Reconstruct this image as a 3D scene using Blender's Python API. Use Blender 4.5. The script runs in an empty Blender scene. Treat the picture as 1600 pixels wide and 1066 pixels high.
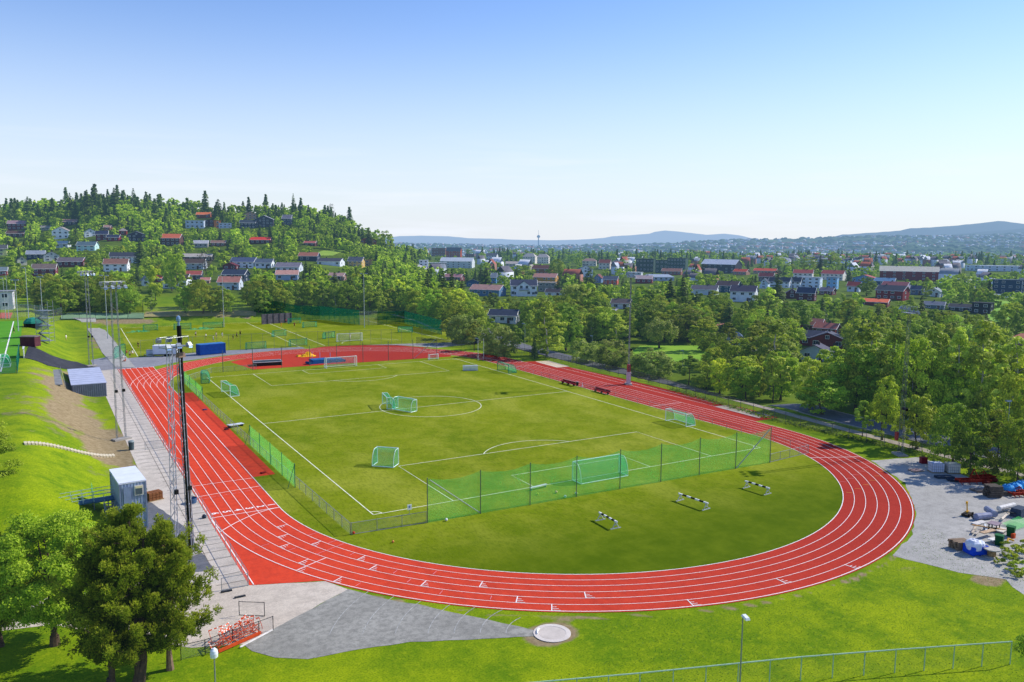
import bpy, math, random
import numpy as np
from mathutils import Vector, Matrix
random.seed(7); rng=np.random.default_rng(11)
R=math.radians; PI=math.pi
scene=bpy.context.scene
COL=scene.collection
# ------------------------------------------------------------------ camera survey
CX,CY,CZ=-60.149,-131.951,30.0885
YAW,PIT,FPX,ROLL=0.5290,0.1249,1265.18,0.0066
_fw=np.array([math.sin(YAW)*math.cos(PIT),math.cos(YAW)*math.cos(PIT),-math.sin(PIT)])
_r=np.array([math.cos(YAW),-math.sin(YAW),0.0]); _u=np.cross(_r,_fw)
_r2=_r*math.cos(ROLL)+_u*math.sin(ROLL); _u2=-_r*math.sin(ROLL)+_u*math.cos(ROLL)
def sstep(t):
    t=np.clip(t,0,1); return t*t*(3-2*t)
def H(x,y):
    """ground height in metres at world x, y"""
    x=np.asarray(x,float); y=np.asarray(y,float)
    dx=x-CX; dy=y-CY
    d=dx*math.sin(YAW)+dy*math.cos(YAW); l=dx*math.cos(YAW)-dy*math.sin(YAW)
    dd=np.maximum(d,1.0); q=800+1265*l/dd
    amp=np.interp(q,[-500,0,100,180,300,400,480,550,620,690],[.75,.84,.95,1.04,.93,.90,.93,.72,.30,0])
    hill=np.interp(d,[0,320,345,430,520,600,700,780,850,1000,1400],[0,0,3,8,15,25,40,57,60,40,0])*amp
    terr=3.5*sstep((y-166)/9)*sstep((34-x)/22)
    plain=np.interp(d,[0,1450,1800,2300,2700,5500,6500,9000,12000],[0,0,-22,-50,-52,-9,-40,-130,-160])
    bump=sstep((d-380)/200)*(1.6*np.sin(x/61.0)*np.sin(y/47.0+1)+.8*np.sin(x/23.0+y/31.0))
    ra=np.interp(q,[900,1000,1150,1200,1280,1400,1600,1900],[0,6,66,74,88,118,153,190])
    right=ra*np.interp(d,[0,2800,4500,7000,7600,9500],[0,0,.35,1,.9,0])
    far_b=sstep((d-2400)/900)*(9*np.sin(x/330.0)*np.sin(y/410.0)+5*np.sin(x/140.0+y/170.0))
    bank=5.0*sstep((-51.5-x)/12.5)*sstep((y+57)/20)
    h=np.maximum(np.maximum(hill,terr),bank)*np.where(d>0,1,0)+plain+bump+right+far_b
    h=h-4.6*sstep((x-52.4)/8)*sstep((y+36)/28)*sstep((150-y)/60)*np.where(d>0,1,0)
    return h
def ray(px,py):
    v=_fw+_r2*(px-800)/FPX-_u2*(py-533)/FPX
    return v
def at(px,py,z=None):
    """survey point: photo pixel (1600 x 1066) -> place on the ground (or on the level z)"""
    v=ray(px,py)
    if z is not None:
        t=(z-CZ)/v[2]; return Vector((CX+t*v[0],CY+t*v[1],z))
    for _ in range(3):
        T=_TS if _==0 else np.linspace(lo,hi,24)
        below=(CZ+T*v[2])<H(CX+T*v[0],CY+T*v[1])
        k=int(np.argmax(below)) if below.any() else len(T)-1
        k=max(k,1); lo,hi=T[k-1],T[k]
    m=(lo+hi)/2
    return Vector((CX+m*v[0],CY+m*v[1],CZ+m*v[2]))
_TS=np.geomspace(20,20000,420)
def depth(p): return float((np.array(p)-np.array([CX,CY,CZ]))@_fw)
def proj(p):
    d=np.array(p,float)-np.array([CX,CY,CZ]); z=d@_fw
    return 800+FPX*(d@_r2)/z, 533-FPX*(d@_u2)/z
def tall(p,ytop):
    lo,hi=0.0,90.0
    for _ in range(30):
        m=(lo+hi)/2
        if proj((p[0],p[1],p[2]+m))[1]>ytop: lo=m
        else: hi=m
    return lo
# ------------------------------------------------------------------ materials
def lin(c):
    if isinstance(c,str):
        c=c.lstrip('#'); c=[int(c[i:i+2],16)/255 for i in (0,2,4)]
        return tuple((v/12.92 if v<=.04045 else ((v+.055)/1.055)**2.4) for v in c)+(1,)
    return tuple(c)+(1,)
_haze=None
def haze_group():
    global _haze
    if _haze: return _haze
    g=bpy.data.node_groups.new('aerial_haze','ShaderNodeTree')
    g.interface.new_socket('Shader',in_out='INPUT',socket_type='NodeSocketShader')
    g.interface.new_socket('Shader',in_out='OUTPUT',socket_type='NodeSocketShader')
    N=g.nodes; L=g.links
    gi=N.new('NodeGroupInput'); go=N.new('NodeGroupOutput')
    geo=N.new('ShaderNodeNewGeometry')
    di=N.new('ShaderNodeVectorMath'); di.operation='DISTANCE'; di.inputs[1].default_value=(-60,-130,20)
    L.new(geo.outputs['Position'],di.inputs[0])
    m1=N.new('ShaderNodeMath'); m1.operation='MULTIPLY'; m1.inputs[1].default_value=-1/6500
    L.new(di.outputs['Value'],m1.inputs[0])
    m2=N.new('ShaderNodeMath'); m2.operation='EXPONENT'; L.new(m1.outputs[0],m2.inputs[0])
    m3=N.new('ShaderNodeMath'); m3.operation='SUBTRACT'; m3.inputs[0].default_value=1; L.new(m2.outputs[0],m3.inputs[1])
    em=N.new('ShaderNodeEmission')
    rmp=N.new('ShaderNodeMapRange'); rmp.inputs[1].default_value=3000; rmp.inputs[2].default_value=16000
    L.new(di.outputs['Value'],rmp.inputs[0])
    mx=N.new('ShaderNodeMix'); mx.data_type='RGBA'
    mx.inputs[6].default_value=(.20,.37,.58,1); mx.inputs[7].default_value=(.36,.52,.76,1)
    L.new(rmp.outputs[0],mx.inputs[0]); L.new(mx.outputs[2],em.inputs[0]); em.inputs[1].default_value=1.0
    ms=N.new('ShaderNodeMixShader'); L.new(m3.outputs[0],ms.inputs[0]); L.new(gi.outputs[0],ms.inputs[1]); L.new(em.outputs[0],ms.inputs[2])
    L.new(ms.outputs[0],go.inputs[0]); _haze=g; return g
class M:
    """small wrapper to write node materials"""
    def __init__(s,name):
        s.m=bpy.data.materials.new(name); s.m.use_nodes=True; s.t=s.m.node_tree; s.N=s.t.nodes; s.L=s.t.links
        s.N.clear(); s.out=s.N.new('ShaderNodeOutputMaterial')
        s.b=s.N.new('ShaderNodeBsdfPrincipled'); s.b.inputs['Specular IOR Level'].default_value=.12
        s.geo=None
    def pos(s):
        if not s.geo: s.geo=s.N.new('ShaderNodeNewGeometry')
        return s.geo.outputs['Position']
    def noise(s,scale,detail=4,rough=.55,vec=None,stretch=None):
        n=s.N.new('ShaderNodeTexNoise'); n.inputs['Scale'].default_value=scale; n.inputs['Detail'].default_value=detail; n.inputs['Roughness'].default_value=rough
        v=vec or s.pos()
        if stretch:
            mp=s.N.new('ShaderNodeMapping'); mp.inputs['Scale'].default_value=stretch; s.L.new(v,mp.inputs[0]); v=mp.outputs[0]
        s.L.new(v,n.inputs['Vector']); return n.outputs['Fac']
    def ramp(s,f,a,b,lo=0.0,hi=1.0):
        r=s.N.new('ShaderNodeMapRange'); r.inputs[1].default_value=a; r.inputs[2].default_value=b; r.inputs[3].default_value=lo; r.inputs[4].default_value=hi
        s.L.new(f,r.inputs[0]); return r.outputs[0]
    def mix(s,f,a,b,mode='MIX'):
        m=s.N.new('ShaderNodeMix'); m.data_type='RGBA'; m.blend_type=mode
        for i,v in ((0,f),(6,a),(7,b)):
            if isinstance(v,(int,float)): m.inputs[i].default_value=v
            elif isinstance(v,tuple): m.inputs[i].default_value=v if len(v)==4 else v+(1,)
            else: s.L.new(v,m.inputs[i])
        return m.outputs[2]
    def math(s,op,a,b=0.0):
        m=s.N.new('ShaderNodeMath'); m.operation=op
        for i,v in ((0,a),(1,b)):
            if isinstance(v,(int,float)): m.inputs[i].default_value=v
            else: s.L.new(v,m.inputs[i])
        return m.outputs[0]
    def attr(s,name):
        a=s.N.new('ShaderNodeAttribute'); a.attribute_name=name; return a.outputs['Fac']
    def bump(s,f,strength=.3,dist=.05):
        b=s.N.new('ShaderNodeBump'); b.inputs['Strength'].default_value=strength; b.inputs['Distance'].default_value=dist
        s.L.new(f,b.inputs['Height']); s.L.new(b.outputs[0],s.b.inputs['Normal'])
    def done(s,col=None,rough=.8,haze=False,metal=0.0,shader=None):
        if col is not None:
            if isinstance(col,tuple): s.b.inputs['Base Color'].default_value=col if len(col)==4 else col+(1,)
            else: s.L.new(col,s.b.inputs['Base Color'])
        s.b.inputs['Roughness'].default_value=rough; s.b.inputs['Metallic'].default_value=metal
        o=shader or s.b.outputs[0]
        if haze:
            g=s.N.new('ShaderNodeGroup'); g.node_tree=haze_group(); s.L.new(o,g.inputs[0]); o=g.outputs[0]
        s.L.new(o,s.out.inputs[0]); return s.m
_pc={}
def paint(c,rough=.55,var=.18,scale=1.5,metal=0.0,haze=False,name=None):
    """weathered plain paint / plastic / wood / metal"""
    k=(c,rough,var,scale,metal,haze)
    if k in _pc: return _pc[k]
    a=lin(c); m=M(name or 'paint_'+str(c).strip('#'))
    f=m.noise(scale,5,.6)
    dk=tuple(v*(1-var*1.6) for v in a[:3])+(1,); lt=tuple(min(1,v*(1+var*.5)) for v in a[:3])+(1,)
    col=m.mix(m.ramp(f,.3,.7),dk,lt)
    _pc[k]=m.done(col,rough,haze,metal); return _pc[k]
def net_mat(name,c,cover):
    m=M(name); m.b.inputs['Base Color'].default_value=lin(c); m.b.inputs['Roughness'].default_value=.7
    tr=m.N.new('ShaderNodeBsdfTransparent'); ms=m.N.new('ShaderNodeMixShader')
    f=m.ramp(m.noise(.6,3),.3,.7,cover*.82,min(1,cover*1.18))
    tl=m.N.new('ShaderNodeBsdfTranslucent'); tl.inputs[0].default_value=lin(c)
    m2=m.N.new('ShaderNodeMixShader'); m2.inputs[0].default_value=.45
    m.L.new(m.b.outputs[0],m2.inputs[1]); m.L.new(tl.outputs[0],m2.inputs[2])
    m.L.new(f,ms.inputs[0]); m.L.new(tr.outputs[0],ms.inputs[1]); m.L.new(m2.outputs[0],ms.inputs[2])
    return m.done(shader=ms.outputs[0],rough=.7)
# ------------------------------------------------------------------ mesh helpers
class MB:
    def __init__(s): s.v=[]; s.f=[]; s.mi=[]; s.k=0
    def mat(s,i): s.k=i; return s
    def add(s,vs,fs):
        o=len(s.v); s.v+= [tuple(v) for v in vs]; s.f+=[tuple(i+o for i in f) for f in fs]; s.mi+=[s.k]*len(fs); return s
    def box(s,c,sz,rz=0,rx=0,ry=0,taper=1.0):
        hx,hy,hz=[a/2 for a in sz]; P=[]
        for z in (-hz,hz):
            t=taper if z>0 else 1
            for x,y in ((-hx,-hy),(hx,-hy),(hx,hy),(-hx,hy)): P.append(Vector((x*t,y*t,z)))
        if rz or rx or ry:
            m=Matrix.Rotation(rz,3,'Z')@Matrix.Rotation(ry,3,'Y')@Matrix.Rotation(rx,3,'X'); P=[m@p for p in P]
        c=Vector(c); P=[p+c for p in P]
        return s.add(P,[(3,2,1,0),(4,5,6,7),(0,1,5,4),(1,2,6,5),(2,3,7,6),(3,0,4,7)])
    def bar(s,a,b,r,n=6,r2=None,cap=True):
        a=Vector(a); b=Vector(b); d=b-a
        if d.length<1e-6: return s
        q=d.to_track_quat('Z','Y'); r2=r if r2 is None else r2; P=[]
        for c,rr in ((a,r),(b,r2)):
            for i in range(n):
                t=2*PI*i/n; P.append(c+q@Vector((math.cos(t)*rr,math.sin(t)*rr,0)))
        F=[(i,(i+1)%n,n+(i+1)%n,n+i) for i in range(n)]
        if cap: F+=[tuple(range(n-1,-1,-1)),tuple(range(n,2*n))]
        return s.add(P,F)
    def tube(s,pts,r,n=6):
        for a,b in zip(pts[:-1],pts[1:]): s.bar(a,b,r,n)
        return s
    def quad(s,a,b,c,d): return s.add([a,b,c,d],[(0,1,2,3)])
    def poly(s,pts): return s.add(pts,[tuple(range(len(pts)))])
    def lathe(s,prof,n=16,c=(0,0,0)):
        P=[];F=[]
        for r,z in prof:
            for i in range(n): t=2*PI*i/n; P.append((c[0]+r*math.cos(t),c[1]+r*math.sin(t),c[2]+z))
        for k in range(len(prof)-1):
            for i in range(n): F.append((k*n+i,k*n+(i+1)%n,(k+1)*n+(i+1)%n,(k+1)*n+i))
        F+=[tuple(range(n-1,-1,-1)),tuple(range((len(prof)-1)*n,len(prof)*n))]
        return s.add(P,F)
    def ribbon(s,pts,w,z=None,drape=0):
        """flat strip along pts (x,y[,z])"""
        n=len(pts); P=[]
        for i in range(n):
            a=Vector(pts[max(i-1,0)][:2]); b=Vector(pts[min(i+1,n-1)][:2]); t=(b-a); t.normalize(); nn=Vector((-t.y,t.x))*w/2
            for sg in (-1,1):
                x=pts[i][0]+sg*nn.x; y=pts[i][1]+sg*nn.y
                zz=float(H(x,y))+drape if z is None else z
                P.append((x,y,zz))
        return s.add(P,[(2*i+1,2*i,2*i+2,2*i+3) for i in range(n-1)])
    def mesh(s,name,mats):
        me=bpy.data.meshes.new(name); me.from_pydata(s.v,[],s.f)
        if not isinstance(mats,(list,tuple)): mats=[mats]
        for m in mats: me.materials.append(m)
        if any(s.mi): me.polygons.foreach_set('material_index',s.mi)
        me.update(); return me
    def build(s,name,mats,parent=None,loc=None,smooth=False):
        me=s.mesh(name,mats)
        if smooth: me.polygons.foreach_set('use_smooth',[True]*len(me.polygons))
        return link(name,me,parent,loc)
def link(name,me,parent=None,loc=None,rot=None,scale=None):
    o=bpy.data.objects.new(name,me); COL.objects.link(o)
    if parent: o.parent=parent
    if loc is not None: o.location=loc
    if rot is not None: o.rotation_euler=rot
    if scale is not None: o.scale=scale
    return o
def tag(o,label=None,cat=None,group=None,kind=None):
    if label: o['label']=label
    if cat: o['category']=cat
    if group: o['group']=group
    if kind: o['kind']=kind
    return o
def thing(name,label,cat,loc=(0,0,0),rz=0,group=None,scale=None):
    o=bpy.data.objects.new(name,None); COL.objects.link(o); o.empty_display_size=.3
    o.location=loc; o.rotation_euler=(0,0,rz)
    if scale: o.scale=scale
    return tag(o,label,cat,group)
def dup(root,loc,rz=0,label=None,group=None,scale=None):
    r=root.copy(); COL.objects.link(r); r.location=loc; r.rotation_euler=(0,0,rz)
    if label: r['label']=label
    if group: r['group']=group
    if scale: r.scale=scale
    for ch in root.children:
        c=ch.copy(); COL.objects.link(c); c.parent=r
        for g in ch.children:
            d=g.copy(); COL.objects.link(d); d.parent=c
    return r
def struct(name,mb,m,**k):
    o=mb.build(name,m,**k); o['kind']='structure'; return o
def arc(cx,cy,r,a0,a1,n):
    return [(cx+r*math.cos(R(a0+(a1-a0)*i/n)),cy+r*math.sin(R(a0+(a1-a0)*i/n))) for i in range(n+1)]
def fastmesh(name,V,F,mats,mi=None,smooth=False):
    """numpy arrays to a mesh: V (n,3), F (m,k)"""
    me=bpy.data.meshes.new(name); V=np.asarray(V,np.float32); F=np.asarray(F,np.int32)
    me.vertices.add(len(V)); me.vertices.foreach_set('co',V.ravel())
    k=F.shape[1]; me.loops.add(F.size); me.loops.foreach_set('vertex_index',F.ravel())
    me.polygons.add(len(F)); me.polygons.foreach_set('loop_start',np.arange(0,F.size,k,dtype=np.int32))
    try: me.polygons.foreach_set('loop_total',np.full(len(F),k,dtype=np.int32))
    except Exception: pass
    if not isinstance(mats,(list,tuple)): mats=[mats]
    for m in mats: me.materials.append(m)
    if mi is not None: me.polygons.foreach_set('material_index',np.asarray(mi,np.int32))
    if smooth: me.polygons.foreach_set('use_smooth',np.ones(len(F),bool))
    me.update(calc_edges=True); me.validate(); return me
# ------------------------------------------------------------------ camera, sky, sun
cam=bpy.data.cameras.new('camera'); co=bpy.data.objects.new('camera',cam); COL.objects.link(co)
cam.sensor_width=36; cam.lens=FPX/1600*36; cam.clip_start=.5; cam.clip_end=60000
co.matrix_world=Matrix(((_r2[0],_u2[0],-_fw[0],CX),(_r2[1],_u2[1],-_fw[1],CY),(_r2[2],_u2[2],-_fw[2],CZ),(0,0,0,1)))
scene.camera=co
SUN_EL=R(38.5); SUN_AZ=R(98)          # azimuth clockwise from +Y
w=bpy.data.worlds.new('World'); scene.world=w; w.use_nodes=True
wn=w.node_tree.nodes; wl=w.node_tree.links
bg=wn['Background']; sky=wn.new('ShaderNodeTexSky'); sky.sky_type='NISHITA'; sky.sun_disc=False
sky.sun_elevation=SUN_EL; sky.sun_rotation=SUN_AZ; sky.altitude=100; sky.air_density=1.0; sky.dust_density=.1; sky.ozone_density=3.0
hs=wn.new('ShaderNodeHueSaturation'); hs.inputs['Saturation'].default_value=1.15; hs.inputs['Value'].default_value=1.5; hs.inputs['Hue'].default_value=.513
wl.new(sky.outputs[0],hs.inputs['Color'])
# thin streaks of high cloud low over the horizon
tc=wn.new('ShaderNodeTexCoord'); mp=wn.new('ShaderNodeMapping'); mp.inputs['Scale'].default_value=(2.2,2.2,26)
wl.new(tc.outputs['Generated'],mp.inputs[0])
cn=wn.new('ShaderNodeTexNoise'); cn.inputs['Scale'].default_value=2.3; cn.inputs['Detail'].default_value=6; wl.new(mp.outputs[0],cn.inputs['Vector'])
cr=wn.new('ShaderNodeMapRange'); cr.inputs[1].default_value=.50; cr.inputs[2].default_value=.72; cr.inputs[4].default_value=.8; wl.new(cn.outputs[0],cr.inputs[0])
sx=wn.new('ShaderNodeSeparateXYZ'); wl.new(tc.outputs['Generated'],sx.inputs[0])
er=wn.new('ShaderNodeMapRange'); er.inputs[1].default_value=.0; er.inputs[2].default_value=.13; er.inputs[3].default_value=1; er.inputs[4].default_value=0; wl.new(sx.outputs['Z'],er.inputs[0])
mu=wn.new('ShaderNodeMath'); mu.operation='MULTIPLY'; wl.new(cr.outputs[0],mu.inputs[0]); wl.new(er.outputs[0],mu.inputs[1])
# pale summer haze low in the sky
hz=wn.new('ShaderNodeMapRange'); hz.interpolation_type='SMOOTHERSTEP'; hz.inputs[1].default_value=-.06; hz.inputs[2].default_value=.32; hz.inputs[3].default_value=.93; hz.inputs[4].default_value=0.0; wl.new(sx.outputs['Z'],hz.inputs[0])
hzm=wn.new('ShaderNodeMix'); hzm.data_type='RGBA'; hzm.inputs[7].default_value=(6.15,6.6,7.5,1); wl.new(hz.outputs[0],hzm.inputs[0]); wl.new(hs.outputs[0],hzm.inputs[6])
cm=wn.new('ShaderNodeMix'); cm.data_type='RGBA'; cm.inputs[7].default_value=(7.4,7.8,8.6,1)
wl.new(mu.outputs[0],cm.inputs[0]); wl.new(hzm.outputs[2],cm.inputs[6]); wl.new(cm.outputs[2],bg.inputs[0])
bg.inputs[1].default_value=.125
sl=bpy.data.lights.new('sun','SUN'); sl.energy=5.0; sl.angle=R(.55); sl.color=(1,.945,.85)
so=bpy.data.objects.new('sun',sl); COL.objects.link(so)
sd=Vector((math.sin(SUN_AZ)*math.cos(SUN_EL),math.cos(SUN_AZ)*math.cos(SUN_EL),math.sin(SUN_EL)))
so.rotation_euler=sd.to_track_quat('Z','Y').to_euler(); so.location=(60,-40,80)
scene.view_settings.view_transform='Standard'; scene.view_settings.look='None'; scene.view_settings.exposure=0
scene.cycles.max_bounces=5; scene.cycles.transparent_max_bounces=24; scene.cycles.diffuse_bounces=2; scene.cycles.glossy_bounces=2
# ------------------------------------------------------------------ ground materials
def ground_material():
    m=M('ground_grass')
    big=m.noise(.035,5,.6); mid=m.noise(.22,6,.65); fine=m.noise(1.6,5,.7,stretch=(1,1,1)); tiny=m.noise(7,3,.7)
    c=m.mix(m.ramp(big,.35,.65),(.155,.245,.003),(.31,.385,.005))
    c=m.mix(m.ramp(mid,.42,.62,0,.8),c,(.095,.195,.003))
    c=m.mix(m.ramp(fine,.50,.70,0,.45),c,(.40,.46,.012))
    c=m.mix(m.ramp(tiny,.46,.64,0,.6),c,(.045,.11,.003))
    # worn soil
    soil=m.mix(m.ramp(fine,.3,.7),(.20,.145,.07),(.36,.28,.16))
    dm=m.ramp(m.math('ADD',m.attr('dirt'),m.math('MULTIPLY',m.math('SUBTRACT',mid,.5),1.3)),.42,.62)
    c=m.mix(dm,c,soil)
    # under the trees and between the houses
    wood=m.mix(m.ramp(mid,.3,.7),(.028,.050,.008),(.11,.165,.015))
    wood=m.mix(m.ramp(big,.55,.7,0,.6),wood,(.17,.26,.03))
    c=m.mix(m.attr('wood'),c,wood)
    ff=m.noise(.016,8,.8); f2=m.noise(.0035,6,.7)
    city=m.mix(m.ramp(ff,.42,.58),(.012,.035,.020),(.09,.15,.05))
    city=m.mix(m.ramp(f2,.5,.66,0,.6),city,(.22,.30,.10))
    c=m.mix(m.attr('city'),c,city)
    m.bump(fine,.5,.12); m.b.inputs['Specular IOR Level'].default_value=.03
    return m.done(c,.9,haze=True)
def ground_sheet():
    rr=[0.0]; r=0.2
    while r<42000: rr.append(r); r*=1.5 if r<10 else (1.016 if r<9000 else 1.06)
    ang=list(np.arange(-44,44.01,.24)); a=44.0
    while a<314: a+=6; ang.append(min(a,315.76))
    ang=np.radians(np.array(ang)); A=len(ang)
    rr=np.array(rr); D=rr[:,None]; X=CX+D*np.sin(YAW+ang)[None]; Y=CY+D*np.cos(YAW+ang)[None]
    Z=H(X,Y)
    V=np.stack([X,Y,Z],-1).reshape(-1,3)
    i=np.arange(len(rr)-1)[:,None]; j=np.arange(A)[None]; jn=(j+1)%A
    F=np.stack([i*A+j+0*jn,(i+1)*A+j+0*jn,(i+1)*A+jn,i*A+jn],-1).reshape(-1,4)[:, ::-1]
    F=F[A:]                
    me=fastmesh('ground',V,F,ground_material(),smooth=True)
    x,y=V[:,0],V[:,1]
    d=(x-CX)*math.sin(YAW)+(y-CY)*math.cos(YAW); q=800+1265*((x-CX)*math.cos(YAW)-(y-CY)*math.sin(YAW))/np.maximum(d,1)
    dirt=np.zeros(len(V))
    for (ax,ay,rx,ry,s) in ((-57.5,36,3.8,17,1.0),(-56.5,12,5.6,20,.82),(-53.0,-4,3.8,16,1.0),(-51.5,-20,1.6,14,.8),(-55,58,3,7,.75),(-46,84,4,9,.8),(-45,125,5,30,.62),
                            (-36,171,14,4,.85),(-2,170,20,3,.55),(-27.6,-82.6,2.5,1.9,1.1),(12,-93.5,2.0,1.5,.95),(-58,40,9,24,.50),(-60,10,8,22,.48),(-54,-24,4,12,.45),(44,150,10,12,.3),(57,84,12,8,.6),(8,-88.5,3,1.5,.6)):
        dirt=np.maximum(dirt,s*np.exp(-(((x-ax)/rx)**2+((y-ay)/ry)**2)**1.5))
    for rO in (44.2,):
        rd=np.hypot(x+1.6,y+42.6); dirt=np.maximum(dirt,.62*np.exp(-((rd-44.9)/.55)**2)*(y<-50)*(x<30))
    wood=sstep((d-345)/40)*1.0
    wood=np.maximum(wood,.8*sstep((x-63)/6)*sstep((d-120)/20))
    city=sstep((d-1600)/500)
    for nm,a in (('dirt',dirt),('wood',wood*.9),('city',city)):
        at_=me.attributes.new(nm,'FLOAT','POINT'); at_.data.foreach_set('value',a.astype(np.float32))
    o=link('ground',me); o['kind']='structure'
ground_sheet()
# ------------------------------------------------------------------ distant mountains
def ridge(name,pts,dist,thick,zb,col1,col2,amp=1.0,seed=0):
    rg=np.random.default_rng(seed); px=np.array([p[0] for p in pts],float); py=np.array([p[1] for p in pts],float)
    n=260; q=np.linspace(px[0],px[-1],n); yy=np.interp(q,px,py)
    z=CZ+(374-yy)/1265*dist
    for k in range(5): z+=amp*dist/1265*.35/(k+1)*np.sin(q/(9.0+17/(k+1))*(k+1)+rg.uniform(0,6))
    rows=[]; K=14
    for k in range(K+1):
        t=k/K; dd=dist-thick*(1-t)
        prof=t**1.4; zz=zb+(z-zb)*prof+ (1-t)*t*amp*dist/1265*2.2*np.sin(q/13.0+k*1.3+rg.uniform(0,1))
        l=(q-800)/1265*dd
        rows.append(np.stack([CX+dd*math.sin(YAW)+l*math.cos(YAW),CY+dd*math.cos(YAW)-l*math.sin(YAW),zz],-1))
    dd=dist+thick*.7; l=(q-800)/1265*dd
    rows.append(np.stack([CX+dd*math.sin(YAW)+l*math.cos(YAW),CY+dd*math.cos(YAW)-l*math.sin(YAW),zb+0*q],-1))
    V=np.concatenate(rows); i=np.arange(K+1)[:,None]; j=np.arange(n-1)[None]
    F=np.stack([i*n+j,i*n+j+1,(i+1)*n+j+1,(i+1)*n+j],-1).reshape(-1,4)
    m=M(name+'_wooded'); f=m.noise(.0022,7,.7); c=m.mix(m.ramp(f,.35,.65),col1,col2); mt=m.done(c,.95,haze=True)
    o=link(name,fastmesh(name,V,F,mt,smooth=True)); o['kind']='structure'
ridge('mountains',[(560,378),(600,373),(625,370),(655,369.5),(700,370),(730,372.5),(770,373),(820,375),(870,375),(905,373.5),(940,371),(955,368),(985,366.5),(1012,364),(1020,361),(1036,359),(1052,360),(1075,362),(1100,365),(1128,363),(1150,365.5),(1175,371),(1215,375.5),(1245,377),(1290,378)],17000,3500,-160,(.05,.07,.06),(.09,.11,.08),.5,3)
ridge('mountains',[(1270,380),(1290,368),(1310,363),(1330,362),(1360,360),(1400,357),(1415,353),(1450,351),(1485,348),(1520,345),(1550,341),(1580,344),(1620,348),(1700,346)],8900,1300,-140,(.012,.028,.03),(.03,.055,.045),.9,5)
ridge('mountains',[(1400,378),(1440,368),(1480,362),(1530,357.5),(1560,355),(1600,351),(1650,352),(1720,350)],7700,500,-60,(.008,.022,.018),(.02,.045,.025),.7,9)
# ------------------------------------------------------------------ surfaces of the stadium
def turf_mat():
    m=M('artificial_turf'); a=m.noise(.045,5,.62); b=m.noise(.35,6,.7); c3=m.noise(3.2,4,.75,stretch=(1,.35,1)); d=m.noise(11,2,.8); wr=m.noise(.11,4,.55,stretch=(1,.6,1))
    c=m.mix(m.ramp(a,.36,.64),(.125,.190,.001),(.215,.265,.003))
    c=m.mix(m.ramp(b,.44,.60,0,.55),c,(.27,.295,.018))
    c=m.mix(m.ramp(wr,.50,.64,0,.7),c,(.32,.34,.035))
    c=m.mix(m.ramp(c3,.46,.64,0,.5),c,(.05,.085,.003))
    c=m.mix(m.ramp(d,.48,.66,0,.45),c,(.30,.33,.05))
    sy_=m.N.new('ShaderNodeSeparateXYZ'); m.L.new(m.pos(),sy_.inputs[0])
    c=m.mix(m.math('MULTIPLY',m.ramp(sy_.outputs[1],-56,-72),.95),c,m.mix(m.ramp(b,.4,.65),(.070,.120,.002),(.105,.155,.004)))
    m.bump(d,.45,.05); m.b.inputs['Specular IOR Level'].default_value=.03; return m.done(c,.85)
def track_mat():
    m=M('red_track_rubber'); a=m.noise(.06,4,.6); b=m.noise(1.3,5,.7); g=m.noise(14,2,.8)
    sx_=m.N.new('ShaderNodeSeparateXYZ'); m.L.new(m.pos(),sx_.inputs[0])
    base=m.mix(m.ramp(sx_.outputs[0],-42,14),(.72,.066,.026),(.35,.030,.020))  # view-angle brightness difference painted into the red, lighter to darker along x
    c=m.mix(m.ramp(a,.35,.65,0,.22),base,(.50,.05,.03)); c=m.mix(m.ramp(b,.44,.62,0,.25),c,(.24,.02,.018)); c=m.mix(m.ramp(g,.48,.66,0,.22),c,(.75,.15,.10))
    st=m.noise(.5,4,.7,stretch=(1,.12,1)); c=m.mix(m.ramp(st,.5,.7,0,.28),c,(.30,.028,.018))
    m.bump(g,.3,.02); m.b.inputs['Specular IOR Level'].default_value=.04; return m.done(c,.85)
def gravel_mat(name,c1,c2,c3,sc=1.0):
    m=M(name); a=m.noise(.12*sc,5,.65); b=m.noise(1.1*sc,6,.75); g=m.noise(9*sc,3,.8); st=m.noise(.35*sc,5,.7,stretch=(1,2.5,1))
    c=m.mix(m.ramp(a,.35,.65),c1,c2); c=m.mix(m.ramp(b,.44,.60,0,.7),c,c3); c=m.mix(m.ramp(g,.46,.64,0,.5),c,tuple(min(1,v*1.5) for v in c1)); c=m.mix(m.ramp(st,.52,.68,0,.5),c,tuple(v*.62 for v in c1)); sp=m.noise(26*sc,2,.6); c=m.mix(m.ramp(sp,.58,.66,0,.45),c,tuple(v*.4 for v in c1))
    m.bump(g,.4,.03); return m.done(c,.9,haze=True)
MT_turf=turf_mat(); MT_track=track_mat()
MT_conc=gravel_mat('walkway_concrete',(.55,.48,.40),(.63,.56,.475),(.44,.385,.32),.8)
MT_fore=gravel_mat('pale_packed_grit',(.53,.45,.36),(.62,.54,.44),(.43,.365,.295),.7)
MT_grav=gravel_mat('grey_gravel',(.27,.26,.225),(.40,.385,.335),(.165,.16,.14),1.6)
MT_yard=gravel_mat('yard_gravel',(.36,.345,.31),(.45,.43,.39),(.27,.26,.235),.8)
MT_asph=gravel_mat('worn_asphalt',(.115,.12,.135),(.17,.17,.185),(.08,.085,.10),1.0)
MT_road=gravel_mat('road_asphalt',(.14,.145,.16),(.20,.20,.215),(.10,.10,.115),.7)
MT_sand=gravel_mat('sand',(.60,.47,.31),(.70,.58,.42),(.42,.32,.21),1.5)
MT_white=paint('#f6f0ea',.6,.06,.9,name='white_line_paint'); MT_pink=paint('#f0a0a8',.6,.2,2,name='faded_pink_paint')
MT_line=paint('#eef0cc',.7,.18,.8,name='worn_white_line')
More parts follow.
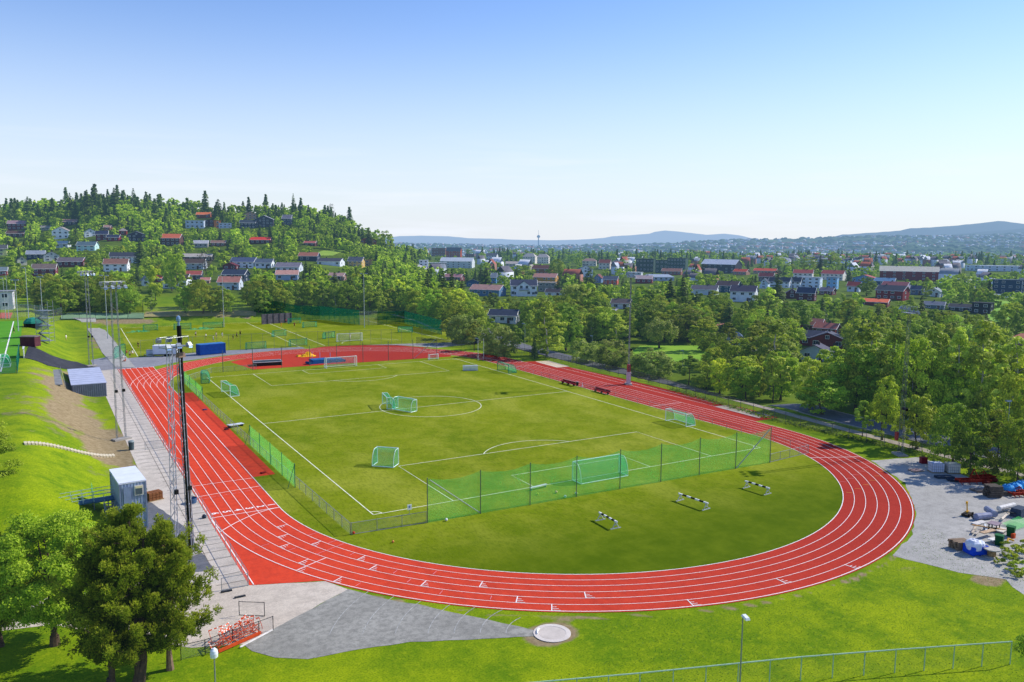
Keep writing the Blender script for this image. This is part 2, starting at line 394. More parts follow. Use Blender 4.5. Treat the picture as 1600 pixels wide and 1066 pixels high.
C0=(-1.6,-42.6); C1=(-1.6,41.8); RI,RO=36.6,44.0; XL0,XL1=-38.2,-45.6; XR0,XR1=35.0,42.4
# infield turf
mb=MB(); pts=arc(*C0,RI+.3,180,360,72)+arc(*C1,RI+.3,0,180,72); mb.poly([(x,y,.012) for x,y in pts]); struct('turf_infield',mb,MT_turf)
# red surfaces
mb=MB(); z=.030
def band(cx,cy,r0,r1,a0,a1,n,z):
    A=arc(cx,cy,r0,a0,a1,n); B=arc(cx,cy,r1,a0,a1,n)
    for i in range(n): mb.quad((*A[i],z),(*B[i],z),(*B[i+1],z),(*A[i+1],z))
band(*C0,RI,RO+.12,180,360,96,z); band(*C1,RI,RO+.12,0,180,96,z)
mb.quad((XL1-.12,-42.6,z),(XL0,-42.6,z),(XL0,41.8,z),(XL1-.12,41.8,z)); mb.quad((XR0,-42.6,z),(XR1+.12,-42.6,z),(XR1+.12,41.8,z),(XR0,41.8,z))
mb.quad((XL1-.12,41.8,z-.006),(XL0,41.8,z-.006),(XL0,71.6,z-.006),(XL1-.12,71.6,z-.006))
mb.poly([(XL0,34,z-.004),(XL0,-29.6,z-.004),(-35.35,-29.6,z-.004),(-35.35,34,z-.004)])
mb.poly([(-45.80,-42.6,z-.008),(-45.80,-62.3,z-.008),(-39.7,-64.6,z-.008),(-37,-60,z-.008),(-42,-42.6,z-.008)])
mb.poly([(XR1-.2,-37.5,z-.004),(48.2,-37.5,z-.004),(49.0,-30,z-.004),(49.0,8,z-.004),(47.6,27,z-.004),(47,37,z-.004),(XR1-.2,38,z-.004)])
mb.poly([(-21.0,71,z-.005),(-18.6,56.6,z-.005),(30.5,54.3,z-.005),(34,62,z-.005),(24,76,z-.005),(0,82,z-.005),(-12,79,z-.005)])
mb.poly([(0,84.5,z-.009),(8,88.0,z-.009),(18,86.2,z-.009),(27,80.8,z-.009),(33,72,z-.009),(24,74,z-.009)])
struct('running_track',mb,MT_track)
# white and pink track lines
mk=MB(); W=.058; zl=.046
for k in range(7):
    rr=RI+k*1.222
    w_=W*(1.5 if k in(0,6) else 1)
    mk.ribbon(arc(*C0,rr,180,360,110),w_,zl); mk.ribbon(arc(*C1,rr,0,180,110),w_,zl)
    mk.ribbon([(XL0-k*1.222,-42.6),(XL0-k*1.222,71.3)],w_,zl+.002); mk.ribbon([(XR0+k*1.222,-42.6),(XR0+k*1.222,41.8)],w_,zl)
mk.ribbon([(-45.6,-42.6),(-45.45,-62.4)],.1,zl)
mk.ribbon([(45.3,-36),(45.3,35)],.08,zl); mk.ribbon([(47.4,-24),(47.4,24)],.08,zl); mk.ribbon([(35.0,54.4),(28,70)],.09,zl-.006)
def cross(x0,x1,y,w=.09,m=0,zz=.003): mk.mat(m).ribbon([(x0,y),(x1,y)],w,zl+zz); mk.mat(0)
cross(-45.5,-38.2,-42.9,.11); cross(-45.5,-38.2,-30.0,.08); 
for i in range(6):
    cross(-45.0+i*1.222,-44.1+i*1.222,71.35,.35)
mk.ribbon([(-45.5,-34.6),(-42,-34.2),(-38.2,-33.8)],.09,zl+.004)
for i in range(9): cross(-45.1+i*.8,-44.5+i*.8,-35.6+i*.09,.05,1,.001)
for y in (49,34.5,20): cross(-45.4,-38.4,y,.05,1,.001)
# waterfall start line, bowed over the six lanes
mk.ribbon([(-38.2-7.33*t,-42.9-5.0*t**1.7+.2*t) for t in np.linspace(0,1,18)],.10,zl+.004)
def stag(k0,k1,ang,w=.085,barb=True,m=0,c=C0):
    a=R(ang); r0=RI+k0*1.222; r1=RI+k1*1.222; mk.mat(m)
    mk.ribbon([(c[0]+r0*math.cos(a),c[1]+r0*math.sin(a)),(c[0]+r1*math.cos(a),c[1]+r1*math.sin(a))],w,zl+.003)
    if barb:
        for q_ in range(3):
            rm=r1-.12-.30*q_; ax=c[0]+rm*math.cos(a); ay=c[1]+rm*math.sin(a); tx,ty=-math.sin(a),math.cos(a)
            mk.ribbon([(ax,ay),(ax+tx*(.75-.18*q_),ay+ty*(.75-.18*q_))],.055,zl+.005)
    mk.mat(0)
for k0,k1,an in ((1,2,189.5),(2,3,193.5),(3,4,197),(1,2,199.5),(4,5,203.5),(5,6,211),(2,3,212.5),(1,2,209),(3,5.9,205),(3,4,221),(2,3,228),(4,5,233),(5,6,237),(3,4,241),(5,6,252.5),(4,5,266),(5,6,277)): stag(k0,k1,an)
for k0,k1,an in ((0,1,196),(0,1,201),(0.2,3,203),(1,1.6,207),(4.2,4.9,195),(3.2,4,199),(2.2,2.8,216),(3.2,3.8,219),(4.2,4.8,224),(5.2,5.8,214),(1.2,1.8,221),(4.2,4.8,230)): stag(k0,k1,an,.05,False,1)
stag(0,6,335.5,.10,False); 
for i in range(6): stag(i+.15,i+.85,318+i*2.6,.05,False,1); stag(i+.3,i+.95,311+i*3.0,.10,False,2)
for an in (27,62,100,118): stag(2,4,an,.08,False,0,C1)
stag(0,6,8,.10,False,0,C1)
cross(35,42.4,-19.5,.1); cross(35,42.4,32,.08); cross(35,42.4,47-9,.06)
mk.mat(0)
struct('track_markings',mk,[MT_white,MT_pink,paint('#d8923c',.6,.2,2,name='orange_mark_paint')])
# lane numbers on the finish line, tops towards the infield
for i in range(6):
    cu=bpy.data.curves.new('n','FONT'); cu.body=str(i+1); cu.size=1.15; cu.align_x='CENTER'; cu.align_y='CENTER'; cu.offset=.035
    t=bpy.data.objects.new('n',cu); COL.objects.link(t); bpy.context.view_layer.update()
    me=bpy.data.meshes.new_from_object(t.evaluated_get(bpy.context.evaluated_depsgraph_get())); bpy.data.objects.remove(t)
    me.materials.clear(); me.materials.append(MT_white)
    o=link('lane_number_marking',me,None,(-38.2-1.222*(i+.5),-41.55,zl+.004),(0,0,-PI/2)); o['kind']='structure'; o.scale=(1,1,1)
# pitch lines
pk=MB(); PW,PL=29.9,50.33; z=.030; W=.13
def rect(x0,y0,x1,y1):
    for a,b in (((x0,y0),(x1,y0)),((x1,y0),(x1,y1)),((x1,y1),(x0,y1)),((x0,y1),(x0,y0))): pk.ribbon([a,b],W,z)
rect(-PW,-PL,PW,PL); pk.ribbon([(-PW,0),(PW,0)],W,z+.003); pk.ribbon(arc(0,0,9.15,0,360,72),W,z+.003)
for s in(-1,1):
    pk.ribbon([(-20.16,s*PL),(-20.16,s*(PL-16.5)),(20.16,s*(PL-16.5)),(20.16,s*PL)],W,z+.003); pk.ribbon([(-9.16,s*PL),(-9.16,s*(PL-5.5)),(9.16,s*(PL-5.5)),(9.16,s*PL)],W,z+.006)
    b=math.degrees(math.asin(5.5/9.15)); a0,a1=(b,180-b) if s<0 else (180+b,360-b)
    pk.ribbon(arc(0,s*(PL-11),9.15,a0,a1,24),W,z+.006)
    for sx_ in(-1,1):
        a=0 if (s<0 and sx_<0) else 90 if (s<0) else 180 if sx_>0 else 270
        pk.ribbon(arc(sx_*PW,s*PL,1.0,a,a+90,8),W,z+.006)
struct('pitch_markings',pk,MT_line)
# walkway, forecourt, gravel sector, yard, roads
def sheet(name,pts,z,m,label=None):
    mb=MB(); mb.poly([(p[0],p[1],z) for p in pts]); return struct(name,mb,m)
def fromto(*px): return [at(a,b,0)[:2] for a,b in px]
def jag(pts,amp,step=1.2,seed=1):
    rg=random.Random(seed); out=[]
    n=len(pts)
    for i in range(n):
        a=Vector(pts[i][:2]); b=Vector(pts[(i+1)%n][:2]); L=(b-a).length; k=max(1,int(L/step))
        for j in range(k):
            p=a.lerp(b,j/k); out.append((p.x+rg.uniform(-amp,amp),p.y+rg.uniform(-amp,amp)))
    return out
mb=MB(); mb.poly([(-45.75,-62.0,.012),(-45.75,88,.012),(-50.2,88,.012),(-50.4,70,.012),(-50.3,-30,.012),(-50.3,-62,.012)]); struct('walkway',mb,MT_conc)
sm=MB()
for y in np.arange(-61,80,2.05): sm.ribbon([(-49.9 if y>-20 else -48.3,y),(-45.8,y)],.09,.022)
sm.ribbon([(-47.95,-60),(-47.95,60)],.05,.022); struct('walkway_joints',sm,paint('#6f675c',.9,.2,1,name='slab_joint'))
fc=[(-45.6,-61.0),(-45.6,-62.4),(-39.8,-64.7),(-38.6,-67.3),(-48.3,-72.7),(-51.9,-71.3),(-55.5,-68),(-60.8,-62.2),(-66,-61),(-74,-66),(-76,-61),(-68,-56.5),(-63,-54),(-58.5,-49),(-56,-44),(-52.5,-36),(-50.2,-28),(-50.2,-60)]
sheet('forecourt_ground',jag(fc,.06,1.5),.016,MT_fore)
sheet('asphalt_patch',jag([(-56.8,-47.5),(-57,-38),(-52.4,-36.6),(-51.6,-33),(-50.4,-34),(-48.4,-45),(-47.8,-57.5),(-50.5,-56.5),(-54.5,-54)],.12),.020,MT_asph)
gs=fromto((545,921),(600,936),(655,945),(700,956),(760,968),(835,985),(836,994),(760,998),(640,1004),(560,1015),(480,1031),(430,1028),(395,1017),(380,1008))
sheet('gravel_sector',jag(gs,.07),.019,MT_grav)
am=MB()
for r_ in (3.5,5.5,7.5,9.5,12,14.5,17): am.ribbon(arc(-27.6,-82.6,r_,99+ (14-r_)*.25,151-(17-r_)*.1,26),.06,.028)
struct('sector_lines',am,paint('#b9b9b4',.9,.35,2.5,name='chalk_line'))
yd=fromto((1362,720),(1440,714),(1492,737),(1545,758),(1600,775))+[(44,-84),(34,-90),(20,-93)]+fromto((1600,930),(1570,905),(1500,895),(1440,880),(1396,868),(1425,835),(1432,800),(1415,755))
sheet('gravel_yard',jag(yd,.15),.014,MT_yard)
for nm,pts in (('sand_pit',[(45.2,-25.4),(48.2,-25.4),(48.2,-35.6),(45.0,-36.0)]),('sand_pit',[(45.2,36.5),(48.8,36.5),(48.2,26.2),(44.8,26.2)])):
    sheet(nm,jag(pts,.1,.6),.044,MT_sand)
    bmb=MB(); bmb.ribbon(pts+[pts[0]],.16,.05); struct('sand_pit_kerb',bmb,paint('#e8dfd2',.8,.15,1))
# back pitch and the side pitch up on the bank
sheet('back_pitch_turf',[(-41.5,89.5),(-20,93),(10,88.6),(49,79),(54,100),(52,140),(49.5,160),(20,166),(-38,166)],.013,MT_turf)
bk=MB()
for a,b in (((-39.5,91.5),(-37.5,164)),((1.5,90),(3,164)),((44.5,82),(43.5,160)),((8.5,90),(9.5,164)),((-37.5,164),(43.5,163))): bk.ribbon([a,b],.16,.03)
bk.ribbon(arc(23,90,9,15,165,20),.16,.03); struct('back_pitch_markings',bk,MT_line)
mb=MB(); 
m_=M('bright_turf'); a=m_.noise(.08,4,.6); b=m_.noise(2.5,4,.7); c=m_.mix(m_.ramp(a,.35,.65),(.07,.27,.012),(.11,.33,.02)); c=m_.mix(m_.ramp(b,.45,.8,0,.35),c,(.04,.15,.01)); MT_bright=m_.done(c,.85)
mb.quad((-64.8,41.5,5.06),(-64.8,150,5.06),(-130,150,5.06),(-130,41.5,5.06)); struct('upper_pitch_turf',mb,MT_bright)
uk=MB(); uk.ribbon([(-67.2,44),(-67.2,148)],.26,5.075); uk.ribbon([(-67.2,44),(-128,44)],.14,5.075); uk.ribbon([(-67.2,96),(-128,96)],.14,5.075); struct('upper_pitch_markings',uk,MT_white)
# small courts at the far left, path up the knoll, cinder slope
def drape(name,px,w,m,dz=.05,seg=2.0):
    P=[at(*p) for p in px]; out=[]
    for a,b in zip(P[:-1],P[1:]):
        n=max(1,int((b-a).length/seg)); out+=[a.lerp(b,i/n) for i in range(n)]
    out.append(P[-1]); mb=MB(); mb.ribbon([(p.x,p.y) for p in out],w,None,dz); return struct(name,mb,m)
def drape_w(name,rows,m,dz=.06,seg=1.5):
    """sheet between two draped edges given as rows of pixel pairs"""
    L=[at(*a) for a,b in rows]; Rr=[at(*b) for a,b in rows]; mb=MB(); G=[]
    for i in range(len(rows)-1):
        n=max(1,int(max((L[i+1]-L[i]).length,(Rr[i+1]-Rr[i]).length)/seg))
        for k in range(n): G.append((L[i].lerp(L[i+1],k/n),Rr[i].lerp(Rr[i+1],k/n)))
    G.append((L[-1],Rr[-1])); K=5; P=[]
    for a,b in G:
        for j in range(K+1):
            p=a.lerp(b,j/K); P.append((p.x,p.y,float(H(p.x,p.y))+dz))
    F=[(i*(K+1)+j,i*(K+1)+j+1,(i+1)*(K+1)+j+1,(i+1)*(K+1)+j) for i in range(len(G)-1) for j in range(K)]
    mb.add(P,F); return struct(name,mb,m)
drape_w('path',[((180,574),(212,575)),((160,552),(196,556)),((148,530),(178,532)),((136,514),(164,516)),((126,502),(150,503)),((112,497),(150,497))],MT_yard,.08)
drape_w('cinder_slope',[((150,574),(156,583)),((120,566),(118,579)),((80,556),(75,572)),((45,541),(38,560))],gravel_mat('dark_cinders',(.035,.035,.042),(.06,.06,.07),(.02,.02,.025),1.2),.10)
drape_w('court_surface',[((96,489),(225,489)),((96,499),(225,498))],paint('#93b58c',.9,.12,.2,haze=True,name='pale_green_court'),.08)
drape_w('court_surface',[((0,489),(20,489)),((0,498),(16,498))],paint('#c0604a',.9,.15,.2,haze=True,name='red_court'),.08)
drape_w('field',[((228,488),(400,487)),((225,496),(400,494))],gravel_mat('dry_field',(.30,.25,.10),(.36,.31,.14),(.22,.19,.07),.4),.2)
sheet('asphalt_strip',[(-45.6,71.8),(-50.2,71),(-50.2,90),(-44,96),(-42,89.3),(-20,92.8),(2,90.2),(2,86.6),(-8,86),(-20,83.2),(-32,77),(-38,71.8)],.018,gravel_mat('pale_asphalt',(.24,.24,.26),(.31,.31,.33),(.18,.18,.20),.8))
sheet('gravel_strip',[(10,88.4),(49,78.8),(44,73.5),(35,71.5),(29,79),(19,86.2)],.017,MT_yard)
# road and pavement beyond the right-hand fence
def road(px,w,name,m,dz,off=0):
    P=[at(a,b,0) for a,b in px]; pts=[]
    for i in range(len(P)-1):
        for k in range(8): pts.append(P[i].lerp(P[i+1],k/8))
    pts.append(P[-1]); mb=MB(); mb.ribbon([(p.x,p.y) for p in pts],w,None,dz); return struct(name,mb,m)
RD=[(80,260),(78,190),(76,130),(74,80),(72,40),(69,10),(63.5,-16),(60,-30),(57.6,-43),(56.6,-73),(55.5,-110)]
def smooth_line(P,n=8):
    out=[]
    for i in range(len(P)-1):
        p0=Vector(P[max(i-1,0)]);p1=Vector(P[i]);p2=Vector(P[i+1]);p3=Vector(P[min(i+2,len(P)-1)])
        for k in range(n):
            t=k/n; out.append(.5*((2*p1)+(p2-p0)*t+(2*p0-5*p1+4*p2-p3)*t*t+(3*p1-p0-3*p2+p3)*t**3))
    out.append(Vector(P[-1])); return [(p.x,p.y) for p in out]
RDs=smooth_line(RD)
mb=MB(); mb.ribbon(RDs,6.4,None,.05); struct('road',mb,MT_road)
for off,w_,h_ in ((-3.35,.22,.14),(3.35,.22,.14)):
    mb=MB(); P=[(x-off if False else x+off,y) for x,y in RDs]
    mb.ribbon(P,w_,None,h_); a=[(x-w_/2,y) for x,y in P]
    for s_ in(-1,1):
        for i in range(len(P)-1):
            x0,y0=P[i]; x1,y1=P[i+1]; zz0=float(H(x0,y0)); zz1=float(H(x1,y1))
            mb.quad((x0+s_*w_/2,y0,zz0-.05),(x1+s_*w_/2,y1,zz1-.05),(x1+s_*w_/2,y1,zz1+h_),(x0+s_*w_/2,y0,zz0+h_))
    struct('kerb',mb,paint('#a9a59c',.8,.15,1))
mb=MB(); mb.ribbon(smooth_line([(61,170),(58,110),(55.2,70),(53.8,42),(53.8,10),(53.5,-19),(51.2,-45),(50,-60),(49.3,-78),(50,-110)]),1.9,None,.045); struct('path',mb,MT_fore)
# ------------------------------------------------------------------ fences, nets
GALV=paint('#9aa0a2',.45,.12,3,.5,name='galvanised_steel'); DARKM=paint('#3c4244',.5,.15,3,.3,name='dark_steel'); GREENM=paint('#1f6b5a',.5,.12,3,name='green_steel')
WOODT=paint('#a58a64',.8,.3,3,name='bare_timber')
MESHG=net_mat('chain_link','#a3a9aa',.16); MESHW=net_mat('pale_mesh','#e2dcd8',.11); MESHD=net_mat('dark_chain_link','#39413c',.42); NETG=net_mat('green_ball_net','#74ff7c',.36); NETD=net_mat('dark_green_net','#0d5a42',.72); NETT=net_mat('turquoise_goal_net','#35cf9f',.34); NETW=net_mat('white_goal_net','#cfd8d2',.28); NETS=net_mat('sparse_net','#5e6b66',.07)
_post={}
def post_mesh(h,r,m):
    k=(round(h,2),r,m.name)
    if k not in _post:
        mb=MB(); mb.bar((0,0,0),(0,0,h),r,6); mb.lathe([(r*1.2,h),(r*.6,h+r)],6); _post[k]=mb.mesh('post',m)
    return _post[k]
def fence(name,label,pts,h,step,pm,nm,r=.035,rail=True,group=None,base=0.0,sag=0.0,bottom=False,nh=None,drape=False,cat='fence',low=0.04):
    p0=Vector((pts[0][0],pts[0][1],0)); zz=(lambda x,y:float(H(x,y))) if drape else (lambda x,y:base)
    p0.z=zz(p0.x,p0.y); t=thing(name,label,cat,p0,0,group)
    P=[]
    for a,b in zip(pts[:-1],pts[1:]):
        a=Vector(a[:2]);b=Vector(b[:2]); n=max(1,round((b-a).length/step))
        for i in range(n): P.append(a.lerp(b,i/n))
    P.append(Vector(pts[-1][:2])); Q=[Vector((p.x-p0.x,p.y-p0.y,zz(p.x,p.y)-p0.z)) for p in P]
    for q in Q: link('post',post_mesh(h,r,pm),t,q)
    up=Vector((0,0,1)); nh=nh or h
    if rail:
        mb=MB()
        for a,b in zip(Q[:-1],Q[1:]): mb.bar(a+up*(h-.02),b+up*(h-.02),r*(1.35 if 'bottom of the photo' in label else .8),6)
        mb.build('top_rail',pm,t)
    if bottom:
        mb=MB()
        for a,b in zip(Q[:-1],Q[1:]): mb.bar(a+up*.06,b+up*.06,r*.8,6)
        mb.build('bottom_rail',pm,t)
    if nm:
        mb=MB(); K=6 if sag else 1
        for a,b in zip(Q[:-1],Q[1:]):
            for k in range(K):
                u0,u1=k/K,(k+1)/K; s0=sag*4*u0*(1-u0); s1=sag*4*u1*(1-u1)
                mb.quad(a.lerp(b,u0)+up*low,a.lerp(b,u1)+up*low,a.lerp(b,u1)+up*(nh-.05-s1),a.lerp(b,u0)+up*(nh-.05-s0))
        mb.build('net',nm,t)
    return t
fence('track_side_fence','long pale mesh fence between the concrete walkway and the outer lane of the home straight',[(-45.85,-62.2),(-45.85,70)],1.25,2.5,GALV,MESHW,.03)
for (x,y,x2,lab) in ((-45.9,-62.3,-48.1,'low grey mesh panel closing the near end of the walkway'),(-45.9,-8.6,-48.4,'open grey mesh gate swung across the walkway halfway along the straight')):
    fence('gate',lab,[(x,y),(x2,y)],1.15,2.5,GALV,MESHG,.03,bottom=True,cat='gate')
fence('pitch_fence','low grey barrier fence along the near side of the pitch beside the long jump runway',[(-34.1,-54.9),(-34.9,-10),(-35.3,46)],1.28,2.5,GALV,MESHG,.035)
fence('pitch_fence','short grey mesh fence at the corner of the pitch nearest the start line',[(-34.0,-54.95),(-25.9,-55.5)],1.28,2.7,GALV,MESHG,.035,bottom=True)
fence('pitch_fence','short grey mesh fence beyond the far end of the tall green net',[(25.0,-56.6),(33.6,-55.8)],1.2,2.2,GALV,MESHG,.035,bottom=True)
fence('pitch_fence','thin low rail fence between the pitch and the back straight',[(33.7,-55.7),(34.2,-20),(34.3,30),(33.9,53)],1.15,3.4,GALV,NETS,.025)
fence('pitch_fence','short low mesh fence on the grass at the far left corner of the pitch',[(-35.2,46.5),(-28,56.0),(-18,56.6)],1.2,2.4,GALV,MESHG,.03)
nb=fence('ball_stop_net','tall green ball net on steel posts behind the near goal',[(-25.8,-55.6),(24.8,-56.7)],4.95,6.33,paint('#5d6660',.5,.15,2,name='net_post_grey'),NETG,.05,False,sag=.45,cat='net')
bb=MB(); bb.bar((.3,0,4.7),(6.3,-.1,.1),.06); bb.build('brace',GALV,nb); bb=MB(); bb.bar((50.3,-1.1,4.7),(44.4,-1.0,.1),.06); bb.build('brace',GALV,nb)
nb=fence('ball_stop_net','tall thin ball net on steel posts behind the far goal',[(-25.5,55.9),(26.8,54.9)],4.9,6.4,paint('#5d6660',.5,.15,2),NETS,.07,False,cat='net')
bb=MB(); bb.bar((52,-1,4.7),(46,-.9,.1),.06); bb.build('brace',GALV,nb)
for pts,h,lab in (([(-34.7,-36.5),(-34.8,-13)],3.0,'short green net standing on the low fence near the middle of the touchline'),([(-35.1,24.5),(-35.25,45)],2.6,'short green net by the far left corner of the pitch')):
    t=fence('ball_stop_net',lab,pts,h,6.6,GREENM,NETG,.05,False,cat='net')
    for e in(0,pts[1][1]-pts[0][1]):
        b=MB(); b.bar((0,e,h-.1),(-.9,e,0),.035); b.build('brace',GREENM,t)
fence('netting_pole_frame','pair of leaning white poles with a sparse net beside the back straight',[(36.6,47.8),(33.4,44.8)],5.0,4,paint('#dfe2dd',.5,.1,2),NETS,.06,False,cat='net')
fence('boundary_fence','long grey chain link fence behind the back straight and the sand pits',[(33,82),(41,69),(47,54),(50.2,36),(50.4,10),(50.2,-4),(47.9,-20),(46.8,-33),(45.8,-41),(46.2,-56),(47.6,-64),(48,-74),(48.2,-92)],1.9,3.2,paint('#5b6163',.5,.12,2),MESHD,.035,bottom=False)
fence('boundary_fence','metal rail fence across the bright lawn at the bottom of the photo',[at(800,1069,1.75)[:2],at(1000,1051.5,1.75)[:2],(-16.3,-96.7),(-9.7,-99.3),(-1.4,-102.7)],1.75,2.42,paint('#a5c4a6',.5,.1,3),NETS,.036)
fence('training_pitch_fence','grey post fence along the near edge of the back training pitch',[(-39,89.1),(-20,92.5),(9,88.1),(48.9,78.4)],4.3,3.0,paint('#6a7478',.5,.12,2),NETS,.035)
fence('training_pitch_fence','tall dark green netting behind the far corner of the back training pitch',[at(397,488)[:2],at(440,494)[:2],at(500,500)[:2],at(562,508)[:2]],5.2,3.2,GREENM,NETD,.04,drape=True)
fence('training_pitch_fence','dark green netting curving round the right end of the back training pitch',[at(590,508,0)[:2],at(632,506,0)[:2],at(690,523,0)[:2]],4.6,3.3,GREENM,NETD,.04)
fence('training_pitch_fence','grey netting bay between the two dark green nets',[at(562,508,0)[:2],at(590,508,0)[:2]],4.9,2.6,GALV,net_mat('grey_net','#70797a',.45),.04)
fence('field_fence','thin wire fence between the dry field and the tree belt',[at(225,487)[:2],at(300,487)[:2],at(398,486)[:2]],1.7,4,GALV,MESHG,.03,drape=True)
fence('court_fence','high dark wire cage fence round the pale green courts',[at(98,499)[:2],at(224,498)[:2],at(224,489)[:2],at(98,489)[:2]],4.3,5,DARKM,net_mat('court_cage','#3a4240',.25),.05,drape=True)
fence('upper_pitch_fence','turquoise green net fence along the edge of the bright upper pitch',[(-64.5,41.2),(-64.5,66)],2.6,3,GREENM,net_mat('turquoise_fence_net','#1d8c72',.6),.05,base=5)
fence('upper_pitch_fence','green mesh fence at the near end of the bright upper pitch',[(-64.5,41.2),(-90,41.2)],2.2,3,GREENM,MESHG,.04,base=5)
fence('forecourt_fence','dark wire fence at the edge of the lawn by the orange hurdles',[at(427,985,0)[:2],at(405,993,0)[:2],at(321,1023,0)[:2],at(283,1032,0)[:2]],1.15,2.3,DARKM,MESHG,.03)
fence('court_fence','green wire fence round the red court at the far left',[at(2,499)[:2],at(98,499)[:2]],4,4.5,GREENM,MESHG,.045,drape=True)
def retaining():
    a=at(409,507,0); b=at(455,504,0); d=b-a; t=thing('retaining_wall','grey plank retaining wall behind the far goals of the back pitch','wall',a,math.atan2(d.y,d.x))
    mb=MB(); 
    for i in range(7): mb.box((d.length/2,0,.25+i*.5),(d.length,.3,.47))
    mb.build('wall_panel',paint('#6f6a72',.9,.25,1.2),t); mb=MB()
    for i in range(6): mb.box((d.length*i/5,-.2,1.75),(.25,.2,3.6))
    mb.build('support',paint('#57525a',.9,.2,1.2),t)
retaining()
# loose frame standing on the grit, white kerb plank
g=fence('loose_gate_panel','empty grey rectangular gate frame standing by itself on the grit',[at(374,962,0)[:2],at(413.5,963.5,0)[:2]],1.2,5,DARKM,None,.03,bottom=True,cat='gate')
mb=MB(); a=at(375,1013,0); b=at(426,986,0); mb.bar((0,0,.08),b-a+Vector((0,0,.08)),.09,4); tag(mb.build('plank',paint('#d8d3cc',.8,.2,2),None,a),'long white plank on the ground beside the orange hurdles','plank')
# ------------------------------------------------------------------ goals
def goal(label,loc,rz,w=5.0,h=2.0,d=1.6,fm=None,nm=None,group=None,dt=.7,name='football_goal'):
    """opening looks towards local -y"""
    fm=fm or GOALW; nm=nm or NETT
    t=thing(name,label,'goal',loc,rz,group); r=.068
    mb=MB(); mb.tube([(-w/2,0,r),(-w/2,0,h),(w/2,0,h),(w/2,0,r)],r,8); mb.build('goal_frame',fm,t)
    mb=MB(); mb.tube([(-w/2,0,r),(-w/2,d,r),(w/2,d,r),(w/2,0,r)],r*.8,6); mb.build('ground_frame',fm,t)
    for s in(-1,1):
        mb=MB(); mb.tube([(s*w/2,0,h)]+[(s*w/2,dt+(d-dt)*math.sin(k*PI/12)*1.0,h*math.cos(k*PI/12)+r) for k in range(1,6)]+[(s*w/2,d,r)],r*.6,6); mb.build('net_stay',fm,t)
    mb=MB(); pr=[(0,h),(dt,h*.97)]+[(dt+(d-dt)*math.sin(k*PI/12),h*math.cos(k*PI/12)) for k in range(1,6)]+[(d,r)]
    for (y0,z0),(y1,z1) in zip(pr[:-1],pr[1:]): mb.quad((-w/2,y0,z0),(w/2,y0,z0),(w/2,y1,z1),(-w/2,y1,z1))
    for s in(-1,1): mb.poly([(s*w/2,0,0)]+[(s*w/2,y,z) for y,z in pr])
    mb.build('net',nm,t); return t
GOALW=paint('#e6ebea',.35,.06,3,.1,name='goal_white'); GOALB=paint('#e2f2ee',.4,.06,3,.1,name='goal_grey_blue')
goal('full size goal with teal net behind the near end line',(0.1,-50.45,.03),PI,7.32,2.44,1.9,GOALB,NETT)
goal('white full size goal with open net on the far end line',(.2,50.4,.03),0,7.32,2.44,1.8,GOALW,NETW)
goal('white goal with green net by the far left touchline',(-30.2,28.6,.03),-PI/2+.08,6.0,2.2,1.7,GOALW,NETT)
goal('green goal standing against the far left corner fence',(-31.8,45.5,.03),-PI/2-.2,5,2.1,1.6,GREENM,NETT)
goal('single portable goal with black weights left of the penalty area',(-20.9,-31.9,.03),-.75+PI,3.0,2.2,1.9,GOALB,NETT)
goal('portable goal on the far side of the centre spot pair',(-7.6,3.2,.03),-PI/2-.2,4.8,2.1,1.5,GOALB,NETT)
goal('portable goal on the near side of the centre circle pair',(-5.0,-1.0,.03),PI/2+.4,4.6,2.1,1.5,GOALB,NETT)
goal('portable goal with green net on the right touchline near the penalty area',(29.3,-32.6,.03),-PI/2,5,2.1,2.0,GOALW,NETT)
goal('portable goal with green net on the right touchline towards the far corner',(30.2,26.7,.03),-PI/2,5,2.0,2.2,GREENM,NETT)
goal('tiny white goal on the far end line near the corner',(24.5,51.6,.03),0,2.4,1.3,.9,GOALW,NETW)
def pg(px,py,rz,w,lab,h=2.0,fm=None,nm=None,loc=None):
    goal(lab,loc or at(px,py,0),rz,w,h,1.5,fm or GREENM,nm or NETT)
for a in ((192,559,1.2,4.6,'tall stack of green goals at the left corner of the back pitch',3.2),(236,517,.1,4.2,'green goal on the bank side of the back pitch, left of the white camera mast'),(286,515,.05,5.2,'wide green goal against the bank behind the white trailer'),(333,513,-.1,6.2,'long green goal beside the slim floodlight pole'),
    (401,546,.05,5.2,'green goal just behind the training pitch fence, left one'),(467,541,.1,4.8,'pale green goal just behind the training pitch fence, right one'),(438,526,.3,4.2,'rounded green goal alone in the middle of the back pitch'),(461,506,0,4.2,'small green goal beside the grey plank wall'),(485,512,.1,4.6,'boxy green goal on the far side of the back pitch'),
    (516,529,.4,3.6,'green goal touching the white framed goal on the back pitch'),(633,520,-.5,4.6,'teal goal at the right end of the back pitch by the netting'),(21,577,-1.4,4.5,'green goal with white frame on the bright upper pitch')):
    if a[0]==21: goal(a[4],(-67.4,52,5.06),-PI/2,5,2,1.6,GOALW,NETT)
    else: pg(a[0],a[1],a[2],a[3],a[4],*(a[5:]))
goal('white framed full size goal on the back training pitch',at(547,534,0),-.1,7.3,2.44,1.8,GOALW,NETW)
def folded_net(px,py,w,lab):
    p=at(px,py,0); mb=MB(); rg=random.Random(px)
    n=12; P=[(w*(i/n-.5),rg.uniform(-.5,.5),.15+.75*rg.random()*math.sin(PI*i/n)) for i in range(n+1)]
    for a,b in zip(P[:-1],P[1:]): mb.add([(a[0],a[1]-1,.02),(b[0],b[1]-1,.02),b,a,(a[0],a[1]+1,.02),(b[0],b[1]+1,.02)],[(0,1,2,3),(3,2,5,4)])
    tag(mb.build('folded_net',NETT,None,p),lab,'net')
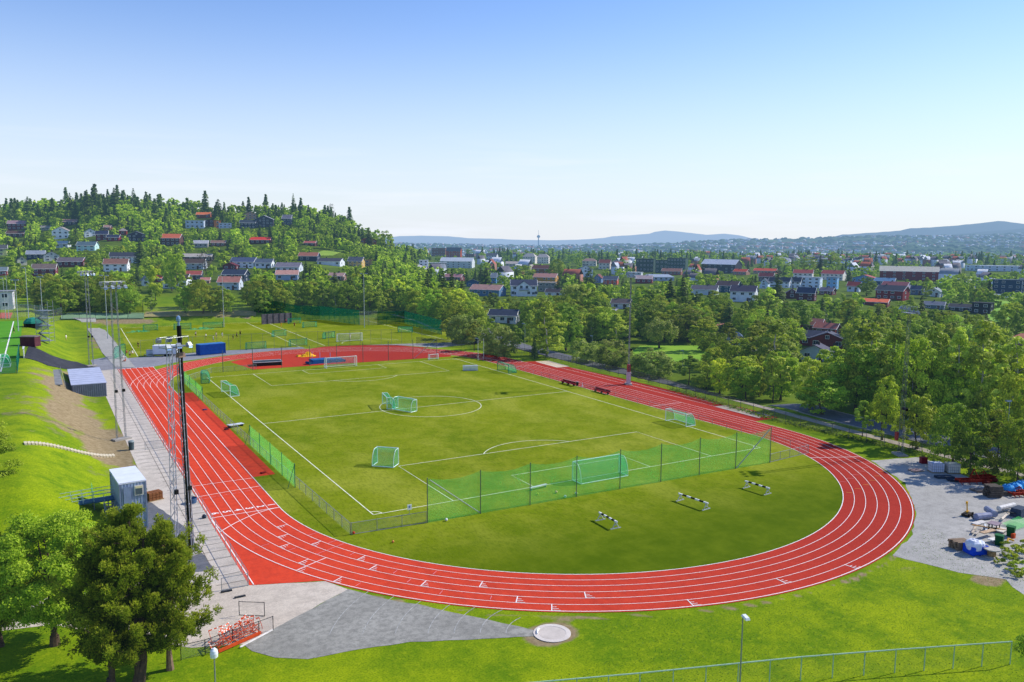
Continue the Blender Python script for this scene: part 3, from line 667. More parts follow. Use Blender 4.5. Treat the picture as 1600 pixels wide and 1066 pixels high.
folded_net(215,519,7,'green net lying folded on the grass at the left of the back pitch'); folded_net(312,515,9,'green net heap lying between two goals below the bank')
# ------------------------------------------------------------------ floodlight masts
LAMPW=paint('#9aa1a8',.4,.14,3,.3,name='lamp_casing'); BLK=paint('#1b1d1f',.5,.2,3,name='black_plastic'); GLS=paint('#9fc0dc',.15,.1,3,.4,name='lamp_glass')
def lattice(h,gap0,s=.30,col=None,cr=.026,dr=.014):
    """one slim three-chord lattice leg as a mesh in local coordinates"""
    mb=MB(); rad=s
    ch=[(rad*math.cos(a),rad*math.sin(a)) for a in (0,2*PI/3,4*PI/3)]
    for x,y in ch: mb.bar((x,y,0),(x*.8,y*.8,h),cr,5)
    n=int(h/.75)
    for i in range(n):
        z0=h*i/n; z1=h*(i+1)/n; k0=1-.2*i/n; k1=1-.2*(i+1)/n
        for j in range(3):
            a=ch[j]; b=ch[(j+1)%3]
            if (i+j)%2: a,b=b,a
            mb.bar((a[0]*k0,a[1]*k0,z0),(b[0]*k1,b[1]*k1,z1),dr,4,cap=False)
    return mb.mesh('lattice_leg',col or GALV)
def lamp_box():
    mb=MB(); mb.mat(0).box((0,0,0),(.46,.36,.4),0,R(-35),0,.8); mb.mat(1).box((0,-.17,-.13),(.42,.03,.34),0,R(-35)); return mb.mesh('floodlight',[LAMPW,GLS])
LAMPM=lamp_box()
def mast(label,loc,h,gap,rz,head=8,box=None,group='tall floodlight masts round the track',col=None,pw=3.1,ls=.13,cr=.026,dr=.014):
    t=thing('floodlight_mast',label,'floodlight mast',loc,rz,group); lg=lattice(h,gap,ls,col,cr,dr); hw_=pw/2-.1
    for s in(-1,1):
        o=link('lattice_leg',lg,t,(s*gap/2,0,.25)); o.rotation_euler=(0,-s*math.atan(gap*.22/h),0)
    mb=MB(); mb.box((0,0,.12),(gap+1.2,1.3,.26)); mb.build('footing',paint('#a8a39a',.9,.15,1),t)
    mb=MB(); n=int(h/2.4)
    for i in range(1,n): z_=h*i/n; g2=gap*(1-.22*2*z_/h/2); mb.bar((-g2/2+.1,0,z_),(g2/2-.1,0,z_+ (.9 if i%2 else -.9)),.022,4)
    mb.build('cross_brace',GALV,t)
    mb=MB(); mb.box((0,0,h+.1),(pw,1.0,.08)); P_=pw/2; mb.tube([(-P_,-.5,h+1.0),(P_,-.5,h+1.0),(P_,.5,h+1.0),(-P_,.5,h+1.0),(-P_,-.5,h+1.0)],.025)
    for sx_ in(-pw/2,0,pw/2):
        for sy in(-.5,.5): mb.bar((sx_,sy,h),(sx_,sy,h+1.0),.025)
    mb.build('platform',GALV,t)
    for i in range(head):
        o=link('floodlight',LAMPM,t,(-hw_+2*hw_*(i%(head//2))/(head//2-1) if i<head//2*2 else 0,-.65 if i<head//2 else .65,h+(.25 if i<head//2 else .75)),(R(-8 if i%2 else 6),0,R((0 if i<head//2 else 180)+random.uniform(-25,25))))
    for s in(-1,1):
        mb=MB(); mb.box((s*(gap*.42),-.35,h*.33),(.32,.3,.4)); mb.build('junction_box',BLK,t)
    if box:
        mb=MB(); mb.box((0,0,1.45),(gap+.2,.75,2.5)); mb.build('cabinet',box[0],t)
        mb=MB(); mb.box((0,0,3.5),(gap+.0,.6,1.5)); mb.build('upper_cabinet',box[1],t)
    return t
REDW=paint('#b5524e',.6,.2,2,name='faded_red_sheet')
m1=mast('tall lattice mast with a black tube and camera beside the near end of the walkway',(-49.75,-52.7,0),20.0,1.75,.50,6,pw=2.4,ls=.33,cr=.042,dr=.024,col=paint('#a9adb8',.4,.12,3,.2))
mb=MB(); mb.bar((.80,-.02,.3),(.60,0,22.0),.20,12); mb.build('black_tube',BLK,m1)
mb=MB(); mb.lathe([(.10,21.9),(.10,22.4),(.19,22.42),(.21,22.62),(.15,22.85),(.02,22.95)],12,(.58,0,0)); mb.build('camera_dome',paint('#7f9dbb',.3,.1,3,.2),m1)
mb=MB(); mb.box((.58,-.1,19.3),(.75,.5,.45),0,0,0,.8); mb.build('sensor_box',paint('#8a7466',.6,.2,3),m1)
mast('lattice floodlight mast on the bare bank halfway along the home straight',(-50.8,-.5,0),22.6,1.35,.42,8)
mast('lattice floodlight mast beyond the end of the home straight near the grey shed',(-50.6,79.4,0),21.2,.95,.4,10)
mast('lattice floodlight mast on a white and red cabinet beside the back straight',(45.6,.4,0),22.4,.85,1.1,6,(paint('#d2c4c8',.5,.12,1.5),REDW),col=paint('#8a8f90',.5,.15,3),pw=2.2)
m5=mast('lattice floodlight mast on a footing between the lawn and the gravel yard',(44.2,-62.9,0),20.2,.95,1.1,6,col=paint('#6b7072',.5,.15,3),pw=2.2)
mb=MB(); mb.box((.75,.2,2.6),(.5,.35,1.2)); mb.build('red_cabinet',REDW,m5); mb=MB(); mb.quad((-.7,-.3,.3),(.2,-.3,.3),(.2,-.3,4.2),(-.7,-.3,4.2)); mb.build('mesh_guard',MESHW,m5)
def pole(label,px,py,top,arm=.9,heads=2,name='floodlight_pole',cat='light pole',loc=None,r=.13,col=None,group=None,h=None):
    p=loc or at(px,py); h=h or tall(p,top); t=thing(name,label,cat,p,-YAW,group)
    mb=MB(); mb.bar((0,0,0),(0,0,h),r,8,r*.55); mb.build('pole',col or paint('#b4babd',.45,.1,2,.3,haze=True),t)
    mb=MB(); mb.bar((-arm,0,h),(arm if heads>1 else 0,0,h),.05); mb.build('arm',GALV,t)
    for i in range(heads):
        x=-arm+2*arm*i/max(1,heads-1) if heads>1 else -arm
        mb=MB(); mb.mat(0).box((x,-.1,h+.08),(.75,.5,.22),0,R(-12)); mb.mat(1).box((x,-.12,h-.05),(.6,.4,.05),0,R(-12)); mb.build('lamp_head',[LAMPW,GLS],t)
pole('slim floodlight pole at the right end of the bank behind the back pitch',350,511,431)
pole('slim floodlight pole rising before the grey netting of the back pitch',569.5,512,428)
pole('slim floodlight pole beside the grey path left of the back pitch',168.5,530,431)
pole('floodlight pole at the corner of the upper pitch next to the scaffold tower',29,518,438,.6,3)
pole('tallest slim pole rising over the upper pitch and the courts',45,500,419,.5,1)
pole('floodlight pole standing behind the scaffold tower',67,500,433,.6,2)
pole('thin twin pole at the far left by the white building, shorter one',9,499,435,.4,1,r=.09)
pole('thin twin pole at the far left by the white building, taller one',14,499,427,.4,1,r=.09)
pole('grey street lamp by the road behind the back straight',820,551,506,.5,1,'street_lamp','street lamp',r=.08)
for px,py,tp,lb in ((925,560,525,'small street lamp head peeping over the rounded bushes'),(1066.5,575,548,'street lamp standing in the bright meadow'),(1266,610,579,'street lamp half hidden beside the bluish house'),(1572,700,627,'street lamp among the birches at the right edge')):
    pole(lb,px,py,tp,.3,1,'street_lamp','street lamp',r=.06)
def path_lamp(label,p,h,cap):
    t=thing('street_lamp',label,'street lamp',p,-YAW+.3); mb=MB(); mb.bar((0,0,0),(0,0,h),.055,10,.04); mb.build('pole',GALV,t)
    mb=MB()
    if cap=='dome': mb.mat(0).lathe([(.10,h-.05),(.22,h),(.25,h+.25),(.21,h+.45),(.10,h+.58),(.01,h+.62)],14)
    else: mb.mat(0).box((.12,-.15,h+.08),(.34,.62,.14),0,R(8),0,.75); mb.mat(1).box((.12,-.15,h-.005),(.26,.5,.03),0,R(8))
    mb.build('lamp_head',[paint('#e9edf2',.3,.05,3),GLS],t)
path_lamp('street lamp with flat white head standing on the lawn behind the rail fence',at(1155.5,1082,0),5.3,'flat')
path_lamp('street lamp with white dome head at the lower left beside the lawn',at(338.5,1120,0),4.0,'dome')
# ------------------------------------------------------------------ shed, booth, ramp, stairs
def corr(mb,a,b,z0,z1,n,d,nrm):
    """trapezoid corrugated wall from a to b (2D)"""
    a=Vector(a);b=Vector(b); P=[]
    for i in range(n):
        for u,o in ((0,0),(.3,0),(.42,d),(.88,d)):
            p=a.lerp(b,(i+u)/n)+Vector(nrm)*o; P.append(p)
    P.append(b); o=len(mb.v); V=[(p.x,p.y,z0) for p in P]+[(p.x,p.y,z1) for p in P]; n2=len(P)
    mb.add(V,[(i,i+1,n2+i+1,n2+i) for i in range(n2-1)])
def corr_box(mb,x0,y0,x1,y1,z0,z1,step=.35,d=.05):
    corr(mb,(x0,y0),(x1,y0),z0,z1,int((x1-x0)/step),d,(0,-1)); corr(mb,(x1,y0),(x1,y1),z0,z1,int((y1-y0)/step),d,(1,0))
    corr(mb,(x1,y1),(x0,y1),z0,z1,int((x1-x0)/step),d,(0,1)); corr(mb,(x0,y1),(x0,y0),z0,z1,int((y1-y0)/step),d,(-1,0))
SLATE=paint('#6f7787',.5,.14,1.2,.1,name='slate_blue_sheet'); BOOTH=paint('#9aabc4',.5,.14,1.5,.1,name='pale_blue_sheet')
t=thing('equipment_shed','long low blue grey corrugated shed with pale roof beside the walkway','shed',(-55.9,37.6,0))
mb=MB(); corr_box(mb,.0,0,5.7,20.5,.1,2.5); mb.build('wall',SLATE,t)
mb=MB()
for i in range(8): mb.box((2.85,1.3+i*2.6,2.58),(6.0,2.5,.12)); mb.box((2.85,2.6+i*2.6,2.62),(6.0,.09,.12))
mb.build('roof',paint('#b7bdd2',.6,.10,.9),t)
mb=MB(); mb.box((2.85,10.2,.05),(5.9,20.7,.12)); mb.build('foundation',paint('#8d8a84',.9,.15,1),t)
fence('stair_rail','pale metal handrail beside the steps next to the grey shed',[(-57.0,37),(-57.3,58)],1.1,2.6,GALV,None,.03,drape=True,cat='railing')
mb=MB()
for i in range(12): x_=-58.3; y_=38+i*1.6; mb.box((0,i*1.6,float(H(x_,y_))+.12),(1.8,1.7,.16))
tag(mb.build('side_steps',paint('#8f9192',.9,.2,1),None,(-58.3,38,0)),'grey concrete steps running along the bank behind the shed','steps')
# two storey timing booth
t=thing('timing_booth','two storey pale blue corrugated booth with white roof beside the walkway','booth',(-53.0,-42.6,0),R(4))
mb=MB(); corr_box(mb,-1.2,0,1.2,6,.15,2.55,.3); corr_box(mb,-1.2,0,1.2,6,2.65,4.95,.3); mb.build('wall',BOOTH,t)
mb=MB()
for z_ in(.12,2.6): mb.box((0,3,z_),(2.55,6.15,.14))
for x_ in(-1.22,1.22):
    for y_ in(-.04,6.04): mb.box((x_,y_,2.5),(.14,.14,5.0))
mb.build('corner_frame',paint('#7e8ba3',.5,.12,2),t)
mb=MB(); mb.box((0,1.5,5.06),(2.62,3.08,.16)); mb.box((0,4.62,5.06),(2.62,3.10,.16)); mb.build('roof',paint('#dfe4ee',.5,.06,1),t)
wd=MB(); wd.box((.55,-.10,4.15),(.85,.08,1.05)); wo=wd.build('window',paint('#dcd9cf',.5,.08,3),t)
wp=MB(); wp.box((.55,-.15,4.05),(.65,.05,.62)); wp.build('pane',paint('#5c6b70',.15,.1,3,.2),wo); wp=MB(); wp.box((.55,-.15,4.5),(.65,.06,.22)); wp.build('blind',paint('#e6dcae',.6,.1,3),wo)
wd=MB(); wd.box((-.55,-.12,3.75),(.7,.06,1.9)); wd.build('door',paint('#8697b3',.5,.1,2),t)
# ramp and stair from the bank to the upper floor
t=thing('access_ramp','grey blue metal ramp with railings leading from the grass bank to the booth','ramp',(-54.3,-38.6,0),R(4))
A=Vector((0,0,2.6)); B=Vector((-7.5,1.0,2.9))
mb=MB(); mb.add([(0,-.7,2.6),(0,.8,2.6),(-2.2,.8,2.6),(-2.2,-.7,2.6),(0,-.7,2.45),(0,.8,2.45),(-2.2,.8,2.45),(-2.2,-.7,2.45)],[(0,1,2,3),(7,6,5,4),(0,3,7,4),(1,5,6,2),(0,4,5,1),(3,2,6,7)])
mb.add([(-2.2,-.5,2.6),(-2.2,.8,2.6),(-9.2,1.7,2.2),(-9.2,.4,2.2),(-2.2,-.5,2.45),(-2.2,.8,2.45),(-9.2,1.7,2.05),(-9.2,.4,2.05)],[(0,1,2,3),(7,6,5,4),(0,3,7,4),(1,5,6,2),(0,4,5,1),(3,2,6,7)])
mb.build('deck',paint('#4e7186',.6,.15,2),t)
for s,(y0,y1) in enumerate(((-.5,.4),(.8,1.7))):
    mb=MB()
    for zz in(.35,.7,1.05): mb.tube([(-.0,y0,2.6+zz),(-2.2,y0,2.6+zz),(-9.2,y1,2.2+zz)],.028)
    for i in range(8): u=i/7; mb.bar((-2.2-7*u,y0+(y1-y0)*u,2.55-.4*u),(-2.2-7*u,y0+(y1-y0)*u,3.65-.4*u),.028)
    mb.build('railing',paint('#b6d2cd',.45,.1,2,.2),t)
for x_,y_ in((-2.2,-.5),(-2.2,.8),(-.9,-.7)):
    mb=MB(); mb.bar((x_,y_,-.05),(x_,y_,2.5),.06); mb.build('leg',GALV,t)
mb=MB(); mb.quad((-2.25,-.55,2.6),(-2.25,.85,2.6),(-2.25,.85,4.4),(-2.25,-.55,4.4)); mb.build('mesh_screen',NETT,t)
t=thing('booth_stair','steep metal stair with timber treads leaning beside the booth','stairs',(-55.1,-40.2,0),R(4))
mb=MB()
for i in range(11): mb.box((0,-.28*i,2.45-.22*i),(.95,.26,.05))
mb.build('tread',paint('#b8a890',.8,.2,3),t)
for s in(-.5,.5):
    mb=MB(); mb.bar((s,.1,2.6),(s,-3.1,.05),.06,4); mb.bar((s,.1,3.5),(s,-3.1,1.0),.025); mb.bar((s,-3.1,0),(s,-3.1,1.0),.025); mb.build('stringer',GALV,t)
# pale steps up the lawn
P0=at(177,713); P1=at(40,694); t=thing('garden_steps','long narrow flight of pale timber steps climbing the grass bank','steps',(P0.x,P0.y,P0.z))
n=27
stp=MB(); stp.box((0,0,.08),(.30,1.2,.24)); sme=stp.mesh('step',paint('#e3d6b8',.8,.15,3))
for i in range(n):
    u=i/(n-1); x=P0.x+(P1.x-P0.x)*u; y=P0.y+(P1.y-P0.y)*u; link('step',sme,t,(x-P0.x,y-P0.y,float(H(x,y))+.02-P0.z),(0,0,.1))
# scaffold tower and clutter by the upper pitch
def scaffold():
    p=at(72,536); t=thing('scaffold_tower','tall grey scaffold stair tower wrapped in sheeting beside the upper pitch','scaffold tower',p,-YAW)
    w,d,h=3.2,2.4,9.6
    for x_ in(-w/2,w/2):
        for y_ in(-d/2,d/2): mb=MB(); mb.bar((x_,y_,0),(x_,y_,h+ (1 if x_>0 else 0)),.06); mb.build('upright',GALV,t)
    for i in range(5):
        mb=MB(); mb.box((0,0,i*1.9+.6),(w,d,.08)); mb.tube([(-w/2,-d/2,i*1.9+1.6),(w/2,-d/2,i*1.9+1.6),(w/2,d/2,i*1.9+1.6)],.03); mb.build('platform',GALV,t)
    for i in range(4):
        mb=MB(); s=1 if i%2 else -1; mb.box((0,-.3,i*1.9+1.55),(w*1.05,.7,.07),0,0,s*R(-31)); mb.build('stair_flight',GALV,t)
    mb=MB(); mb.quad((-w/2,-d/2-.05,3.5),(w/2,-d/2-.05,3.5),(w/2,-d/2-.05,8.2),(-w/2,-d/2-.05,8.2)); mb.build('sheeting',net_mat('scaffold_sheet','#8d97ad',.55),t)
scaffold()
def simple(name,label,cat,px,py,fn,mats,rz=None,z=None,group=None):
    p=at(px,py,z) if z is not None else at(px,py); mb=MB(); fn(mb); o=mb.build(name,mats,None,p); o.rotation_euler=(0,0,-YAW if rz is None else rz); return tag(o,label,cat,group)
def f(mb): mb.box((0,0,1.1),(3.4,2.4,2.2)); mb.mat(1).box((0,0,2.3),(3.7,2.7,.18))
simple('small_shed','small dark red shed beside the scaffold tower and upper pitch','shed',48,541,f,[paint('#5d3740',.8,.2,1.5),paint('#7b6f70',.8,.15,1)])
def f(mb):
    mb.lathe([(2.2,.0),(2.3,1.2),(2.2,1.3)],10); mb.mat(1).lathe([(2.4,1.3),(2.2,1.9),(1.5,2.6),(.3,2.9)],10)
simple('covered_jump_mat','dark landing mat heap under a rounded green cover by the scaffold tower','mat',52,512,f,[BLK,paint('#2f8a78',.7,.2,1.5)])
def f(mb):
    mb.box((0,0,.9),(.12,4.5,1.9),0,0,0); mb.box((.0,0,1.95),(.35,4.6,.1))
simple('dugout','narrow white bench shelter at the corner of the cinder slope','shelter',37.5,558,f,[paint('#d9dcdc',.5,.1,2)],0)
# white building top left
# ------------------------------------------------------------------ track side items
def put(name,label,cat,loc,rz,parts,group=None):
    """thing at loc whose parts are (name, builder, materials)"""
    t=thing(name,label,cat,loc,rz,group)
    for n_,fn,m in parts:
        mb=MB(); fn(mb); mb.build(n_,m,t)
    return t
def wheel(x,y,r=.33,w=.2): return lambda mb: mb.bar((x-w/2,y,r),(x+w/2,y,r),r,14)
TYRE=paint('#1c1c1e',.8,.15,4,name='tyre_rubber'); WHT=paint('#dfe3ea',.45,.06,1,name='white_body')
# blue container
a=at(313,556,0); b=at(357,552,0); dv=b-a
t=thing('shipping_container','bright blue shipping container between the track bend and the back pitch','container',a,math.atan2(dv.y,dv.x))
mb=MB(); corr_box(mb,0,0,6.6,2.5,.15,2.7,.3); mb.build('wall',paint('#1d4f9e',.5,.14,1.5,name='container_blue'),t)
mb=MB(); mb.box((3.3,1.25,2.74),(6.7,2.6,.12)); mb.build('roof',paint('#3a78b8',.5,.14,1),t)
for x_ in(0,6.6):
    for y_ in(0,2.5): mb=MB(); mb.box((x_,y_,1.4),(.16,.16,2.75)); mb.build('corner_post',paint('#163f86',.5,.1,2),t)
# white trailer
a=at(241,557.5,0); b=at(271,557,0); dv=b-a
t=put('covered_trailer','white two axle box trailer parked beside the back pitch','trailer',a,math.atan2(dv.y,dv.x),[
 ('body',lambda mb: mb.box((2.5,1.1,1.65),(5.6,2.2,2.1)),WHT),('roof',lambda mb: mb.box((2.5,1.1,2.76),(5.7,2.3,.12)),paint('#f0f2f5',.4,.05,1)),
 ('chassis',lambda mb:(mb.box((2.5,1.1,.5),(5.4,1.9,.2)),mb.bar((-.3,1.1,.5),(-1.7,1.1,.45),.06)),DARKM)])
for x_ in(2.7,3.5):
    for y_ in(.05,2.15): mb=MB(); mb.bar((x_,y_-.1,.33),(x_,y_+.1,.33),.33,14); mb.build('wheel',TYRE,t)
p=at(235,556,0); put('storage_box','white square box standing at the left end of the white trailer','box',p,-.5,[('body',lambda mb: mb.box((0,0,.75),(1.6,1.0,1.4)),WHT),('lid',lambda mb: mb.box((0,0,1.5),(1.7,1.1,.1)),GALV)])
# high jump mats
a=at(397,573,0); put('high_jump_mat','black covered landing mat with a white rim on the red bend','mat',a,-.12,[
 ('cushion',lambda mb: mb.box((3.2,1.6,.45),(6.4,3.6,.85)),paint('#20262a',.6,.2,1)),('cover_rim',lambda mb: mb.tube([(0,-.2,.92),(6.4,-.2,.92),(6.4,3.4,.92),(0,3.4,.92),(0,-.2,.92)],.09,5),paint('#c9cfcc',.6,.1,2)),('top_sheet',lambda mb: mb.box((3.2,1.6,.91),(6.1,3.3,.06)),paint('#27343a',.5,.25,.8))])
a=at(489,569.5,0); put('pole_vault_mat','blue padded landing mat behind the white goal','mat',a,.05,[
 ('cushion',lambda mb:(mb.box((2.2,1.5,.5),(4.3,3.2,.95)),mb.box((6.0,1.5,.45),(3.0,3.0,.85))),paint('#1c5f9c',.6,.2,1)),('front_pad',lambda mb:(mb.box((-.6,.6,.3),(1.4,1.6,.55),.2,0,.25),mb.box((7.9,1.2,.3),(.8,2.2,.55),0,0,.2)),paint('#174a7c',.6,.2,1)),
 ('upright',lambda mb:(mb.bar((1,3.3,0),(1,3.3,2.6),.05),mb.box((1,3.3,.1),(.5,1.2,.12))),paint('#a8a0c8',.5,.1,2))])
for x_,lb in ((500,'thin pale blue jump standard left of the blue mat'),(516,'thin pale blue jump standard right of the blue mat')):
    p=at(x_,563,0); put('jump_standard',lb,'jump standard',p,0,[('upright',lambda mb: mb.bar((0,0,0),(0,0,1.9),.07),paint('#9fb0d8',.5,.1,2)),('foot',lambda mb: mb.box((0,0,.06),(.6,.6,.1)),BLK)])
def tarp(mb):
    rg=random.Random(5); n=14; k=7
    V=[(4.0*(i/(n-1)-.5)+rg.uniform(-.1,.1),2.2*(j/(k-1)-.5)+rg.uniform(-.1,.1),.05+1.35*max(0,math.sin(PI*i/(n-1)))**1.3*math.sin(PI*j/(k-1))*rg.uniform(.5,1.1)) for i in range(n) for j in range(k)]
    mb.add(V,[(i*k+j,(i+1)*k+j,(i+1)*k+j+1,i*k+j+1) for i in range(n-1) for j in range(k-1)])
p=at(481,557,0); tarp_o=MB(); tarp(tarp_o); tag(tarp_o.build('tarpaulin',paint('#f0b51c',.6,.15,1.5),None,p),'crumpled yellow tarpaulin heap on the red track bend','tarpaulin')
p=at(468,557.5,0); mb=MB(); mb.box((0,0,.25),(1.6,1.0,.35),.3,.15,.1,.6); tag(mb.build('tarpaulin',paint('#e8a520',.6,.2,2),None,p),'small flat yellow cover beside the yellow heap','tarpaulin')
for px,py,lb in ((878,599,'red team bench on the back straight fence, farther one'),(929,611.5,'red team bench on the back straight fence, nearer one')):
    p=at(px,py,0); ex=at(px+20,py+5,0); dv=ex-p
    put('team_bench',lb,'bench',p,math.atan2(dv.y,dv.x),[('backrest',lambda mb: mb.box((2.2,.3,.62),(4.5,.10,.5)),paint('#7e1220',.5,.15,2)),('seat',lambda mb: mb.box((2.2,0,.52),(4.5,.55,.2)),paint('#93182a',.5,.15,2)),('leg',lambda mb:[mb.box((x_,0,.2),(.08,.5,.4)) for x_ in(.3,2.2,4.1)],DARKM)])
p=at(902,603,0); put('waste_bin','small black bin between the two red benches','bin',p,0,[('body',lambda mb: mb.lathe([(.22,0),(.3,.8)],12),BLK),('rim',lambda mb: mb.lathe([(.32,.8),(.32,.88)],12),GALV)])
p=at(910,604,0); put('corner_flag','small white post with base beside the red benches','post',p,0,[('pole',lambda mb: mb.bar((0,0,0),(0,0,.8),.06),WHT),('foot',lambda mb: mb.box((0,0,.05),(.35,.35,.1)),WHT)])
p=at(735,579,0); put('training_wall','white boxy rebound board on the pitch near the far right corner','rebound board',p,-.4,[('board',lambda mb:(mb.box((0,-.35,.6),(3.4,.08,1.2),0,R(18)),mb.box((0,.35,.6),(3.4,.08,1.2),0,R(-18))),paint('#e9eaea',.6,.08,2)),('base_frame',lambda mb: mb.tube([(-1.7,-.6,.05),(1.7,-.6,.05),(1.7,.6,.05),(-1.7,.6,.05),(-1.7,-.6,.05)],.04),GALV)])
# bin, boxes and bits along the walkway
p=at(205.5,703); put('litter_bin','grey green litter bin at the foot of the bare bank','bin',p,0,[('body',lambda mb: mb.lathe([(.34,0),(.38,1.15)],14),paint('#4a5a5e',.6,.2,3)),('lid',lambda mb: mb.lathe([(.42,1.15),(.36,1.32),(.05,1.38)],14),paint('#8e9a9b',.5,.1,3))])
p=at(241,781,0); t=thing('pallet_stack','stack of brown timber blocks on a pallet beside the booth','timber stack',p,.3)
for i in range(3):
    for j in range(4): mb=MB(); mb.box((-.6+.4*j,0,.25+.3*i),(.36,1.1,.26)); mb.build('block',paint('#8a5a3a',.85,.25,3),t)
mb=MB(); [mb.box((0,y_,.06),(1.8,.14,.1)) for y_ in(-.5,0,.5)]; mb.build('pallet',WOODT,t)
p=at(302,786,0); put('water_tub','blue grey open tub beside the pale track fence','tub',(p.x-.1,p.y,0),.2,[('body',lambda mb: mb.lathe([(.42,0),(.55,.6),(.5,.62),(.38,.1)],14),paint('#4f6f94',.5,.15,2)),('handle',lambda mb: mb.tube([(-.5,0,.6),(0,0,.85),(.5,0,.6)],.03),DARKM)])
p=at(319,810,0); mb=MB(); mb.lathe([(.05,0),(.22,.05),(.24,.25),(.12,.42),(.02,.45)],10); tag(mb.build('sports_bag',paint('#2c3a4c',.8,.2,3),None,p),'small dark bag left on the walkway slabs','bag')
for px,py,lb,c in ((354,925,'short dark board lying at the walkway end, left one','#2b3138'),(375,933.5,'short dark board lying at the foot of the end panel','#333a40')):
    p=at(px,py,0); mb=MB(); mb.box((0,0,.07),(.9,.22,.1)); tag(mb.build('board',paint(c,.7,.2,3),None,p),lb,'board')
p=at(368,667,0); put('take_off_board_cover','white and grey bench like board on the grass by the runway','board',p,.35,[('top',lambda mb: mb.box((0,0,.42),(2.6,.9,.1),0,0,.04),paint('#cdd3dc',.5,.1,2)),('leg',lambda mb:[mb.box((x_,0,.2),(.1,.8,.4)) for x_ in(-1.1,1.1)],DARKM)])
for px,py,c,lb in ((320,641,'#3d3a6e','small dark blue pad lying on the red runway'),(354,672,'#4a1a24','small dark pad at the edge of the red runway'),(411,740,'#7a1a1a','dark red flat cone marker on the grass at the runway end')):
    p=at(px,py,0); mb=MB(); mb.box((0,0,.1),(.7,.45,.14),.4,0,0,.8); tag(mb.build('marker_pad',paint(c,.7,.2,3),None,(p.x,p.y,.03)),lb,'marker')
def ball(px,py,lb,c='#e8e6df',r=.16):
    p=at(px,py,0); mb=MB(); mb.lathe([(.02,-r)]+[(r*math.cos(R(a_)),r*math.sin(R(a_))) for a_ in range(-70,80,20)]+[(.02,r)],14); o=mb.build('football',paint(c,.5,.1,6),None,(p.x,p.y,r+.02),True); tag(o,lb,'ball')
ball(697.5,814.5,'white ball lying just outside the left end of the tall green net'); ball(869,771,'pale orange ball lying behind the net left of the goal','#e0b890'); ball(883,778,'white ball beside the pale orange ball by the net'); ball(900,773,'pale ball near the left post of the netted goal','#d9e0cf')
ball(552.5,835,'small red ball at the corner of the pitch fence','#c2412c'); ball(840,773.5,'yellowish ball near the fallen white beam','#d9dc40',.13); ball(614,848.5,'orange ball on the grass near the first bend','#d98a4c',.13)
p=at(841,764,0); put('white_bench','low white beam on short legs behind the net','bench',p,.12,[('seat',lambda mb: mb.box((0,0,.34),(2.6,.28,.12)),WHT),('leg',lambda mb:[mb.box((x_,0,.15),(.08,.3,.3)) for x_ in(-1.1,1.1)],GALV)])
p=at(640,805,0); put('notice_board','small white sign fixed to the low mesh fence at the pitch corner','sign',(p.x,p.y,.55),.05,[('panel',lambda mb: mb.box((0,0,.35),(.5,.04,.6)),WHT),('post',lambda mb: mb.bar((0,.05,-.55),(0,.05,.65),.03),GALV),('emblem',lambda mb: mb.box((0,-.025,.4),(.2,.01,.25)),paint('#6f86b5',.6,.1,3))])
# steeplechase barriers
def barrier(lb,a,b):
    A=at(*a,0); B=at(*b,0); dv=B-A; L=dv.length; t=thing('steeplechase_barrier',lb,'barrier',(A+B)/2,math.atan2(dv.y,dv.x),'black and white steeple barriers on the grass')
    mb=MB(); n=7
    for i in range(n): mb.mat(i%2).box((-L/2+L*(i+.5)/n,0,.80),(L/n,.16,.16))
    mb.build('beam',[paint('#e9e9e6',.5,.08,3),BLK],t)
    for s in(-1,1):
        mb=MB(); x_=s*(L/2-.25); mb.box((x_,0,.05),(.12,1.3,.09)); mb.bar((x_,-.38,.1),(x_,0,.74),.045,5); mb.bar((x_,.38,.1),(x_,0,.74),.045,5); mb.box((x_,0,.42),(.08,.34,.06)); mb.build('foot',paint('#b9bdb8',.5,.1,3),t)
barrier('black and white beam barrier nearest the left, close to the inner lane',(936,812),(964,827.5)); barrier('longest black and white beam barrier, the middle of the three on the grass',(1060,781.5),(1106,797.5)); barrier('black and white beam barrier on the right beside the mast head shadow',(1164,761.5),(1202,773.5))
# shot circle
mb=MB(); mb.lathe([(1.45,.02),(1.45,.06),(1.08,.062),(1.07,.045)],48); o=mb.build('shot_put_circle',paint('#d9cfc4',.8,.12,1.2),None,(-27.55,-82.6,0)); tag(o,'round pale concrete throwing circle at the tip of the gravel sector','throwing circle')
mb=MB(); mb.lathe([(1.05,.046),(1.05,.05)],48); c_=mb.build('inner_disc',paint('#cdc2b6',.7,.12,1.0),o)
mb=MB(); P=arc(0,0,1.17,118,162,8); 
for a_,b_ in zip(P[:-1],P[1:]): mb.bar((*a_,.11),(*b_,.11),.07,4)
mb.build('stop_board',paint('#f2efe9',.5,.05,2),o)
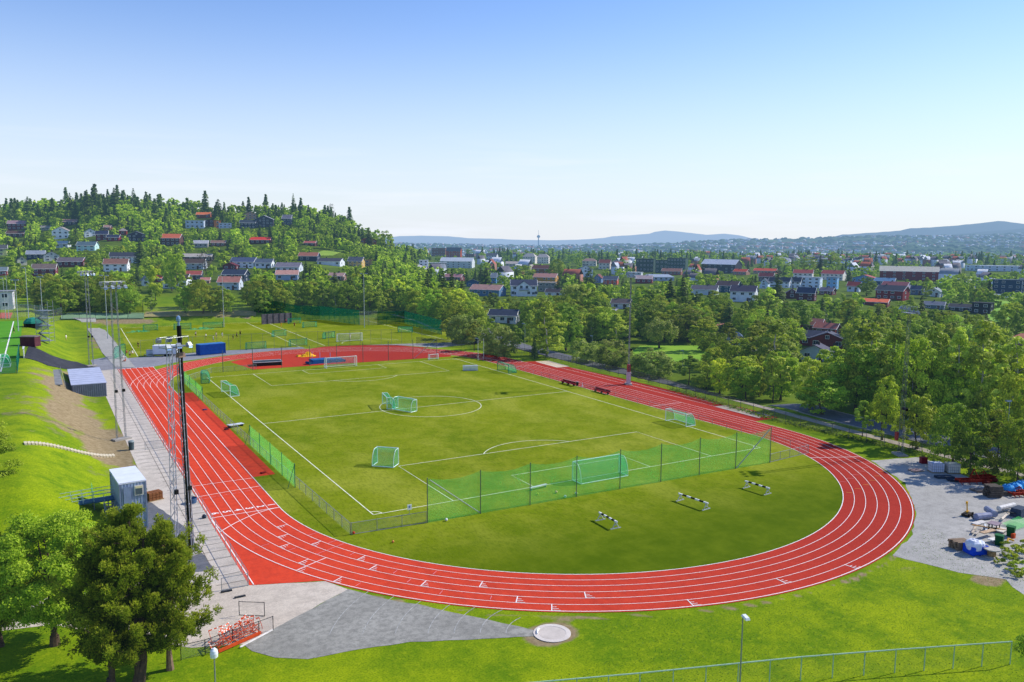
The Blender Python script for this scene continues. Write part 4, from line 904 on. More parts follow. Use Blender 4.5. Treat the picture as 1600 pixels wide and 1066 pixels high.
# heap of orange hurdles
ORG=paint('#d9552a',.5,.15,3,name='orange_hurdle_paint')
def hurdle_mesh():
    fr=MB(); 
    for s in(-.5,.5): fr.bar((s,0,.03),(s,.7,.03),.022,5); fr.bar((s,0,.03),(s,0,.95),.022,5); fr.bar((s,.4,.03),(s,0,.5),.015,4)
    fr.bar((-.5,0,.45),(.5,0,.45),.016,5)
    bo=MB(); bo.mat(0).box((0,0,.99),(1.2,.03,.08)); bo.mat(1).box((-.38,0,.99),(.3,.034,.082)); bo.box((.38,0,.99),(.3,.034,.082)); bo.box((0,0,.99),(.2,.034,.082)); return fr.mesh('frame',ORG),bo.mesh('crossbar',[paint('#efe9e2',.5,.05,3),ORG])
hf,hb=hurdle_mesh(); rg=random.Random(4); A=at(345,1010,0); B=at(404,984,0)
for i in range(18):
    u=i/17; p=A.lerp(B,u); nx=Vector((-(B-A).y,(B-A).x,0)).normalized()
    t=thing('hurdle','orange hurdle with white crossbar heaped with others by the lower left lawn','hurdle',(p.x+nx.x*rg.uniform(-.5,.6),p.y+nx.y*rg.uniform(-.5,.6),.06+rg.uniform(0,.2)),rg.uniform(-.5,.5)+math.atan2((B-A).y,(B-A).x)+(1.57 if i%4==0 else 0),'heaped orange hurdles')
    t.rotation_euler[0]=rg.uniform(-1.25,-.1); t.rotation_euler[1]=rg.uniform(-.25,.25)
    link('frame',hf,t); link('crossbar',hb,t)
def rack(mb):
    for x_ in(-1.7,0,1.7): mb.box((x_,0,.08),(.06,1.1,.06)); mb.bar((x_,-.5,.1),(x_,-.5,.9),.025,4)
    mb.bar((-1.8,-.5,.5),(1.8,-.5,.5),.025); mb.bar((-1.8,-.5,.9),(1.8,-.5,.9),.025); mb.bar((-1.8,.5,.1),(1.8,.5,.1),.025)
p=at(368,1003,0); put('hurdle_trolley','low orange steel trolley under the heap of hurdles','trolley',p,math.atan2((B-A).y,(B-A).x),[('frame',rack,ORG),('rail',lambda mb:(mb.box((0,-.6,.2),(3.6,.06,.25))),ORG)])
# ------------------------------------------------------------------ gravel yard goods
def cage(mb,w=1.15,d=1.0,h=1.15):
    for x_ in np.linspace(-w/2,w/2,7):
        for y_ in(-d/2-.02,d/2+.02): mb.bar((x_,y_,.12),(x_,y_,h),.018,4)
    for y_ in np.linspace(-d/2,d/2,6):
        for x_ in(-w/2-.02,w/2+.02): mb.bar((x_,y_,.12),(x_,y_,h),.018,4)
    for z_ in(.15,.5,.85,h): mb.tube([(-w/2,-d/2,z_),(w/2,-d/2,z_),(w/2,d/2,z_),(-w/2,d/2,z_),(-w/2,-d/2,z_)],.018,4)
for px,py,lb,c in ((1462,737.5,'white liquid tank in a wire cage, left of the pair in the yard','#d8dcea'),(1487,738.5,'cream liquid tank in a wire cage, right of the pair in the yard','#e2dccb')):
    p=at(px,py,0); put('caged_tank',lb,'tank',p,-.55,[('tank',lambda mb: mb.box((0,0,.68),(1.5,1.25,1.15)),paint(c,.5,.08,3)),('cage',lambda mb: cage(mb,1.55,1.3,1.3),GALV),('pallet',lambda mb: mb.box((0,0,.06),(1.6,1.35,.1)),WOODT)])
p=at(1442.5,724,0); put('red_crate','small dark red crate by the edge of the gravel yard','crate',p,-.5,[('body',lambda mb: mb.box((0,0,.4),(.8,.7,.8)),paint('#7f2730',.6,.2,3)),('lid',lambda mb: mb.box((0,0,.83),(.86,.76,.06)),paint('#93363c',.6,.2,3))])
p=at(1431,736,0); put('pallet','flat pinkish pallet lying alone on the gravel','pallet',p,-.2,[('board',lambda mb:[mb.box((x_,0,.13),(.2,1.2,.04)) for x_ in np.linspace(-.7,.7,6)],paint('#c9a796',.8,.2,3)),('runner',lambda mb:[mb.box((0,y_,.06),(1.6,.1,.1)) for y_ in(-.5,0,.5)],WOODT)])
def planks(px,py,lb,L,W_,H_,rz,c,n=5,name='timber_bundle',cat='timber'):
    p=at(px,py,0); t=thing(name,lb,cat,p,rz); m=paint(c,.85,.25,3)
    for k in range(n):
        for j in range(max(1,int(H_/.28))): mb=MB(); mb.box(((random.random()-.5)*.3,-W_/2+W_*(k+.5)/n,.16+.28*j),(L*random.uniform(.9,1.05),W_/n*.9,.24)); mb.build('plank',m,t)
    return t
planks(1475,747,'dark timber bundle on bearers in front of the caged tanks',2.3,.9,.5,-.5,'#45505c',3); planks(1494,752,'second dark timber bundle with pale strip beside the first one',2.0,.9,.5,-.6,'#3b4653',3)
planks(1530,768,'low pale brown stack of boards left of the grey block stack',1.6,1.2,.5,-.5,'#8f8378',4); planks(1551,776,'tall stack of dark grey weathered blocks in the yard',1.6,1.3,1.6,-.5,'#5c554e',4); planks(1569,773,'lower stack of weathered boards right of the tall grey stack',1.5,1.1,.8,-.4,'#6f655c',4)
def redmach(px,py,lb,s,rz):
    p=at(px,py,0); t=thing('red_machine_frame',lb,'farm implement',p,rz); m=paint('#9a2f22',.6,.25,3); rg=random.Random(px)
    mb=MB(); mb.box((0,0,.45),(3.4*s,.16,.35)); mb.box((0,.9,.45),(3.4*s,.14,.3)); mb.build('main_beam',m,t)
    for i in range(5): mb=MB(); mb.box((-1.6*s+.8*s*i,.45,.5),(.12,1.2,.14)); mb.bar((-1.6*s+.8*s*i,0,.4),(-1.6*s+.8*s*i+.2,-.2,.02),.04); mb.build('tine',m,t)
    mb=MB(); mb.tube([(-.5*s,.2,.6),(0,.5,1.5*s),(.5*s,.2,.6)],.06,5); mb.bar((0,.5,1.45*s),(0,1.2,.6),.05); mb.build('hitch',m,t)
    mb=MB(); mb.lathe([(.1,.0),(.45,.05),(.5,.25),(.3,.5)],10,(1.0*s,-.3,0)); mb.build('roller',paint('#6d2620',.7,.25,3),t)
redmach(1524,757,'long rusty red farm implement lying along the edge of the yard',1.25,-.45); redmach(1541,752,'red frame with raised hitch behind the long rusty implement',.8,-.3); redmach(1597,777,'small dark red frame at the right edge of the yard',.8,-.3)
def bag(mb,c=(0,0,0),r=.6,h=.9,sd=1):
    rg=random.Random(sd); n=12; prof=[(.75,0),(1.0,.15),(1.05,.5),(.95,.8),(.6,.98),(.15,1.0)]; V=[];F=[]
    for pr,pz in prof:
        for i in range(n): a_=2*PI*i/n; rr_=r*pr*rg.uniform(.88,1.08); V.append((c[0]+rr_*math.cos(a_),c[1]+rr_*math.sin(a_),c[2]+h*pz*rg.uniform(.93,1.04)))
    for k in range(len(prof)-1):
        for i in range(n): F.append((k*n+i,k*n+(i+1)%n,(k+1)*n+(i+1)%n,(k+1)*n+i))
    F.append(tuple(range((len(prof)-1)*n,len(prof)*n))); mb.add(V,F)
BLUB=paint('#3fa0dd',.5,.15,3,name='light_blue_sack')
for px,py,lb in ((1575,772,'light blue bulk bag next to the weathered stack, leftmost of three'),(1586,769,'light blue bulk bag, the middle one of three'),(1595,766,'light blue bulk bag, rightmost of three at the photo edge')):
    p=at(px,py,0); mb=MB(); bag(mb,(0,0,0),.72,1.15,px); o=mb.build('bulk_bag',BLUB,None,p,False); tag(o,lb,'bag')
    mb=MB(); [mb.tube([(x_,-.3,1.05),(x_,0,1.3),(x_,.3,1.05)],.04,4) for x_ in(-.3,.3)]; mb.build('strap',paint('#2a6fae',.6,.1,3),o)
p=at(1511,806,0); t=put('barrow_hoist','yellow hand machine on a dark base in the middle of the yard','machine',p,.2,[('base',lambda mb:(mb.box((0,0,.18),(1.3,.8,.22)),mb.box((.2,-.5,.1),(1.8,.12,.1),.5)),paint('#3a352f',.8,.25,3)),('mast_arm',lambda mb:(mb.bar((0,0,.3),(-.05,.1,1.55),.07),mb.bar((-.45,0,.6),(.5,0,.45),.06),mb.box((-.05,.1,1.5),(.18,.18,.25))),paint('#e2a51c',.5,.15,3)),('wheel',lambda mb:(mb.bar((-.5,-.45,.2),(-.5,-.3,.2),.2,10),mb.bar((.5,-.45,.2),(.5,-.3,.2),.2,10)),TYRE)])
for i,(px,py,L,rz,c,lb) in enumerate(((1536,812,1.9,-.3,'#8a8fa8','grey blue padded roll on a pallet, left of the sheet heap'),(1548,806,1.8,.9,'#9aa0b4','grey plastic sheeting bundle on top of the scrap heap'),(1573,799,2.8,-.1,'#dcd9d3','long white pipe lying at the back of the scrap heap'),(1571,812,3.4,.25,'#cfc0ae','cream plank leaning across the scrap heap'))):
    p=at(px,py,0); mb=MB(); r_=.38 if i<2 else .3 if i==2 else .16
    mb.bar((-L/2,0,r_+.1*i),(L/2,.1,r_+.12*i),r_,10 if i<3 else 4,r_*.9); tag(mb.build(('rolled_mat','plastic_bundle','pipe','plank')[i],paint(c,.6,.2,2),None,p),lb,('mat','bundle','pipe','plank')[i]).rotation_euler=(0,0,rz)
def loose(px,py,L,rz,c,lb,tilt=.05,w=.2,z=.15):
    p=at(px,py,0); mb=MB(); mb.box((0,0,z),(L,w,.09),0,0,tilt); o=mb.build('plank',paint(c,.8,.25,3),None,p); o.rotation_euler=(0,0,rz); tag(o,lb,'plank')
loose(1522,829,3.4,.42,'#c8b9a4','long pale plank pointing left out of the scrap heap'); loose(1528,833,2.4,.35,'#b7ada0','short grey plank under the long pale plank'); loose(1540,826,3.2,.55,'#cfd3d6','silver metal strip lying in the scrap heap',.1); loose(1545,830,3.4,-.65,'#b98f5c','brown plank crossing the pale ones in the scrap heap',.12,.18,.4)
loose(1530,818,2.0,.0,'#d8d3cc','flat white board left of the grey roll',.02,.7,.1); loose(1562,830,2.0,.2,'#d9cfc0','cream sheet near the green bins',.06,1.2,.2); loose(1543,839,2.2,.0,'#c7a988','pale brown board behind the blue tub',.02,.5,.6); loose(1555,847,1.6,-.1,'#e5e2dc','white panel right of the blue tub',.05,.7,.3)
p=at(1553,828,0); put('low_table','grey pink table top over a dark box in the scrap heap','table',p,.2,[('tabletop',lambda mb: mb.box((0,0,.72),(1.3,1.0,.08)),paint('#97868e',.7,.15,3)),('leg',lambda mb:[mb.box((x_,y_,.34),(.1,.1,.68)) for x_ in(-.5,.5) for y_ in(-.35,.35)],DARKM)])
for px,py,lb in ((1579,838,'dark green wheeled bin with orange base, farther one'),(1561,852,'dark green bin beside the blue tub, nearer one')):
    p=at(px,py,0); put('green_bin',lb,'bin',p,.3,[('body',lambda mb: mb.box((0,0,.5),(.62,.62,1.0),0,0,0,1.15),paint('#1f5a33',.6,.2,3)),('lid',lambda mb: mb.box((0,.03,1.04),(.76,.78,.08)),paint('#2a6b3e',.6,.2,3))])
p=at(1583,841,0); mb=MB(); mb.box((0,0,.25),(.35,.3,.5)); tag(mb.build('bucket',paint('#d8552a',.6,.15,3),None,p),'orange bucket at the foot of the farther green bin','bucket')
p=at(1578,848,0); mb=MB(); mb.tube([(-.5,0,.1),(0,.2,.35),(.5,-.1,.15)],.1,5); tag(mb.build('hose',paint('#e0a62a',.6,.15,3),None,p),'orange yellow hose piece between the green bins','hose')
p=at(1590,822,0); mb=MB(); mb.quad((-1.6,-.8,.15),(1.6,-.8,.35),(1.8,.9,.5),(-1.4,.9,.25)); tag(mb.build('folded_goal_net',NETG,None,p),'green net on a white frame lying at the right of the scrap','net')
p=at(1502,856,0); planks(1501,857,'weathered timber crate left of the blue tub',1.7,1.2,.85,-.35,'#8f7b66',4,'timber_crate','crate')
p=at(1524,865,0); t=thing('blue_tub','bright blue plastic pallet tub in the yard','tub',p,-.35); mb=MB(); 
for s_ in((0,-.62,1.7,.08),(0,.62,1.7,.08),(-.85,0,.08,1.3),(.85,0,.08,1.3)): mb.box((s_[0],s_[1],.5),(s_[2],s_[3],.8))
mb.box((0,0,.16),(1.7,1.3,.12)); mb.build('body',paint('#1d4fd0',.45,.12,3),t); mb=MB(); [mb.box((x_,0,.05),(.2,1.3,.12)) for x_ in(-.7,0,.7)]; mb.build('skid',paint('#163fae',.5,.1,3),t)
mb=MB(); bag(mb,(-.25,.05,.4),.72,1.05,3); bag(mb,(.45,0,.4),.6,.85,8); tag(mb.build('sack_heap',paint('#dfe3ee',.6,.15,3),None,p),'white crumpled sacks filling the bright blue tub','sack')
p=at(1549,870,0); put('cable_drum','grey white cable drum standing right of the blue tub','cable drum',p,0,[('flange',lambda mb:(mb.lathe([(.75,.75),(.75,.85)],20),mb.lathe([(.7,.0),(.7,.1)],20)),paint('#b9b4a8',.8,.2,3)),('core',lambda mb: mb.lathe([(.38,.1),(.38,.75)],16),WOODT)])
p=at(1592,806,0); put('dark_machine','dark blue machine at the right edge beyond the scrap heap','machine',p,.1,[('body',lambda mb: mb.box((0,0,.5),(2.0,1.2,.9),0,0,0,.85),paint('#3d4a5c',.6,.2,2)),('arm',lambda mb: mb.bar((-1,0,.5),(-2.6,.6,.9),.07),DARKM)])
# ------------------------------------------------------------------ people
def skin_body(joints,edges,mats,zones,name='person'):
    me=bpy.data.meshes.new('sk'); me.from_pydata([j[0] for j in joints],edges,[]); o=bpy.data.objects.new('sk',me); COL.objects.link(o)
    md=o.modifiers.new('s','SKIN'); md.use_smooth_shade=True
    for i,j in enumerate(joints): v=me.skin_vertices[0].data[i]; v.radius=(j[1],j[2] if len(j)>2 else j[1]); v.use_root=(i==0)
    sb=o.modifiers.new('u','SUBSURF'); sb.levels=1; sb.render_levels=1
    bpy.context.view_layer.update(); ev=o.evaluated_get(bpy.context.evaluated_depsgraph_get()); r=bpy.data.meshes.new_from_object(ev); bpy.data.objects.remove(o)
    r.name=name; r.materials.clear()
    for m in mats: r.materials.append(m)
    for p_ in r.polygons: p_.material_index=zones(p_.center); p_.use_smooth=True
    return r
SKIN=paint('#c98f70',.6,.08,4,name='skin'); 
def person(label,p,rz,pose,shirt,shorts,hair='#3a2618',group='people on and around the back training pitch'):
    s=pose=='sit'; k=.55 if s else 1.0; hz=.22 if s else .93; st={'stand':(.06,-.06),'walk':(.22,-.22),'run':(.42,-.38),'sit':(.5,.5)}[pose]
    J=[((0,0,hz),.14,.11),((0,0,hz+.25),.15,.10),((0,.01,hz+.47),.17,.10),((0,.0,hz+.59),.055),((0,-.02,hz+.70),.085,.10),((0,-.02,hz+.80),.075,.09)]
    E=[(0,1),(1,2),(2,3),(3,4),(4,5)]
    for sd,f_ in((-1,st[0]),(1,st[1])):
        b_=len(J)
        if s: J+= [((sd*.10,-.05,hz),.09),((sd*.16,-.42,hz+.22),.065),((sd*.15,-.66,.08),.045),((sd*.15,-.80,.04),.04)]
        else: J+= [((sd*.10,0,hz-.08),.09),((sd*.11,-f_*.55,.50),.062),((sd*.11,-f_*.6+(.16 if f_<0 else 0),.10),.042),((sd*.11,-f_*.6-.14+(.16 if f_<0 else 0),.045),.038)]
        E+=[(0,b_),(b_,b_+1),(b_+1,b_+2),(b_+2,b_+3)]
        b_=len(J); g=-f_*.9 if not s else -.1
        J+= [((sd*.20,0,hz+.50),.055),((sd*.27,g*-.3,hz+.24),.042),((sd*.28,-abs(g)*.5-.08,hz+.03),.034),((sd*.28,-abs(g)*.5-.14,hz-.05),.030)]
        E+=[(2,b_),(b_,b_+1),(b_+1,b_+2),(b_+2,b_+3)]
    def zn(c):
        if c.z>hz+.56: return 0
        if abs(c.x)>.255: return 0
        if c.z>hz+.03: return 1
        if s: return 2 if c.y>-.35 else 0
        return 2 if c.z>.52 else (0 if c.z>.09 else 3)
    me=skin_body(J,E,[SKIN,paint(shirt,.8,.12,4),paint(shorts,.8,.12,4),BLK],zn)
    o=link('person',me,None,p,(0,0,rz)); tag(o,label,'person',group)
    mb=MB(); mb.lathe([(.085,hz+.72),(.105,hz+.80),(.085,hz+.88),(.02,hz+.92)],10,(0,.012,0)); mb.build('hair',paint(hair,.8,.2,4),o)
    return o
PP=[(216,544.5,'run','#1e2226','#15171a','person in black running near the left end of the back pitch'),(322,530,'stand','#e9e6e0','#22252a','person in white top and dark shorts, left of the group by the blue container'),(333.5,534,'stand','#e9ebf0','#7f93b8','person in white top and blue shorts, lowest of the group by the blue container'),(338,528,'stand','#e8d2c8','#c9b5a8','person in pale clothes, second row of the group by the blue container'),
 (347.5,528,'stand','#e6e6e2','#c9c9c5','person dressed all in white, right of the group by the blue container'),(364.5,532,'walk','#2f3a36','#24282b','person in dark green walking, left of the three dark players'),(370,529,'run','#2a3136','#1c1e21','person in dark top, middle one of the three dark players'),(375.5,525.5,'walk','#22262a','#1a1c20','person in black, farthest of the three dark players'),
 (460,512,'run','#8c2230','#1d1f24','person in a dark red shirt near the rounded green goal'),(439.5,512,'stand','#e2b51e','#d9a71a','person in a yellow bib by the grey plank wall'),(447,506,'stand','#a83642','#2b2d33','person in a red top standing by the grey plank wall'),(547.5,531,'stand','#e8e4dc','#d8cfc4','person in white in the middle of the white framed goal'),
 (306,527,'stand','#e0d4c8','#4a4a4a','person in beige beside the white camera mast head'),(229.5,556,'sit','#e2ddd6','#b9aca0','person in white sitting on the grass left of the white box')]
for i,(px,py,po,sh,so_,lb) in enumerate(PP): person(lb,at(px,py,0)+Vector((0,0,.02)),random.uniform(-3,3),po,sh,so_)
for i,(px,py,sh,lb) in enumerate(((188,555,'#d98a70','person in salmon top sitting under the stack of green goals'),(193,561,'#e8e0d4','person in cream sitting nearest the path corner'),(198,553,'#c96a58','person in brick red sitting right of the green goals'),(203,559,'#e0c8b0','person in pale peach sitting lowest right of the group'),(207,553,'#f0e9e0','person in white sitting at the right end of the group'),(196,566,'#b8503c','person in dark orange sitting in front of the group'))):
    person(lb,at(px,py,0)+Vector((0,0,.02)),random.uniform(-3,3),'sit' if i%3 else 'stand',sh,'#5a4a44',group='people resting at the left corner of the back pitch')
person('person in white walking across the grass knoll',at(103.5,532),1.0,'walk','#ebe7e0','#cfc9c0',group='people on the grass knoll'); 
person('person in black standing on the bright upper pitch',at(22,521,5.08),2.0,'stand','#1c1f22','#17191b',group='people on the upper pitch')
# ------------------------------------------------------------------ vehicles
def car(label,px,py,rz,c,van=False,group='vehicles on the roads and car parks'):
    p=at(px,py); t=thing('parked_car',label,'car',p+Vector((0,0,.08)),rz,group); L,Wd,Hh=(4.3,1.75,1.45) if not van else (5.2,1.9,2.1)
    mb=MB(); mb.box((0,0,.62),(L,Wd,.62),0,0,0,.97); mb.mat(0).box((-.15 if not van else -.3,0,Hh-.27),(L*(.52 if not van else .72),Wd*.88,Hh-.9),0,0,0,.82); mb.build('body',paint(c,.3,.05,2,.2,haze=True),t)
    mb=MB(); mb.box((-.15 if not van else -.3,0,Hh-.42),(L*(.49 if not van else .70),Wd*.91,(Hh-.9)*.55),0,0,0,.9); mb.build('window',paint('#1c262e',.12,.05,2,haze=True),t)
    for x_ in(-L*.3,L*.3):
        for y_ in(-Wd/2,Wd/2): mb=MB(); mb.bar((x_,y_-.08,.31),(x_,y_+.08,.31),.31,12); mb.build('wheel',TYRE,t)
for i,(px,py,rz,c,lb) in enumerate(((674,424,.4,'#2b2f36','dark car parked in front of the low white school building, left one'),(683,426,.5,'#c9ced4','silver car parked before the low white school building'),(679,431,.3,'#e4e6e8','white car nearest the light grey car park'),(650,441,.2,'#3c4148','dark car at the back of the light grey car park'),(739,533,1.3,'#1f2329','black car on the road behind the dark green netting, left one'),(744,537,1.3,'#252a30','black car on the road just behind the first black one'),
   (1516,449,.2,'#24303f','dark blue car on the pale car park left of the blue block'),(1526,451,.2,'#dfe2e6','white car on the pale car park left of the blue block'),(1545,446,.3,'#3a3f46','grey car behind the small round tree by the blue block'),(1538,447,.3,'#9aa2aa','silver car behind the small round tree by the blue block'),(952,487,.0,'#dfe3e8','white car in the drive beside the long white house'))): car(lb,px,py,rz-YAW,c)
def caravan(lb,px,py,c='#e6e9ee'):
    p=at(px,py); t=thing('caravan',lb,'caravan',p,-YAW+.1,'white caravans before the blue block')
    mb=MB(); mb.box((0,0,1.55),(5.6,2.2,2.2),0,0,0,.95); mb.build('body',paint(c,.4,.06,1,haze=True),t)
    mb=MB(); [mb.box((x_,-1.1,1.75),(1.1,.06,.6)) for x_ in(-1.6,.2,1.8)]; mb.build('window',paint('#29323c',.2,.05,2,haze=True),t)
    mb=MB(); mb.bar((0,-1.05,.33),(0,-.85,.33),.33,12); mb.build('wheel',TYRE,t)
caravan('white caravan parked on the green slope, left one of the pair',1555,467); caravan('white caravan parked on the green slope, right one of the pair',1573,466)
# ------------------------------------------------------------------ houses
HP={}
def hm(c,var=.12,sc=.5,rough=.75): return paint(c,rough,var,sc,haze=True,name='house_'+c.strip('#'))
GLASS=paint('#27323e',.2,.15,2,haze=True,name='house_window_glass'); TRIM=hm('#e8e8e6',.05)
_win={}
def win_mesh(w,h):
    k=(round(w,1),round(h,1))
    if k not in _win:
        mb=MB(); mb.mat(0)
        for c,s in (((0,0,h/2+.04),(w+.24,.12,.12)),((0,0,-h/2-.04),(w+.24,.14,.12)),((-w/2-.06,0,0),(.12,.12,h)),((w/2+.06,0,0),(.12,.12,h)),((0,-.01,0),(.06,.1,h))): mb.box(c,s)
        mb.mat(1).box((0,.02,0),(w,.06,h)); _win[k]=mb.mesh('window',[TRIM,GLASS])
    return _win[k]
HB=[]   # screen boxes kept clear of trees: x0,x1,ytop,ybase,depth
def house(x0,x1,yt,yb,wall,roof,style,label,rot=None,floors=None,group=None,name='house',cat='house',dep=None,gcol=None,wn_=None,p=None,clear=True):
    xc=(x0+x1)/2; p=p or at(xc,yb); D=depth(p); w=max(3.0,(x1-x0)/FPX*D); h=max(2.8,(yb-yt)/FPX*D); dep=dep or min(max(5.5,w*.62),9.5 if w<30 else 16)
    if style=='side': w*=.94
    ht=h if style=='flat' else h*(.60 if h<7 else .66); hr=h-ht
    brg=math.atan2(p.x-CX,p.y-CY)
    rot=(random.uniform(-22,8) if rot is None else rot); rz=-brg+R(rot)
    base=p+Vector((math.sin(brg),math.cos(brg),0))*dep/2; base.z=float(H(p.x,p.y))
    t=thing(name,label,cat,base,rz,group); hw,hd=w/2,dep/2; wm=hm(wall); rm=hm(roof,.16,.8)
    mb=MB(); lo=-2.0 if D>150 else -.5
    if style in('side','gable'):
        if style=='side': R0,R1=(-hw,0,h),(hw,0,h); ga=[((-hw,-hd),(-hw,hd)),((hw,hd),(hw,-hd))]
        else: R0,R1=(0,-hd,h),(0,hd,h); ga=[((hw,-hd),(-hw,-hd)),((-hw,hd),(hw,hd))]
        mb.add([(-hw,-hd,lo),(hw,-hd,lo),(hw,hd,lo),(-hw,hd,lo),(-hw,-hd,ht),(hw,-hd,ht),(hw,hd,ht),(-hw,hd,ht)],[(0,1,5,4),(1,2,6,5),(2,3,7,6),(3,0,4,7)])
        if style=='side': mb.add([(-hw,-hd,ht),(-hw,hd,ht),R0,(hw,-hd,ht),(hw,hd,ht),R1],[(0,2,1),(3,4,5)])
        else: mb.add([(-hw,-hd,ht),(hw,-hd,ht),R0,(-hw,hd,ht),(hw,hd,ht),R1],[(0,1,2),(3,5,4)])
    else: mb.add([(-hw,-hd,lo),(hw,-hd,lo),(hw,hd,lo),(-hw,hd,lo),(-hw,-hd,ht),(hw,-hd,ht),(hw,hd,ht),(-hw,hd,ht)],[(0,1,5,4),(1,2,6,5),(2,3,7,6),(3,0,4,7),(4,5,6,7)])
    mb.build('wall',wm,t)
    mb=MB(); e=.45; th=.18
    def slab(a,b,c,d):
        a,b,c,d=[Vector(v) for v in(a,b,c,d)]; up=Vector((0,0,th)); mb.add([a,b,c,d,a+up,b+up,c+up,d+up],[(3,2,1,0),(4,5,6,7),(0,1,5,4),(1,2,6,5),(2,3,7,6),(3,0,4,7)])
    if style=='side':
        k=e*hr/hd
        slab((-hw-e,-hd-e,ht-k),(hw+e,-hd-e,ht-k),(hw+e,0,h),(-hw-e,0,h)); slab((-hw-e,0,h),(hw+e,0,h),(hw+e,hd+e,ht-k),(-hw-e,hd+e,ht-k))
    elif style=='gable':
        k=e*hr/hw
        slab((-hw-e,-hd-e,ht-k),(0,-hd-e,h),(0,hd+e,h),(-hw-e,hd+e,ht-k)); slab((0,-hd-e,h),(hw+e,-hd-e,ht-k),(hw+e,hd+e,ht-k),(0,hd+e,h))
    elif style=='hip':
        q=min(hw,hd)*.8; mb.add([(-hw-e,-hd-e,ht),(hw+e,-hd-e,ht),(hw+e,hd+e,ht),(-hw-e,hd+e,ht),(-hw+q,0,h),(hw-q,0,h)],[(0,1,5,4),(1,2,5),(2,3,4,5),(3,0,4),(3,2,1,0)])
    else: mb.box((0,0,ht+.12),(w+.7,dep+.7,.28))
    ro=mb.build('roof',rm,t)
    if style in('side','gable','hip') and w>6:
        c=MB(); cx_=random.uniform(-.25,.25)*w if style!='gable' else .3; c.box((cx_,.3,h+.25),(.6,.6,1.3)); c.build('chimney',hm('#4c4444'),ro)
    # windows on the two faces the photo can show
    fl=floors or (1 if ht<3.6 else 2 if ht<6.6 else 3); fh=ht/fl; nw=wn_ or int(min(6,max(1,w/3.1))); wh=min(1.3,fh*.42); ww=min(1.5,w/nw*.42)
    for f_ in range(fl):
        for i in range(nw):
            if nw>2 and random.random()<.12: continue
            link('window',win_mesh(ww,wh),t,(-hw+w*(i+.5)/nw,-hd-.03,fh*(f_+.56)))
    if style=='gable' and hr>1.8: link('window',win_mesh(1.0,1.0),t,(0,-hd-.03,ht+hr*.3))
    if D<600:
        for f_ in range(fl): link('window',win_mesh(.9,wh),t,(hw+.03,-.1*dep,fh*(f_+.56)),(0,0,PI/2))
    if D<520 and w>6: d_=MB(); d_.box((hw*.45,-hd-.05,1.05),(1.0,.1,2.1)); d_.build('door',hm('#5b4038'),t)
    if style=='side' and D<900:
        b=MB(); b.bar((-hw-e,-hd-e,ht-.1),(hw+e,-hd-e,ht-.1),.09,4)
        for s in(-1,1): b.tube([(s*(hw+e+.02),-hd-e,ht-e*hr/hd+.06),(s*(hw+e+.02),0,h+.1),(s*(hw+e+.02),hd+e,ht-e*hr/hd+.06)],.12,4)
        b.build('bargeboard',TRIM,t)
    if clear: HB.append((x0,x1,yt,yb,D,p.x,p.y,w))
    return t
WH='#eef0f4'; DG='#4b4a50'; BR='#8f6a5c'; NV='#353c4e'; DR='#6b2630'
